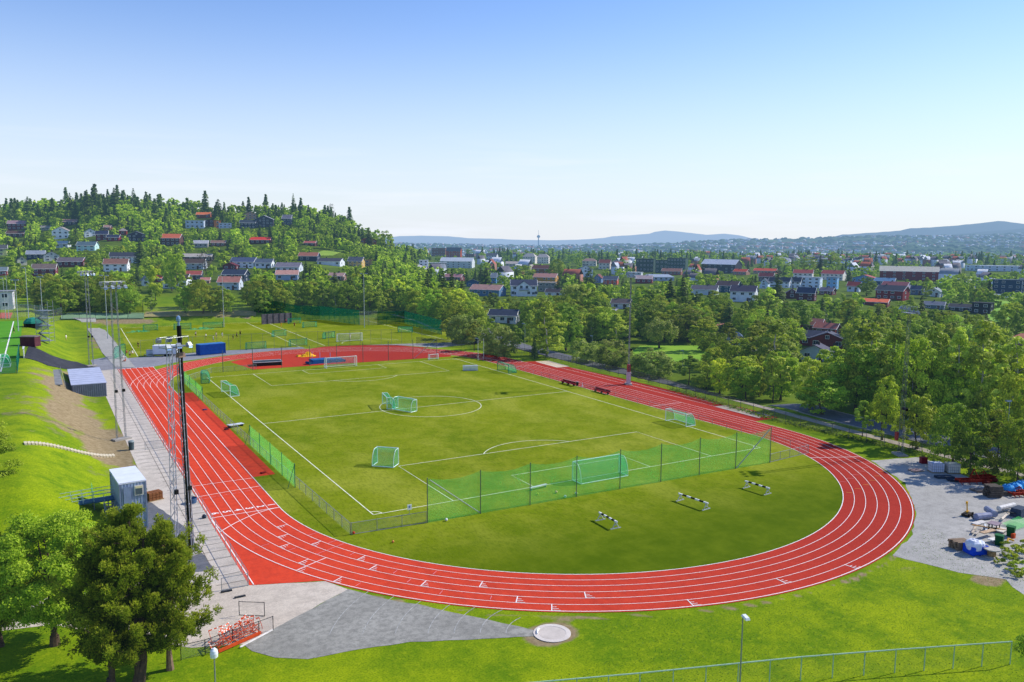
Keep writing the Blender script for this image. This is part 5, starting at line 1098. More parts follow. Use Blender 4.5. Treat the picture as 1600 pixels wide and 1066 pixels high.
hs_=[ # x0,x1,ytop,ybase,wall,roof,style,label
(15,41,345,359,DR,'#a08288','side','dark red two storey house with pinkish roof high at the far left of the hill'),
(13,38,361,371,'#5a3a34','#5e443c','side','low dark brown house just below the high dark red house'),
(-4,11,383,400,'#d9d98c','#57585c','side','yellow green house cut by the left edge'),
(100,120,343,352,'#3f3a3c','#b58a7a','side','dark house with pink roof below the crest spruces'),
(66,79,353,360,'#a59f8a','#8d8a80','side','small grey beige cabin left of the white gabled house'),
(85,109,355,373,WH,'#9c938f','gable','white gabled house with grey side roof on the upper slope'),
(133,150,358,370,WH,'#9aa0a8','gable','small white gabled house with two rows of windows'),
(151,169,361,376,'#6a2a3a','#2d3350','side','dark red house with navy roof and white window frames'),
(169,188,367,377,'#7a2f35','#343a52','side','low red annex attached right of the navy roofed house'),
(123,152,378,392,'#b9dcd8','#5a6f78','side','pale turquoise house with bright gable on the slope'),
(88,109,377,387,'#cfd6de','#4f6a86','side','low white house with blue roof beside the brown tree'),
(44,70,392,405,'#2c3850','#8f97a3','side','long dark blue house with pale flat looking roof'),
(70,92,393,408,'#d8d4cc','#343438','gable','black and white block with bright right gable'),
(94,132,403,417,DR,'#6a6166','side','long dark red house with grey roof above the white pair'),
(54,88,413,431,'#73303a','#75655f','side','dark red house with brown grey roof behind the pole lamps'),
(-6,11,418,431,'#94363a','#6f7f86','side','red house with blue grey roof at the left edge'),
(165,201,405,424,WH,'#8c6457','side','white two storey house with brown roof and long balcony'),
(174,217,395,411,'#e3e7f0','#3c3e4a','side','long white house with dark roof and large bright gable'),
(28,41,401,415,'#d8d2b4','#77756e','gable','cream gable end among the trees at the left'),
(164,174,352,360,'#9a6a5c','#a98678','side','tiny pinkish house near the top of the slope'),
(187,198,357,367,'#8d302e','#9a8f8c','hip','small bright red house at the edge of the wood'),
(201,227,362,377,'#3f3947','#9fa2ab','gable','dark gabled house with white grey roof by the tall spruce'),
(255,285,366,384,'#5f4540','#d9704e','side','brick house with bright orange roof in the middle of the hill'),
(304,326,376,387,'#a9a49c','#b9b9bd','side','grey house with pale roof right of the orange roof'),
(331,353,376,385,'#6f4a40','#8f6f62','side','low brown roofed house right of the grey house'),
(292,319,345,357,'#bcc9dc','#d3d8de','flat','pale blue modern flat roofed house near the crest'),
(319,334,344,354,'#4a2c34','#5a4a50','flat','dark flat roofed house between the pale and orange blocks'),
(335,345,345,357,'#d0793c','#c9702e','flat','bright orange cube house near the crest'),
(342,361,349,357,'#b9c2d6','#cdd3dc','flat','low pale modern house right of the orange cube'),
(308,330,332,341,'#a0583c','#e07a4a','side','house with orange roof on the skyline of the hill'),
(382,400,331,343,'#c49a80','#8d7a70','gable','peach house with greyish roof on the skyline'),
(376,400,344,357,'#2f3a4c','#3c4450','side','dark navy house below the peach skyline house'),
(400,428,337,355,'#4a4a55','#a9abb4','gable','dark house with pale gable and deck near the skyline'),
(442,457,336,352,'#4f5a6c','#938a94','side','blue grey house with mauve roof beneath the tallest spruce'),
(392,424,371,381,'#4f2730','#d23a30','side','house with vivid red roof in the middle of the hill'),
(476,495,377,384,'#5c3a3c','#b5605a','side','small red brown roofed cabin right of the vivid red roof'),
(563,588,371,383,'#9a3f2c','#7f4a3c','gable','reddish brown house half hidden behind a pine at the hill end'),
(287,333,397,408,'#33302f','#b3aaa0','side','long dark house with pale roof line behind the bare tree'),
(289,322,405,421,'#b5bcc9','#5c4a44','side','house with steep brown roof and white dormer gable'),
(363,402,403,419,WH,'#4f5a78','side','white modern two part house with dark blue roof'),
(351,371,411,421,'#6f2a34','#6a3038','gable','small dark red house left of the white modern house'),
(258,297,429,451,'#e6eaf0','#574a48','side','white house with dark brown roof behind the tree belt'),
(277,316,424,438,'#3f4a58','#9c4f46','side','dark house with long red brown roof above the white house'),
(246,257,431,441,'#8a3a34','#d05a40','side','small house with orange red roof left of the white house'),
(315,328,435,443,'#a57a72','#b57a70','side','small pink roofed garage right of the red brown roof'),
(343,378,433,453,'#c3cfdf','#bb7c6e','side','pale blue house with pink roof by the slim floodlight pole'),
(350,388,422,440,'#2a3648','#3a4358','side','dark navy house behind the pink roofed pale blue house'),
(400,428,405,419,'#e2e7ef','#5c6878','side','white two storey house with dark windows right of the centre'),
(433,472,411,426,'#c8cfdb','#7d7782','side','long pale house with grey roof above the pink roofed one'),
(432,467,423,438,'#a9bcd6','#c49486','side','light blue house with pink roof just above the tree belt'),
(468,499,395,408,'#343f55','#a56a58','side','dark blue house with salmon roof under the terrace'),
(498,537,404,415,'#dde2ea','#4a4a55','side','long low white house with dark roof on the lower slope'),
(545,569,402,417,'#d9b56c','#5f636c','side','yellow house with grey roof at the foot of the hill'),
(569,581,407,416,'#c9a06e','#b98f66','flat','small tan garage beside the yellow house'),
(222,232,432,447,'#e5e8ee','#8f8f93','gable','narrow white gable peeping out of the tree belt'),
(515,540,427,438,'#9c7d72','#b9958a','side','beige house hidden behind the dark spruces'),
# plain
(688,742,403,419,'#cfd4d8','#c3cad2','side','long low school building with broad white grey roof'),
(697,722,387,402,'#a04a2e','#555b66','side','orange brick school building with dark roof'),
(675,697,388,401,'#7c5646','#6f6058','flat','brown flat roofed block left of the orange brick building'),
(655,669,407,416,'#e2e6ea','#c9ced4','flat','small white flat roofed hall beside the car park'),
(668,698,411,417,'#8f949a','#c4c9cf','flat','low grey canopy building in front of the school'),
(727,741,397,402,'#6a4038','#5c4a48','flat','low dark red building right of the orange brick building'),
(760,778,396,406,'#dcdee4','#5a5c68','side','house with dark roof and white gable on the plain'),
(818,838,396,412,'#e6dccb','#c9bfb4','hip','cream villa with pale hipped roof, left one of the two'),
(839,858,397,412,'#e9e1d2','#bdb3ac','hip','cream villa with pale hipped roof, right one of the two'),
(790,818,409,417,'#cdbfae','#b9ada4','side','pale pink low house left of the cream villas'),
(729,748,437,448,'#2f5f8a','#2a3446','gable','blue gabled house behind the long pink roof'),
(736,789,446,463,'#5a7ca0','#b58c80','side','long blue house with a wide pink roof and front gable'),
(768,776,427,443,'#3f7fae','#8f959c','side','narrow bright blue house between the trees'),
(695,725,429,439,'#7a4a4c','#a5767a','side','red brown roofed house behind the dark spruces of the plain'),
(797,839,438,463,'#e9edf4','#3e4358','side','large white house with navy roof and a balcony gable'),
(832,865,415,430,'#8c6038','#6b4540','side','brown house with steep brown roof behind the mustard house'),
(834,872,428,444,'#b98a3c','#b5847a','side','mustard yellow house with pinkish roof'),
(841,869,442,456,'#8e8a84','#a99c90','flat','grey ground floor block under the mustard house'),
(853,882,452,464,'#e2e3e8','#4a4348','side','white garage with dark roof right of the big white house'),
(903,926,415,433,'#dfe6f0','#4f5a70','gable','white gabled house with blue grey roof beyond the round tree'),
(910,932,404,416,'#ddd6c6','#a0827a','hip','cream house with brown hipped roof, left one of the pair'),
(936,955,406,421,'#ddd3c6','#a55a4c','side','cream house with red roof, right one of the pair'),
(929,941,429,442,'#6f8ab0','#7f4a48','gable','small blue gable house left of the orange wall'),
(943,966,432,445,'#c9583c','#5a6070','side','house with orange red walls behind the dark hedge of spruces'),
(956,986,468,483,'#dfe3ec','#6a5e5e','side','long white house with thin brown roof in the tree belt'),
(995,1023,405,425,'#3e5149','#3b4642','flat','dark green flat roofed apartment block, leftmost of three'),
(1024,1043,407,427,'#41564d','#38433f','flat','dark green flat roofed apartment block, middle of three'),
(1044,1073,404,421,'#445850','#414c4a','flat','dark green flat roofed apartment block, rightmost of three'),
(981,1003,426,434,'#c6ccd2','#b9c0c8','flat','long pale flat building in front of the green blocks, left'),
(1004,1052,429,439,'#b9c4d3','#aab6c6','hip','wide pale blue roofed house in front of the green blocks'),
(993,1020,431,443,'#7a2a32','#b9a3a2','side','dark red house with a pale pinkish roof above the spruces'),
(1034,1066,420,430,'#8a5a50','#8c665c','side','brown roofed house at the foot of the green blocks'),
(1097,1157,406,427,'#3a3a44','#d9dbe2','side','large dark apartment building with gleaming white roof'),
(1081,1122,447,461,'#cfd8e4','#5d5a64','side','white house with grey roof left of the teal house'),
(1121,1156,440,457,'#1f5468','#5e4c4e','side','dark teal house with brown roof and round framed windows'),
(1142,1182,447,472,'#e4e7ef','#50495a','side','large white house with grey roof and bright left gable'),
(1147,1170,421,430,'#a9806c','#c9503a','side','house with orange red roof behind the big white one, left'),
(1178,1215,420,428,'#b08a78','#d2553a','side','house with long orange red roof behind the copper tree'),
(1186,1209,427,440,'#5a4a58','#7a3a40','side','dark house with wine red roof above the terraces'),
(1188,1201,436,451,'#cfe0f2','#3f4a5c','gable','narrow white blue gable at the left end of the terrace row'),
(1202,1219,434,449,'#dfe4ec','#4c4a56','side','white terraced house with grey roof, first of three'),
(1219,1236,434,450,'#dfe4ec','#4c4a56','side','white terraced house with grey roof, middle of three'),
(1236,1252,434,450,'#dfe4ec','#4c4a56','side','white terraced house with grey roof, last of three'),
(1240,1270,422,437,'#e5e0dc','#a04a48','side','white house with red roof left of the tall dark tree'),
(1285,1320,423,438,'#e9e2d8','#a24c48','side','white house with red roof right of the tall dark tree'),
(1253,1282,434,450,'#d5e4f2','#8f98a8','flat','white and pale blue flat house beside the terrace row'),
(1293,1308,434,452,'#7fb0dc','#5f6f88','flat','bright blue walled house with flat roof'),
(1228,1246,452,467,'#5a2a34','#6a6070','gable','dark red gabled house, left half of the pair below the terraces'),
(1246,1274,450,470,'#5c2c36','#38405a','side','dark red house with navy roof, right half of the pair below the terraces'),
(1282,1304,450,461,'#7a4a48','#6f6a78','side','low house with mauve grey roof right of the dark red pair'),
(1345,1388,468,478,'#6f3a34','#de6c48','side','low house with bright orange roof on the wooded slope'),
(1335,1368,430,442,'#5f8fb8','#a85a52','gable','blue gabled house with red roof and white bargeboards'),
(1325,1344,441,456,'#ccd5e2','#b55048','side','white house with small red roof left of the big oak'),
(1368,1398,435,446,'#35506c','#5f86a8','side','dark house with blue roof right of the oak'),
(1380,1420,441,455,'#b9a8c4','#8a4f55','side','lilac gabled house with red brown roof'),
(1372,1416,447,468,'#7f2a2e','#444652','side','red house with dark roof and red front gable on the right'),
(1375,1463,417,438,'#7e2f35','#c9c3b2','side','huge red hall with cream coloured roof'),
(1424,1443,447,461,'#5a6c88','#3c4660','side','navy roofed house left of the tall pale tree'),
(1452,1470,450,464,'#cfd8d8','#8f9aa0','gable','pale gabled house behind the round tree'),
(1445,1475,472,483,'#5f6f80','#6f7482','side','grey roofed bungalow above the birches'),
(1485,1522,476,487,'#22242c','#3a3a44','side','long black timber house, left wing'),
(1522,1548,474,491,'#20232c','#2e3038','flat','black timber house with three rows of windows, right wing'),
(1554,1593,438,459,'#1f3f5c','#3a4c60','flat','dark blue apartment block at the right edge'),
(1593,1612,436,458,'#8f9aa4','#7f8890','flat','pale balcony side of the apartment block at the right edge'),
(1510,1532,415,423,'#c6dbe2','#a9b8c2','flat','pale glass fronted hall far behind on the right'),
(1533,1592,416,424,'#c9d2e2','#b4bfd2','flat','wide white industrial hall far behind on the right'),
(1252,1286,499,521,'#8f4a42','#c98474','side','house with salmon roof, top left of the near group'),
(1274,1310,506,524,'#7c3a38','#b86f62','side','house with dusky pink roof, top right of the near group'),
(1250,1287,518,541,'#7a2e2c','#565663','side','dark red house with long grey roof in the near group'),
(1268,1318,520,545,'#842f2c','#5b5c6b','gable','dark red gabled house facing the road in the near group'),
(1254,1298,540,564,'#c4d2de','#5c5a68','gable','pale blue grey house lowest in the near group'),
(1138,1162,520,547,'#a9c8d4','#54677c','hip','pale turquoise house with slate roof beyond the meadow'),
(1117,1139,503,517,'#b5a090','#cf8f76','hip','salmon hipped roof showing above the trees by the meadow'),
(765,811,485,505,'#e3e7ef','#3a4256','side','white house with navy roof among the trees behind the netting'),
(1585,1606,522,540,'#b08070','#d08468','hip','orange roofed house at the right edge among birches'),
(0,21,456,484,'#cfcfd2','#8f9296','flat','white and grey flat roofed building at the left edge behind the red court'),
]
for r_ in hs_:
    x0,x1,yt,yb,wc,rc,stl,lb=r_
    big=x1-x0>35
    rot={'large white house with navy roof and a balcony gable':4,'huge red hall with cream coloured roof':2}.get(lb)
    t=house(x0,x1,yt,yb,wc,rc,stl,lb,rot=rot if rot is not None else (random.uniform(-25,-6) if stl=='side' else random.uniform(-18,6)),group=None)
    if 'balcony gable' in lb:
        g=MB(); g.add([(-4.2,-5.4,0),(3.8,-5.4,0),(3.8,-4,0),(-4.2,-4,0),(-4.2,-5.4,5.0),(3.8,-5.4,5.0),(3.8,-4,5.0),(-4.2,-4,5.0),(-.2,-5.4,7.9),(-.2,-1,7.9)],[(0,1,5,8,4),(1,2,6,5),(3,0,4,7)]); g.build('front_gable',hm('#e9edf4'),t)
        g=MB(); g.add([(-4.8,-5.8,4.6),(-.2,-5.8,8.1),(-.2,-.5,8.1),(-4.8,-.5,4.6)],[(0,1,2,3)]); g.add([(4.4,-5.8,4.6),(-.2,-5.8,8.1),(-.2,-.5,8.1),(4.4,-.5,4.6)],[(3,2,1,0)]); g.build('gable_roof',hm('#3e4358'),t)
        for x_ in(-1.6,1.4): link('window',win_mesh(1.3,1.5),t,(x_,-5.45,4.9))
        g=MB(); g.box((-.1,-6.0,3.4),(5.6,1.2,.15)); [g.bar((x_,-6.5,3.4),(x_,-6.5,4.3),.03,4) for x_ in np.linspace(-2.8,2.6,12)]; g.bar((-2.9,-6.5,4.35),(2.7,-6.5,4.35),.05,4); g.build('balcony',hm('#4d5a70'),t)
        for x_ in(-6.0,2.4,6.4): link('window',win_mesh(1.4,1.4),t,(x_,-4.75 if abs(x_)>4 else -5.45,1.9))
for x0,x1,y0,y1,D in ((618,655,432,470,300),(1008,1090,541,562,190),(1560,1600,470,505,260),(1530,1560,450,470,380),(500,560,385,393,600),(865,900,400,425,500),(985,1000,440,445,600),(1250,1258,480,500,300),(1140,1180,545,560,200)): HB.append((x0,x1,y0,y1,D,1e6,1e6,0))
# car parks, lawns on the slopes
drape_w('car_park',[((634,434),(656,432)),((622,446),(654,446)),((619,460),(650,458)),((621,471),(634,469))],paint('#b9b6b8',.9,.12,.15,haze=True,name='pale_tarmac'),.25,4)
drape_w('car_park',[((1470,438),(1555,434)),((1500,452),(1552,452))],paint('#b4b2b6',.9,.12,.15,haze=True),.4,6)
drape_w('road',[((655,438),(662,438)),((668,428),(690,428)),((640,415),(700,421))],paint('#a9a7aa',.9,.12,.15,haze=True),.3,5)
drape_w('road',[((968,483),(925,484)),((960,489),(935,492))],paint('#9b9ca6',.9,.12,.15,haze=True),.3,5)
def lawn(name,rows,c1,c2):
    m=M(name); f=m.ramp(m.noise(.12,5,.65),.35,.65); drape_w('field',rows,m.done(m.mix(f,c1,c2),.9,haze=True),.18,5)
lawn('meadow_green',[((1000,541),(1100,541)),((985,552),(1110,552)),((1000,566),(1105,566))],(.16,.34,.015),(.26,.42,.03))
lawn('slope_green',[((1548,468),(1612,476)),((1540,482),(1612,498)),((1545,500),(1612,522))],(.15,.33,.02),(.24,.42,.03))
lawn('slope_lawn',[((1140,548),(1165,548)),((1138,560),(1175,560))],(.17,.33,.02),(.24,.40,.03))
lawn('terrace_grass',[((540,392),(505,392)),((520,400),(480,400))],(.17,.30,.03),(.28,.38,.05))
lawn('yard_grass',[((595,420),(640,424)),((605,428),(650,431))],(.22,.27,.05),(.30,.33,.09))
lawn('garden_lawn',[((815,483),(860,483)),((810,497),(850,497))],(.28,.33,.03),(.34,.38,.06))
lawn('garden_lawn',[((765,483),(790,483)),((752,490),(770,490))],(.28,.33,.03),(.34,.38,.06))
# television tower
p=at(840,386); D=6800; p=Vector((CX+D*(math.sin(YAW)+math.cos(YAW)*40/1265),CY+D*(math.cos(YAW)-math.sin(YAW)*40/1265),0)); p.z=float(H(p.x,p.y))
hh=CZ+(374-362.5)/1265*D-p.z; t=thing('television_tower','slender concrete television tower with a round top on the horizon','tower',p)
TW=paint('#5b6f86',.8,.08,.02,haze=True); mb=MB(); mb.lathe([(5.5,0),(4.0,hh*.8)],14); mb.build('shaft',TW,t); mb=MB(); mb.lathe([(4,hh*.66),(13,hh*.70),(14,hh*.76),(7,hh*.82),(4,hh*.83)],18); mb.build('top_pod',TW,t); mb=MB(); mb.bar((0,0,hh*.8),(0,0,hh+ 18),1.4,6,.8); mb.build('antenna',TW,t)
# the far town: countless small houses and tree clumps on the opposite slope
def far_town():
    rg=np.random.default_rng(5); V=[];F=[];mi=[]; n=0
    bs=np.array([(-1,-1,0),(1,-1,0),(1,1,0),(-1,1,0),(-1,-1,1),(1,-1,1),(1,1,1),(-1,1,1),(-1,0,1.5),(1,0,1.5)],float); bf=[(0,1,5,4),(1,2,6,5),(2,3,7,6),(3,0,4,7),(4,5,9,8),(6,7,8,9)]
    for k in range(10600):
        px=rg.uniform(600,1640); D=rg.choice([rg.uniform(1750,2600),rg.uniform(2600,5600),rg.uniform(3000,6800)]) if k<9500 else rg.uniform(560,1450)
        x=CX+D*(math.sin(YAW)+math.cos(YAW)*(px-800)/1265); y=CY+D*(math.cos(YAW)-math.sin(YAW)*(px-800)/1265)
        den=.5+.5*math.sin(x/310.)*math.cos(y/370.+1)+.25*math.sin(x/120.); 
        if k<9500 and rg.random()>den*(1.0 if D<5600 else .35): continue
        if k>=9500:
            py_=proj((x,y,2.0))[1]; px_=proj((x,y,2.0))[0]
            if px_<655 or rg.random()<.45 or any(b[0]-7<px_<b[1]+7 and b[2]-4<py_<b[3]+9 for b in HB): continue
        s=rg.uniform(5,10)*(1 if rg.random()<.94 or k>=9500 else 3.0)*(.72 if k>=9500 else 1); a=rg.uniform(0,PI); q=bs*np.array([s,s*.6,rg.uniform(6,9)]); c,s_=math.cos(a),math.sin(a)
        q=np.stack([q[:,0]*c-q[:,1]*s_+x,q[:,0]*s_+q[:,1]*c+y,q[:,2]+float(H(x,y))-1],-1); V.append(q); wm=rg.choice([0,0,0,1,2]); rm=rg.choice([3,3,4,5,0])
        for i,f_ in enumerate(bf): F.append([v+n for v in f_]); mi.append(rm if i>3 else wm)
        n+=10
    ms=[hm('#dfe3ea'),hm('#a9a39a'),hm('#9c6f60'),hm('#6f6b72'),hm('#a8604c'),hm('#8d949c')]
    o=link('distant_town',fastmesh('distant_town',np.concatenate(V),F,ms,mi)); tag(o,'countless tiny pale houses covering the far valley side','town','far town',kind='stuff')
far_town()
# ------------------------------------------------------------------ trees
def leaf_mat(name,dark,mid,light,trans=.35,hue=.03):
    m=M(name); oi=m.N.new('ShaderNodeObjectInfo'); n1=m.noise(.55,3,.6); n2=m.noise(3.5,3,.7)
    tc=m.N.new('ShaderNodeTexCoord')
    tn=m.attr('shade_tone'); c=m.mix(m.ramp(n1,.35,.65),dark,mid); c=m.mix(m.ramp(n2,.45,.75,0,.5),c,light); c=m.mix(m.ramp(tn,.35,.0,0,.7),c,dark); c=m.mix(m.ramp(tn,.55,1.0,0,.55),c,light)  # random clump variation plus crown shade painted into the leaf colour
    h=m.N.new('ShaderNodeHueSaturation'); m.L.new(m.ramp(oi.outputs['Random'],0,1,.5-hue*1.3,.5+hue*.6),h.inputs['Hue']); m.L.new(m.ramp(m.noise(.021,1,.5),.35,.65,.72,1.28),h.inputs['Value'])
    v2=m.N.new('ShaderNodeHueSaturation'); m.L.new(m.ramp(m.math('FRACT',m.math('MULTIPLY',oi.outputs['Random'],7.31)),0,1,.58,1.28),v2.inputs['Value'])
    m.L.new(c,h.inputs['Color']); m.L.new(h.outputs[0],v2.inputs['Color']); c=v2.outputs[0]
    m.L.new(c,m.b.inputs['Base Color']); m.b.inputs['Roughness'].default_value=.6; m.b.inputs['Specular IOR Level'].default_value=.2
    tl=m.N.new('ShaderNodeBsdfTranslucent'); bc=m.mix(.45,c,(.35,.55,.02)); m.L.new(bc,tl.inputs[0])
    ms=m.N.new('ShaderNodeMixShader'); ms.inputs[0].default_value=trans; m.L.new(m.b.outputs[0],ms.inputs[1]); m.L.new(tl.outputs[0],ms.inputs[2])
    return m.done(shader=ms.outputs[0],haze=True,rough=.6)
LB=leaf_mat('leaves_broad',(.105,.19,.009),(.32,.445,.018),(.64,.74,.06))
LW=leaf_mat('leaves_birch',(.12,.205,.016),(.35,.46,.034),(.68,.78,.10))
LS=leaf_mat('needles_spruce',(.020,.048,.012),(.070,.125,.020),(.24,.32,.045),.2,.02)
LP=leaf_mat('needles_pine',(.08,.13,.008),(.29,.36,.018),(.80,.80,.07),.42,.01)
LY=leaf_mat('leaves_bright',(.18,.31,.008),(.40,.54,.015),(.68,.80,.05))
LG=leaf_mat('leaves_willow',(.15,.215,.03),(.36,.45,.075),(.68,.75,.18))
LC=leaf_mat('leaves_copper',(.03,.015,.015),(.06,.022,.02),(.10,.05,.035),.2)
LBare=leaf_mat('twigs_bare',(.10,.07,.055),(.17,.13,.10),(.26,.20,.16),.1)
BARK=paint('#5b4a3c',.9,.3,4,haze=True,name='bark'); BIRCHB=paint('#b9b4aa',.9,.3,2.5,haze=True,name='birch_bark')
def cards(C,N,size,rgn,aspect=1.0,jit=.6):
    """leaf-sized quads at centres C with outward normals N"""
    n=len(C); N=N+rgn.normal(0,jit,(n,3)); N/=np.linalg.norm(N,axis=1)[:,None]+1e-9
    a=np.cross(N,rgn.normal(0,1,(n,3))); a/=np.linalg.norm(a,axis=1)[:,None]+1e-9; b=np.cross(N,a)
    s=(size*rgn.uniform(.6,1.35,n))[:,None]; a=a*s; b=b*s*aspect
    V=np.stack([C-a-b*.35,C-a*.1-b,C+a+b*.2,C+a*.15+b],1).reshape(-1,3); F=np.arange(4*n).reshape(-1,4); return V,F
def sph(rgn,n):
    v=rgn.normal(0,1,(n,3)); return v/(np.linalg.norm(v,axis=1)[:,None])
def trunk(h,r,limbs,seed,spread=.35,split=1,lean=0,z0=.25):
    rg=random.Random(seed); mb=MB()
    if split>1: mb.bar((0,0,-.02*h),(0,0,h*.09),r*1.5,10,r*1.25)
    for s in range(split):
        a=rg.uniform(0,6.28); off=Vector((math.cos(a),math.sin(a),0))*(r*1.3 if split>1 else 0); p=off*.02; rr=r/(split**.5); K=6
        dirn=Vector((rg.uniform(-.06,.06)+lean,rg.uniform(-.06,.06),1))+off.normalized()*(.10 if split>1 else 0)
        for k in range(K):
            q=p+dirn*h/K+Vector((rg.uniform(-.03,.03),rg.uniform(-.03,.03),0))*h; r2=rr*(1-.13*(k+1))
            mb.bar(p,q,rr*(1.35 if k==0 else 1-.13*k),8,r2,cap=False)
            if k>=2 or z0<.2:
                for _ in range(limbs):
                    b=rg.uniform(0,6.28); L=h*spread*rg.uniform(.6,1.1)*(1-.09*k); e=q+Vector((math.cos(b)*L,math.sin(b)*L,L*rg.uniform(.3,.9))); m_=q.lerp(e,.5)+Vector((0,0,L*.08))
                    mb.bar(q,m_,r2*.45,5,r2*.28,cap=False); mb.bar(m_,e,r2*.28,4,r2*.08,cap=False)
            p=q
    return mb
def crown_broad(seed,n,nb,rx,zc,rz,leaf,shape='round',fill=.25):
    """unit-height tree: crown centre zc, radii rx, rz; clumps of leaves"""
    g=np.random.default_rng(seed); Cs=[];Ns=[];Ts=[]
    k=0
    while k<nb:
        d=sph(g,1)[0]; u=g.uniform(.35,1)**.5
        c=np.array([d[0]*rx*u,d[1]*rx*u,zc+d[2]*rz*u])
        if shape=='birch': c[0]*=(1.15-.9*max(0,(c[2]-zc)/rz)); c[1]*=(1.15-.9*max(0,(c[2]-zc)/rz))
        if c[2]<zc-rz*.93: continue
        r=rx*g.uniform(.17,.34)*(1.25-.4*u); m=int(n/nb*g.uniform(.6,1.4)); tc_=g.uniform(.15,.75); v=sph(g,m); v[:,2]=np.where(v[:,2]<-.35,-v[:,2],v[:,2])
        rad=r*g.uniform(.55,1.05,m)[:,None]; sc=np.array([1,1,.8 if shape!='willow' else 1.5]); P=c+v*rad*sc
        if shape in('willow',): P[:,2]-=np.abs(g.normal(0,.09,m))*(np.hypot(P[:,0],P[:,1])/rx)
        out=(P-np.array([0,0,zc-rz*.3])); out/=np.linalg.norm(out,axis=1)[:,None]
        Cs.append(P); Ns.append(v*.7+out*.5); Ts.append(np.clip(tc_+v[:,2]*.22+(u-.7)*.3+g.normal(0,.10,m),0,1)); k+=1  # painted shade: upper and outer leaves lighter, inner ones darker, varied per clump
    P=np.concatenate(Cs);N=np.concatenate(Ns); return cards(P,N,leaf,g,1.0 if shape!='willow' else 1.6,.55)+(np.concatenate(Ts),)
def crown_spruce(seed,n,r,leaf,z0=.10,gappy=.0):
    g=np.random.default_rng(seed); tiers=15; P=[];N=[];Ts=[]
    for t in range(tiers):
        u=(t+.5)/tiers; z=z0+(1-z0)*u**.92; R_=r*(1-u)**.85*g.uniform(.78,1.15)+.012; nb=max(5,int(13*(1-u)+4))
        for b in range(nb):
            if g.random()<gappy: continue
            a=g.uniform(0,2*PI); L=R_*g.uniform(.75,1.18); m=max(3,int(n/(tiers*9)*(1.3-u)*1.2)); s=g.uniform(.05,1,m)**.7
            w=(1-s)*.0+ .35*L*(1-s*.6); off=g.normal(0,.5,m)*w
            x=np.cos(a)*L*s-np.sin(a)*off; y=np.sin(a)*L*s+np.cos(a)*off; zz=z-.30*L*s**1.4+g.normal(0,.008,m)
            Ts.append(np.clip(g.uniform(.1,.55)+.35*s+g.normal(0,.08,m),0,1)); P.append(np.stack([x,y,zz],-1)); N.append(np.stack([np.cos(a)*.5+0*x,np.sin(a)*.5+0*x,.8+0*x],-1))  # bough ends lighter than the inside, shading painted per needle card
    P=np.concatenate(P);N=np.concatenate(N); P[:,2]=np.clip(P[:,2],.02,1.0); return cards(P,N,leaf,g,.8,.35)+(np.concatenate(Ts),)
def toned(me,t):
    a=me.attributes.new('shade_tone','FLOAT','FACE')
    if len(t)==len(me.polygons): a.data.foreach_set('value',np.asarray(t,np.float32))
    return me
PROTO={}
def proto(kind,i,V,F,tn,lm,tb,bm):
    PROTO.setdefault(kind,[]).append((toned(fastmesh('crown',V,F,lm),tn),tb.mesh('trunk',bm) if tb else None))
for i in range(5): proto('broad',i,*crown_broad(10+i,6800,60+6*i,.34+.03*i,.50,.50,.0165),LB,trunk(.62,.022,2,i,.3,1+(i%2)),BARK)
for i in range(3): proto('bright',i,*crown_broad(20+i,6800,60,.36,.50,.50,.0165),LY,trunk(.62,.022,2,i,.3,1),BARK)
for i in range(3): proto('bush',i,*crown_broad(30+i,9000,90,.56,.44,.52,.021),LG,trunk(.4,.03,3,i,.3,2),BARK)
for i in range(3): proto('birch',i,*crown_broad(40+i,6200,70,.22+.02*i,.51,.49,.0135,'birch'),LW,trunk(.92,.013,2,i,.16,1),BIRCHB)
for i in range(2): proto('willow',i,*crown_broad(50+i,5200,44,.42,.58,.38,.014,'willow'),LG,trunk(.6,.025,2,i,.3,1),BARK)
for i in range(3): proto('spruce',i,*crown_spruce(60+i,5200,.20+.03*i,.017),LS,trunk(.95,.012,0,i),BARK)
for i in range(2): proto('young',i,*crown_broad(70+i,3200,30,.27,.60,.38,.020,'birch'),LW,trunk(.85,.012,1,i,.16,1),BARK)
for i in range(2): proto('copper',i,*crown_broad(80+i,2400,30,.40,.55,.42,.026),LC,trunk(.5,.02,2,i),BARK)
proto('bare',0,*crown_broad(85,1500,60,.34,.56,.42,.012),LBare,trunk(.8,.02,4,3,.3),BARK)
# lighter versions for the far slopes
for i in range(4): proto('broad_far',i,*crown_broad(110+i,1100,26,.36+.03*i,.48,.50,.036),LB,None,None)
for i in range(2): proto('bright_far',i,*crown_broad(120+i,1100,26,.38,.48,.50,.036),LY,None,None)
for i in range(3): proto('spruce_far',i,*crown_spruce(160+i,1300,.21+.03*i,.032,.03),LS,None,None)
for i in range(2): proto('birch_far',i,*crown_broad(140+i,1100,26,.26,.53,.46,.03,'birch'),LW,None,None)
KN={'broad':('broadleaf_tree','tree'),'bright':('bright_broadleaf_tree','tree'),'bush':('rounded_willow_bush','bush'),'birch':('birch_tree','tree'),'willow':('weeping_tree','tree'),'spruce':('spruce_tree','spruce'),'young':('young_tree','tree'),'copper':('copper_beech','tree'),'bare':('bare_tree','tree')}  # bright: ordinary broadleaf trees with yellow green leaves, no set species
TR=[]   # placed trees on the photo: x0,x1,depth
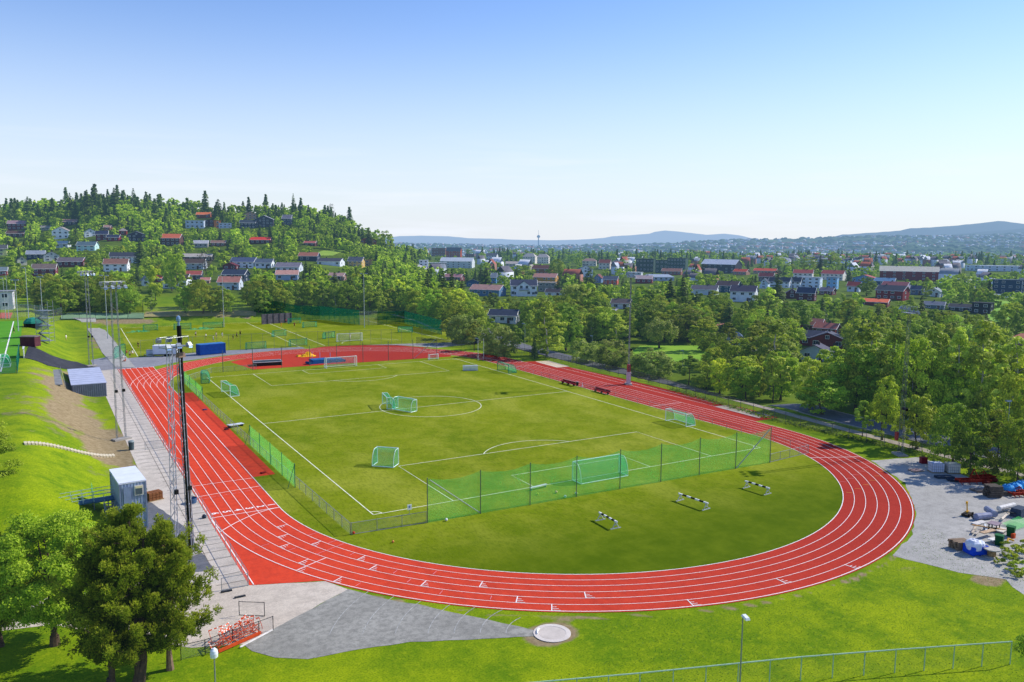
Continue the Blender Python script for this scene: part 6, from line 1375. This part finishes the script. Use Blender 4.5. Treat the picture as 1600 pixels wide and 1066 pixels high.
def tree(kind,p,h,label,group=None,width=None,name=None,pick=None,far=False):
    L=PROTO[kind+('_far' if far else '')]; c,t=L[random.randrange(len(L)) if pick is None else pick]
    base=kind; nm,cat=KN[base]; nm=name or nm
    nat={'broad':.80,'bright':.76,'bush':1.25,'birch':.52,'willow':.95,'spruce':.46,'young':.56,'copper':.84,'bare':.72}[base]*h
    sx_=h*(1.0 if width is None else max(.55,min(1.7,width/nat))); rz=random.uniform(0,6.28)
    if t is None:
        o=link(nm,c,None,p,(0,0,rz),(sx_,sx_,h)); tag(o,label,cat,group); return o
    o=thing(nm,label,cat,p,rz,group,(sx_,sx_,h)); link('trunk',t,o); link('crown',c,o); return o
def T(kind,px,yb,yt,wpx,label,pick=None,z=None):
    p=at(px,yb) if z is None else at(px,yb,z); D=depth(p); h=tall(p,yt); tree(kind,p,h,label,None,wpx/FPX*D,pick=pick)
    TR.append((px-wpx/2,px+wpx/2,yt,yb,D)); return p
# the big trees of the foreground, with many more leaves
def big(kind,px,yb,yt,wpx,label,seed,lm,leaf,n,nb,bark,split,zc=.60,rz=.40,pine=False,trunk_r=.024,p=None,rxk=1.0):
    p=p or at(px,yb,0); D=depth(p); h=tall(p,yt); w=wpx/FPX*D; rx=w/2*rxk
    t=thing(kind,label,'tree',p,0)
    g=np.random.default_rng(seed); P=[];N=[];Ts=[]
    for k in range(nb):
        while True:
            d=sph(g,1)[0]; u=g.uniform(.3,1)**.45; c=np.array([d[0]*rx*u*.86,d[1]*rx*u*.86,h*zc+d[2]*h*rz*u*.9])
            if c[2]>h*(zc-rz*.92): break
        if pine: c[2]+=g.uniform(-.02,.07)*h; c[:2]*=(1.22-.62*max(0,(c[2]-h*zc)/(h*rz)))*g.uniform(.85,1.18)
        r=g.uniform(.45,.95)*(.72 if pine else 1.0)*min(1.2,rx/3); m=int(n/nb*g.uniform(.6,1.4)); v=sph(g,m); v[:,2]=np.where(v[:,2]<-.2,-v[:,2]*.7,v[:,2])
        q=c+v*(r*g.uniform(.45,1.08,m)[:,None])*np.array([1,1,1.25 if pine else .75]); Ts.append(np.clip(g.uniform(.25,.7)+v[:,2]*.22+g.normal(0,.12,m),0,1)); P.append(q); out=q-np.array([0,0,h*.4]); out/=np.linalg.norm(out,axis=1)[:,None]; N.append(v*.6+out*.5+(np.array([0,0,.5]) if pine else 0))  # clump tops painted lighter than their undersides, over random variation
    P=np.concatenate(P);N=np.concatenate(N)
    if pine:
        # needle tufts: five narrow blades fanning up and out from each shoot tip
        k=5; n_=len(P); A=N/np.linalg.norm(N,axis=1)[:,None]; V=[]
        for j in range(k):
            dv=A+g.normal(0,.42,(n_,3)); dv/=np.linalg.norm(dv,axis=1)[:,None]; sd=np.cross(dv,g.normal(0,1,(n_,3))); sd/=np.linalg.norm(sd,axis=1)[:,None]; L=(leaf*g.uniform(1.2,2.4,n_))[:,None]
            V.append(np.stack([P-sd*leaf*.22,P+sd*leaf*.22,P+dv*L+sd*leaf*.10,P+dv*L-sd*leaf*.10],1))
        V=np.concatenate(V).reshape(-1,3); F=np.arange(len(V)).reshape(-1,4)
    else: V,F=cards(P,N,leaf,g,1.0,.6)
    link('crown',toned(fastmesh('crown',V,F,lm),np.concatenate(Ts)),t)
    tb=trunk(h*(zc+rz*.5),h*trunk_r,3,seed,.30,split,0); tb.build('trunk',bark,t); return t
def big_pine(px,yb,yt,wpx,label,seed,bark,split,n=26000,p=None,r_=.02,low=.20):
    """pine with whorled boughs that bend up at their ends, each carrying needle tufts"""
    p=p or at(px,yb,0); D=depth(p); h=tall(p,yt); rx=wpx/FPX*D/2; g=np.random.default_rng(seed); t=thing('pine_tree',label,'tree',p,0)
    P=[];A=[];Ts=[]; mb=trunk(h*.80,h*r_,0,seed,.2,split); mb.bar((0,0,h*.05),(0,0,h*.97),h*r_*.6,6,.02); W=15
    for wv in range(W):
        u=wv/(W-1); z=h*(low+(.96-low)*u); L0=rx*(1-u)**.55*(.55+.45*min(1,u*4+.25))+.25
        for b in range(7 if u<.85 else 4):
            a=g.uniform(0,6.28); L=L0*g.uniform(.50,1.30); rise=L*g.uniform(.25,.60); e=Vector((math.cos(a)*L,math.sin(a)*L,z+rise)); s0=Vector((0,0,z)); mid=Vector((math.cos(a)*L*.55,math.sin(a)*L*.55,z+rise*.22))
            mb.bar(s0,mid,.05,4,.03,cap=False); mb.bar(mid,e,.03,4,.012,cap=False)
            for k in range(5):
                f=.42+.58*k/4+g.uniform(-.05,.05); c=np.array(mid.lerp(e,max(0,(f-.55)/.45)) if f>.55 else s0.lerp(mid,f/.55)); c=c+g.normal(0,.16,3)*min(1,L/1.5)
                m=int(n/(W*7*5)*g.uniform(.6,1.5)); v=sph(g,m); q=c+v*(g.uniform(.10,.38,m)[:,None])*np.array([1,1,1.15]); Ts.append(np.clip(.10+.55*(k/4)+v[:,2]*.25+g.normal(0,.1,m),0,1)); P.append(q); A.append(v*.45+np.array([math.cos(a)*.45,math.sin(a)*.45,.85]))  # lighter tips, with shade painted in towards the trunk and undersides
    P=np.concatenate(P);A=np.concatenate(A); A/=np.linalg.norm(A,axis=1)[:,None]; n_=len(P); V=[]
    for j in range(5):
        dv=A+g.normal(0,.40,(n_,3)); dv/=np.linalg.norm(dv,axis=1)[:,None]; sd=np.cross(dv,g.normal(0,1,(n_,3))); sd/=np.linalg.norm(sd,axis=1)[:,None]; L=(.085*g.uniform(1.2,2.2,n_))[:,None]
        V.append(np.stack([P-sd*.022,P+sd*.022,P+dv*L+sd*.012,P+dv*L-sd*.012],1))
    V=np.concatenate(V).reshape(-1,3); F=np.arange(len(V)).reshape(-1,4); link('crown',toned(fastmesh('crown',V,F,LP),np.tile(np.concatenate(Ts),5)),t); mb.build('trunk',bark,t)
LN=leaf_mat('leaves_near',(.18,.32,.010),(.46,.66,.03),(.80,.92,.08),.42,.01)
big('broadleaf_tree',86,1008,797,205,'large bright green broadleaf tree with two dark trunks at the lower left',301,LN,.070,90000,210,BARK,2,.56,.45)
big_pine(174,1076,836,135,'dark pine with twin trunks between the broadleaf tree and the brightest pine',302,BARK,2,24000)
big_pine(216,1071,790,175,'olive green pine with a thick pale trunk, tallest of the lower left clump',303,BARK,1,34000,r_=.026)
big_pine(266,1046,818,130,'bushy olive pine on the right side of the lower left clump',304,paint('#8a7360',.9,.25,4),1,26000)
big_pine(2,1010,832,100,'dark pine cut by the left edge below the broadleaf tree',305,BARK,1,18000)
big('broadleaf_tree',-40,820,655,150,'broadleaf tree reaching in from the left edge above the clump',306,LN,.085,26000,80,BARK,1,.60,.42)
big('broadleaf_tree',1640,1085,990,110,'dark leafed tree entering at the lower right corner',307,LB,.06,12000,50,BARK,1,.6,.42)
random.seed(21)
# named trees of the middle ground
for a in (
 ('bush',725,537,489,58,'round dark green bush tree right behind the end of the green netting'),('bush',781,556,506,62,'large round bush tree beside the road bend behind the far corner flag'),
 ('young',700,530,495,26,'yellow green young tree by the road bend, left one'),('young',741,548,500,26,'yellow green young tree between the two round bush trees'),('young',767,545,494,22,'slim darker young tree left of the road lamp'),('young',808,550,505,24,'slim green tree just left of the grey street lamp'),
 ('spruce',835,561,524,16,'small pointed bright conifer beside the grey street lamp'),('birch',854,558,472,60,'tall pale birch with white trunk behind the sand pit'),('broad',884,548,478,50,'leafy tree right of the tall pale birch'),
 ('broad',905,550,528,34,'dark tree at the left end of the rounded bush row'),('bush',912,566,530,56,'first rounded grey green bush in the row behind the fence'),('bush',957,574,529,66,'second and largest rounded bush left of the cabinet mast'),
 ('bush',1020,590,545,70,'broad pale willow bush right of the cabinet mast'),('bush',998,586,556,40,'lower half of the pale willow bush pair'),('young',1076,602,553,40,'spiky loose tree between the willow bush and the dark round bush'),
 ('broad',1104,608,565,50,'dark leafy tree left of the darkest round tree'),('broad',1160,622,556,68,'large dark round tree behind the fence near the sand pit'),('broad',1186,620,566,34,'pale leaning tree right of the large dark round tree'),
 ('young',1207,630,545,44,'thin brownish conifer like tree behind the fence'),('broad',1284,648,592,88,'wide spreading tree casting shadow on the road bend'),('young',1347,683,622,28,'small slim tree standing alone by the kerb'),
 ('broad',1378,688,588,50,'leafy tree between the small slim tree and the mast'),('broad',1432,702,618,60,'full crowned street tree right of the yard mast'),('broad',1488,726,632,60,'dark street tree above the caged tanks'),('broad',1515,742,638,58,'round street tree with three stems beside the yard'),
 ('broad',1556,740,645,52,'street tree with straight brown trunk right of the yard'),('broad',1590,752,640,50,'street tree at the right edge with thin double trunk'),
 ('willow',1030,545,497,62,'weeping tree with trailing branches at the edge of the meadow'),('birch',963,535,490,48,'pale birch left of the cabinet mast'),('broad',940,532,482,60,'bright leafy tree in the second row behind the bushes'),
 ('broad',1000,520,475,70,'broad bright crown in the middle of the tree belt'),('broad',1075,535,485,64,'bright crown right of the weeping tree'),('broad',1100,550,498,52,'tree with twisted bright branches right of the meadow'),('birch',1135,570,505,50,'tall light tree in front of the salmon roof'),
 ('spruce',1066,500,432,32,'pointed dark spruce above the bright belt, left of the white house'),('spruce',1046,498,436,34,'broad dark spruce left of the pointed one'),('spruce',1087,505,455,30,'dark spruce below the white house with bright gable'),('spruce',1105,508,462,26,'small dark spruce right of the belt crest'),
 ('spruce',1138,520,470,30,'dark spruce under the large white house'),('spruce',1163,520,474,26,'dark spruce right under the large white house'),('broad',1118,500,455,40,'brown green oak below the teal house'),('spruce',1214,475,428,32,'tall dark spruce before the terraced houses'),
 ('broad',1190,500,462,44,'bright leafy tree right of the large white house'),('broad',1241,520,470,56,'bright round tree above the near red house group'),('birch',1212,600,496,80,'tall pale birch left of the near red houses'),('birch',1180,590,505,70,'broad pale tree mass left of the tall birch'),('broad',1152,600,530,56,'dark dense tree behind the large round tree'),
 ('birch',1352,640,500,86,'very tall drooping birch right of the near red house group'),('broad',1300,630,545,74,'dark dense tree below the pale blue grey house'),('birch',1395,650,502,70,'tall birch left of the yard mast top'),('broad',1430,660,530,70,'dark tree directly behind the yard mast'),('birch',1455,655,505,66,'slender light birch right of the yard mast'),
 ('birch',1490,660,510,74,'tall loose birch above the street trees'),('birch',1530,665,495,84,'widest tall birch near the right edge'),('birch',1575,680,520,80,'tall drooping birch at the right edge'),('broad',1600,690,560,70,'dark tree filling the right edge'),('broad',1415,540,487,50,'dark mixed tree at the belt crest below the grey bungalow'),
 ('spruce',1437,525,462,26,'narrow dark spruce left of the grey bungalow'),('broad',1384,600,520,70,'bright birch wood crown in the middle of the right belt'),('broad',1265,640,560,60,'yellow green bush tree before the pale blue grey house'),
 ('broad',1354,462,434,30,'big round oak beside the red roofed blue house'),('broad',1502,458,428,28,'round crowned tree on the pale car park'),('broad',1540,458,442,14,'small round tree beside the blue block'),('broad',1530,478,452,20,'round tree right above the black timber house'),('birch',1447,466,432,18,'pale tall tree right of the navy roofed house'),
 ('copper',1216,432,422,18,'dark copper coloured tree by the orange red roofs'),('copper',1101,430,412,14,'copper tree at the gable of the dark apartment building'),('broad',1264,428,401,30,'large round tree behind the white red roofed house'),('broad',1217,420,401,26,'large tree behind the long orange roof'),('broad',1300,424,396,26,'tall tree right of the darkest pointed tree'),('spruce',1281,430,398,18,'darkest pointed tree between the two white red roofed houses'),('bright',1235,428,410,18,'yellow green tree by the copper tree'),
 ('broad',1098,410,393,16,'dark round tree behind the apartment building left gable'),('broad',1128,408,394,16,'pale green tree behind the apartment building'),('broad',1007,424,411,12,'round light tree before the green blocks'),('copper',975,430,414,22,'brown bare looking tree left of the green blocks'),
 ('spruce',920,460,418,34,'broad dark pine like tree before the white gabled house'),('spruce',884,455,425,26,'dark conifer right of the mustard house'),('spruce',872,458,436,18,'dark low conifer at the mustard house corner'),('broad',868,440,405,32,'bright tall tree right of the brown house'),('bush',900,485,441,56,'big leaning grey green tree below the garage'),
 ('broad',868,490,462,44,'dark tree group below the white garage'),('broad',888,492,466,30,'round bright green tree right of the dark group'),('spruce',940,482,455,26,'dark spruce left of the long white house'),('broad',800,492,463,26,'dark tree standing between the netting house and the big white house'),
 ('spruce',668,485,424,30,'dark spruce right of the light car park, left of three'),('spruce',692,486,422,28,'dark spruce right of the light car park, middle of three'),('spruce',706,486,420,26,'tallest dark spruce right of the light car park'),('spruce',722,485,438,24,'dark spruce left of the long pink roof'),('spruce',634,478,455,16,'small spruce in front of the light car park, left'),('spruce',645,480,452,18,'small spruce in front of the light car park, right'),
 ('spruce',759,450,418,30,'columnar brown green tree above the long pink roof'),('broad',816,442,415,40,'round green tree above the big white house'),('broad',733,485,456,40,'bright round tree below the long pink roof'),('broad',771,480,458,26,'pale tree below the pink front gable'),
 ('spruce',342,345,311,26,'large pine on the skyline left of the peach house'),('broad',366,346,331,18,'round dark tree on the skyline beside the peach house'),('spruce',459,342,302,11,'tallest narrow spruce on the skyline of the left hill'),('bare',518,345,317,12,'reddish bare topped conifer on the skyline'),('spruce',577,388,355,20,'lone pine at the low end of the left hill'),('broad',603,400,361,26,'large round tree at the end of the left hill'),
 ('bare',322,430,390,26,'leafless grey brown tree in front of the long dark house'),('spruce',220,420,372,24,'tall dark spruce in the middle of the left hill'),('spruce',49,377,352,18,'dark spruce right of the high dark red house'),('spruce',138,345,296,20,'very tall spruce on the left skyline'),('spruce',111,342,301,16,'tall pointed spruce on the left skyline'),('spruce',210,336,294,16,'pointed spruce at the top of the hill, right one'),('spruce',180,336,293,22,'broad pine at the top of the hill, left one'),('spruce',45,345,307,24,'wide pine on the skyline at the far left'),
 ('broad',269,455,398,24,'tall pale tree left of the white brown roofed house, left one'),('broad',279,457,396,22,'tall pale tree left of the white brown roofed house, right one'),('broad',119,388,363,22,'round green tree beside the white gabled house'),('broad',76,395,363,22,'reddish brown tree below the white gabled house'),('bright',243,470,417,26,'bright yellow green tree in the belt behind the courts'),('bright',308,480,430,44,'bright lobed tree in the belt left of the floodlight pole'),
 ('bright',412,478,430,52,'yellow green tree mass above the dark green netting'),('broad',95,492,440,60,'large round tree behind the courts'),('spruce',524,480,425,30,'dark spruce in the belt left of the right floodlight pole'),('spruce',548,482,428,30,'second dark spruce beside the right floodlight pole'),('spruce',568,482,438,26,'dark spruce right of the right floodlight pole'),
 ): T(*a)
random.seed(77)
def clear(px,w,yt,yb,D,p,R_=3.0):
    for x0,x1,a,b,HD,hx,hy,hw in HB:
        if D<HD+3 and px+w*.42>x0 and px-w*.42<x1 and yt<b-(b-a)*.22 and yb>a: return False
        if (p.x-hx)**2+(p.y-hy)**2<(hw*.5+R_)**2: return False
    return True
CAND=[]
def fill(x0,x1,y0,y1,sx_,sy_,kinds,label,group,hr,far=True,jit=.5):
    y=y1
    while y>=y0:
        x=x0+random.uniform(0,sx_)
        while x<x1:
            px=x+random.uniform(-jit,jit)*sx_; py=y+random.uniform(-jit,jit)*sy_; x+=sx_
            p=at(px,py); D=depth(p)
            if p.y<169 and -64<p.x<62.5 and p.y>-200: continue
            kd=random.choice(kinds); h=random.uniform(*hr)*((1.15 if 'crest' not in group else random.choice((1.1,1.35,1.8))) if kd=='spruce' else 1)
            w={'spruce':.46,'birch':.52}.get(kd,.8)*h/D*FPX; yt=py-h/D*FPX
            if not clear(px,w,yt,py,D,p): continue
            CAND.append((D,kd,p,h,label,group,far))
        y-=sy_
# belt behind the back fields
B_,S_,Y_,W_='broad','spruce','bright','birch'
fill(60,700,468,488,12,6,[B_,B_,Y_,W_],'{} in the dense belt between the back fields and the hill houses','{}s in the belt behind the back fields',(8,12.5),far=False)
fill(470,700,440,468,14,7,[B_,B_,S_],'{} in the wood above the netting at the hill foot','{}s above the netting',(8,12),far=False)
fill(0,640,398,464,10,6,[B_,B_,B_,S_,Y_],'{} standing among the houses on the lower slope of the left hill','{}s among the lower hill houses',(6,10.5))
fill(0,600,352,394,8,5,[B_,B_,Y_,S_],'{} standing among the houses on the upper slope of the left hill','{}s among the upper hill houses',(7,11))
fill(0,330,318,352,6,4,[B_,S_,S_,B_,B_,Y_],'{} in the wood crowning the left hill','{}s on the crest of the left hill',(8,14))
fill(330,570,330,356,8,4,[B_,S_,B_,Y_],'{} in the right part of the wooded crest','{}s on the right crest',(7,11))
fill(540,700,385,440,9,5,[B_,B_,B_,S_],'{} on the steep right end of the left hill','{}s at the right end of the left hill',(8,12))
# plain
fill(640,1620,397,411,7,3.5,[B_,B_,S_],'{} among the farthest roofs on the edge of the plain','{}s at the far edge of the plain',(9,15))
fill(660,1620,413,474,12,5.5,[B_,B_,S_,W_],'{} among the gardens and houses of the plain','{}s between the houses of the plain',(6.5,10.5))
fill(640,1140,474,532,11,6.5,[B_,B_,Y_,W_],'{} in the broad belt behind the back straight','{}s in the belt behind the back straight',(8,12),far=False)
fill(1110,1630,476,568,17,9,[B_,W_,S_,B_,W_],'{} in the deep wood behind the street trees','{}s in the wood behind the street trees',(9,13),far=False)
fill(1100,1650,570,656,26,14,[B_,W_,B_,Y_],'{} just behind the road at the right','{}s just behind the road',(8,12),far=False)
CAND.sort(key=lambda c:c[0]); CNT={}; REST=[]
for D,kd,p,h,lab,grp,far in CAND:
    if CNT.get(kd,0)>=(170 if kd!=B_ else 225): REST.append((kd,p,h)); continue
    CNT[kd]=CNT.get(kd,0)+1; nmk={B_:'leafy tree',Y_:'yellow green tree',S_:'dark spruce',W_:'pale birch'}[kd]
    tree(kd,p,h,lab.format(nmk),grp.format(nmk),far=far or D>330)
print('TREES',CNT,len(REST))
def merged(name,kind_list,label):
    """the far woods that read as one mass"""
    g=np.random.default_rng(33); VV=[];FF=[];MI=[];TT=[];o=0
    mats=[LB,LS,LY,LW]; src={}
    for k,f_,mi in ((B_,lambda s:crown_broad(s,300,18,.40,.50,.48,.070),0),(Y_,lambda s:crown_broad(s,300,18,.40,.50,.48,.070),2),(W_,lambda s:crown_broad(s,280,18,.28,.53,.46,.058,'birch'),3),(S_,lambda s:crown_spruce(s,420,.24,.055,.03),1)):
        src[k]=[f_(500+mi*10+j)+(mi,) for j in range(3)]
    for kd,p,h in kind_list:
        V,F,tn,mi=src[kd][g.integers(3)]; TT.append(np.clip(tn+g.normal(0,.15),0,1)); a=g.uniform(0,6.28); c,s=math.cos(a),math.sin(a); sc=h*g.uniform(.9,1.15)
        W_x=V[:,0]*sc; W_y=V[:,1]*sc; VV.append(np.stack([W_x*c-W_y*s+p.x,W_x*s+W_y*c+p.y,V[:,2]*h+p.z],-1)); FF.append(F+o); MI.append(np.full(len(F),mi)); o+=len(V)
    ob=link(name,toned(fastmesh(name,np.concatenate(VV),np.concatenate(FF),mats,np.concatenate(MI)),np.concatenate(TT))); tag(ob,label,'wood','far woods',kind='stuff')
merged('distant_wood',REST,'far trees of the hill and plain that read as one green mass')
def far_clumps():
    g=np.random.default_rng(12); u=sph(g,7); n=5000
    base=np.array([(math.cos(a)*r_,math.sin(a)*r_,z_) for r_,z_ in((1,0),(.85,.55),(.35,.95)) for a in np.arange(6)*PI/3]); bf=[]
    for k in range(2):
        for i in range(6): bf.append((k*6+i,k*6+(i+1)%6,(k+1)*6+(i+1)%6,(k+1)*6+i))
    bf+=[(12,13,14,15),(12,15,16,17)]; bf=np.array(bf); VV=[];FF=[];o=0
    px=g.uniform(560,1680,n); D=np.concatenate([g.uniform(1700,2700,n//3),g.uniform(2600,7000,n-n//3)]); x=CX+D*(math.sin(YAW)+math.cos(YAW)*(px-800)/1265); y=CY+D*(math.cos(YAW)-math.sin(YAW)*(px-800)/1265); z=H(x,y)
    for i in range(n):
        s=g.uniform(5,13)*(1+D[i]/6000); q=base*np.array([s*g.uniform(.8,1.8),s*g.uniform(.7,1.3),g.uniform(4,9)*(1+D[i]/9000)])*g.uniform(.85,1.15,(18,1)); a=g.uniform(0,6.28); c,sn=math.cos(a),math.sin(a)
        VV.append(np.stack([q[:,0]*c-q[:,1]*sn+x[i],q[:,0]*sn+q[:,1]*c+y[i],q[:,2]+z[i]-1],-1)); FF.append(bf+o); o+=18
    ob=link('far_hillside_wood',fastmesh('far_hillside_wood',np.concatenate(VV),np.concatenate(FF),LFAR)); tag(ob,'hazy blue green tree clumps scattered over the far valley side','wood','far woods',kind='stuff')
mf=M('far_foliage'); f_=mf.noise(.02,6,.7); LFAR=mf.done(mf.mix(mf.ramp(f_,.4,.6),(.02,.05,.022),(.09,.15,.045)),.9,haze=True)
far_clumps()
# shrubs and weeds
def shrub(label,p,s,group,m=LB,seed=0):
    V,F,tn=crown_broad(400+seed,900,14,.6,.42,.42,.05); me=toned(fastmesh('shrub',V,F,m),tn); o=link('shrub',me,None,p,(0,0,seed),(s,s,s*.8)); tag(o,label,'shrub',group); return o
for i,(px,py,s) in enumerate(((1578,885,1.5),(1590,872,1.8),(1568,868,1.1),(1596,895,1.6),(1585,900,1.2),(1560,880,.8),(1599,860,1.6),(1574,858,1.1))):
    shrub('low weedy shrub on the green edge of the gravel yard by the scrap heap',at(px,py,0),s,'weedy shrubs beside the scrap heap',LY if i%2 else LB,i)
# knee-high hedge tufts below the boundary fence
hm_=[]
g=np.random.default_rng(9); P=[]
for i in range(2600):
    u=g.uniform(0,1); x,y=(50.0-u*3.6,-8-u*32) if g.random()<.4 else (46.4+u*1.6,-40-u*46); P.append((x+g.normal(0,.55)-.3,y,abs(g.normal(0,.22))))
V,F=cards(np.array(P),np.tile([0,0,1.0],(len(P),1)),.16,g); tag(link('weeds',fastmesh('weeds',V,F,LB)),'rough weeds growing along the foot of the boundary fence','weeds','weeds along the fence',kind='stuff')
# tufts in the bright lawn
P=[]
for i in range(52000):
    x=g.uniform(-58,20); y=g.uniform(-112,-74)
    if math.hypot(x+1.6,y+42.6)<45.2 or (y>-88 and x<-24) or (y>-73.5) : continue
    if not (proj((x,y,0))[1]<1090): continue
    P.append((x,y,g.uniform(0,.05)))
V,F=cards(np.array(P),np.tile([0,-.3,.6],(len(P),1)),.045,g,.5); tag(link('lawn_grass',fastmesh('lawn_grass',V,F,leaf_mat('grass_blades',(.06,.16,.008),(.13,.27,.010),(.28,.40,.02),.3,.0))),'short bright green grass of the lawn below the track','grass','lawn grass',kind='stuff')
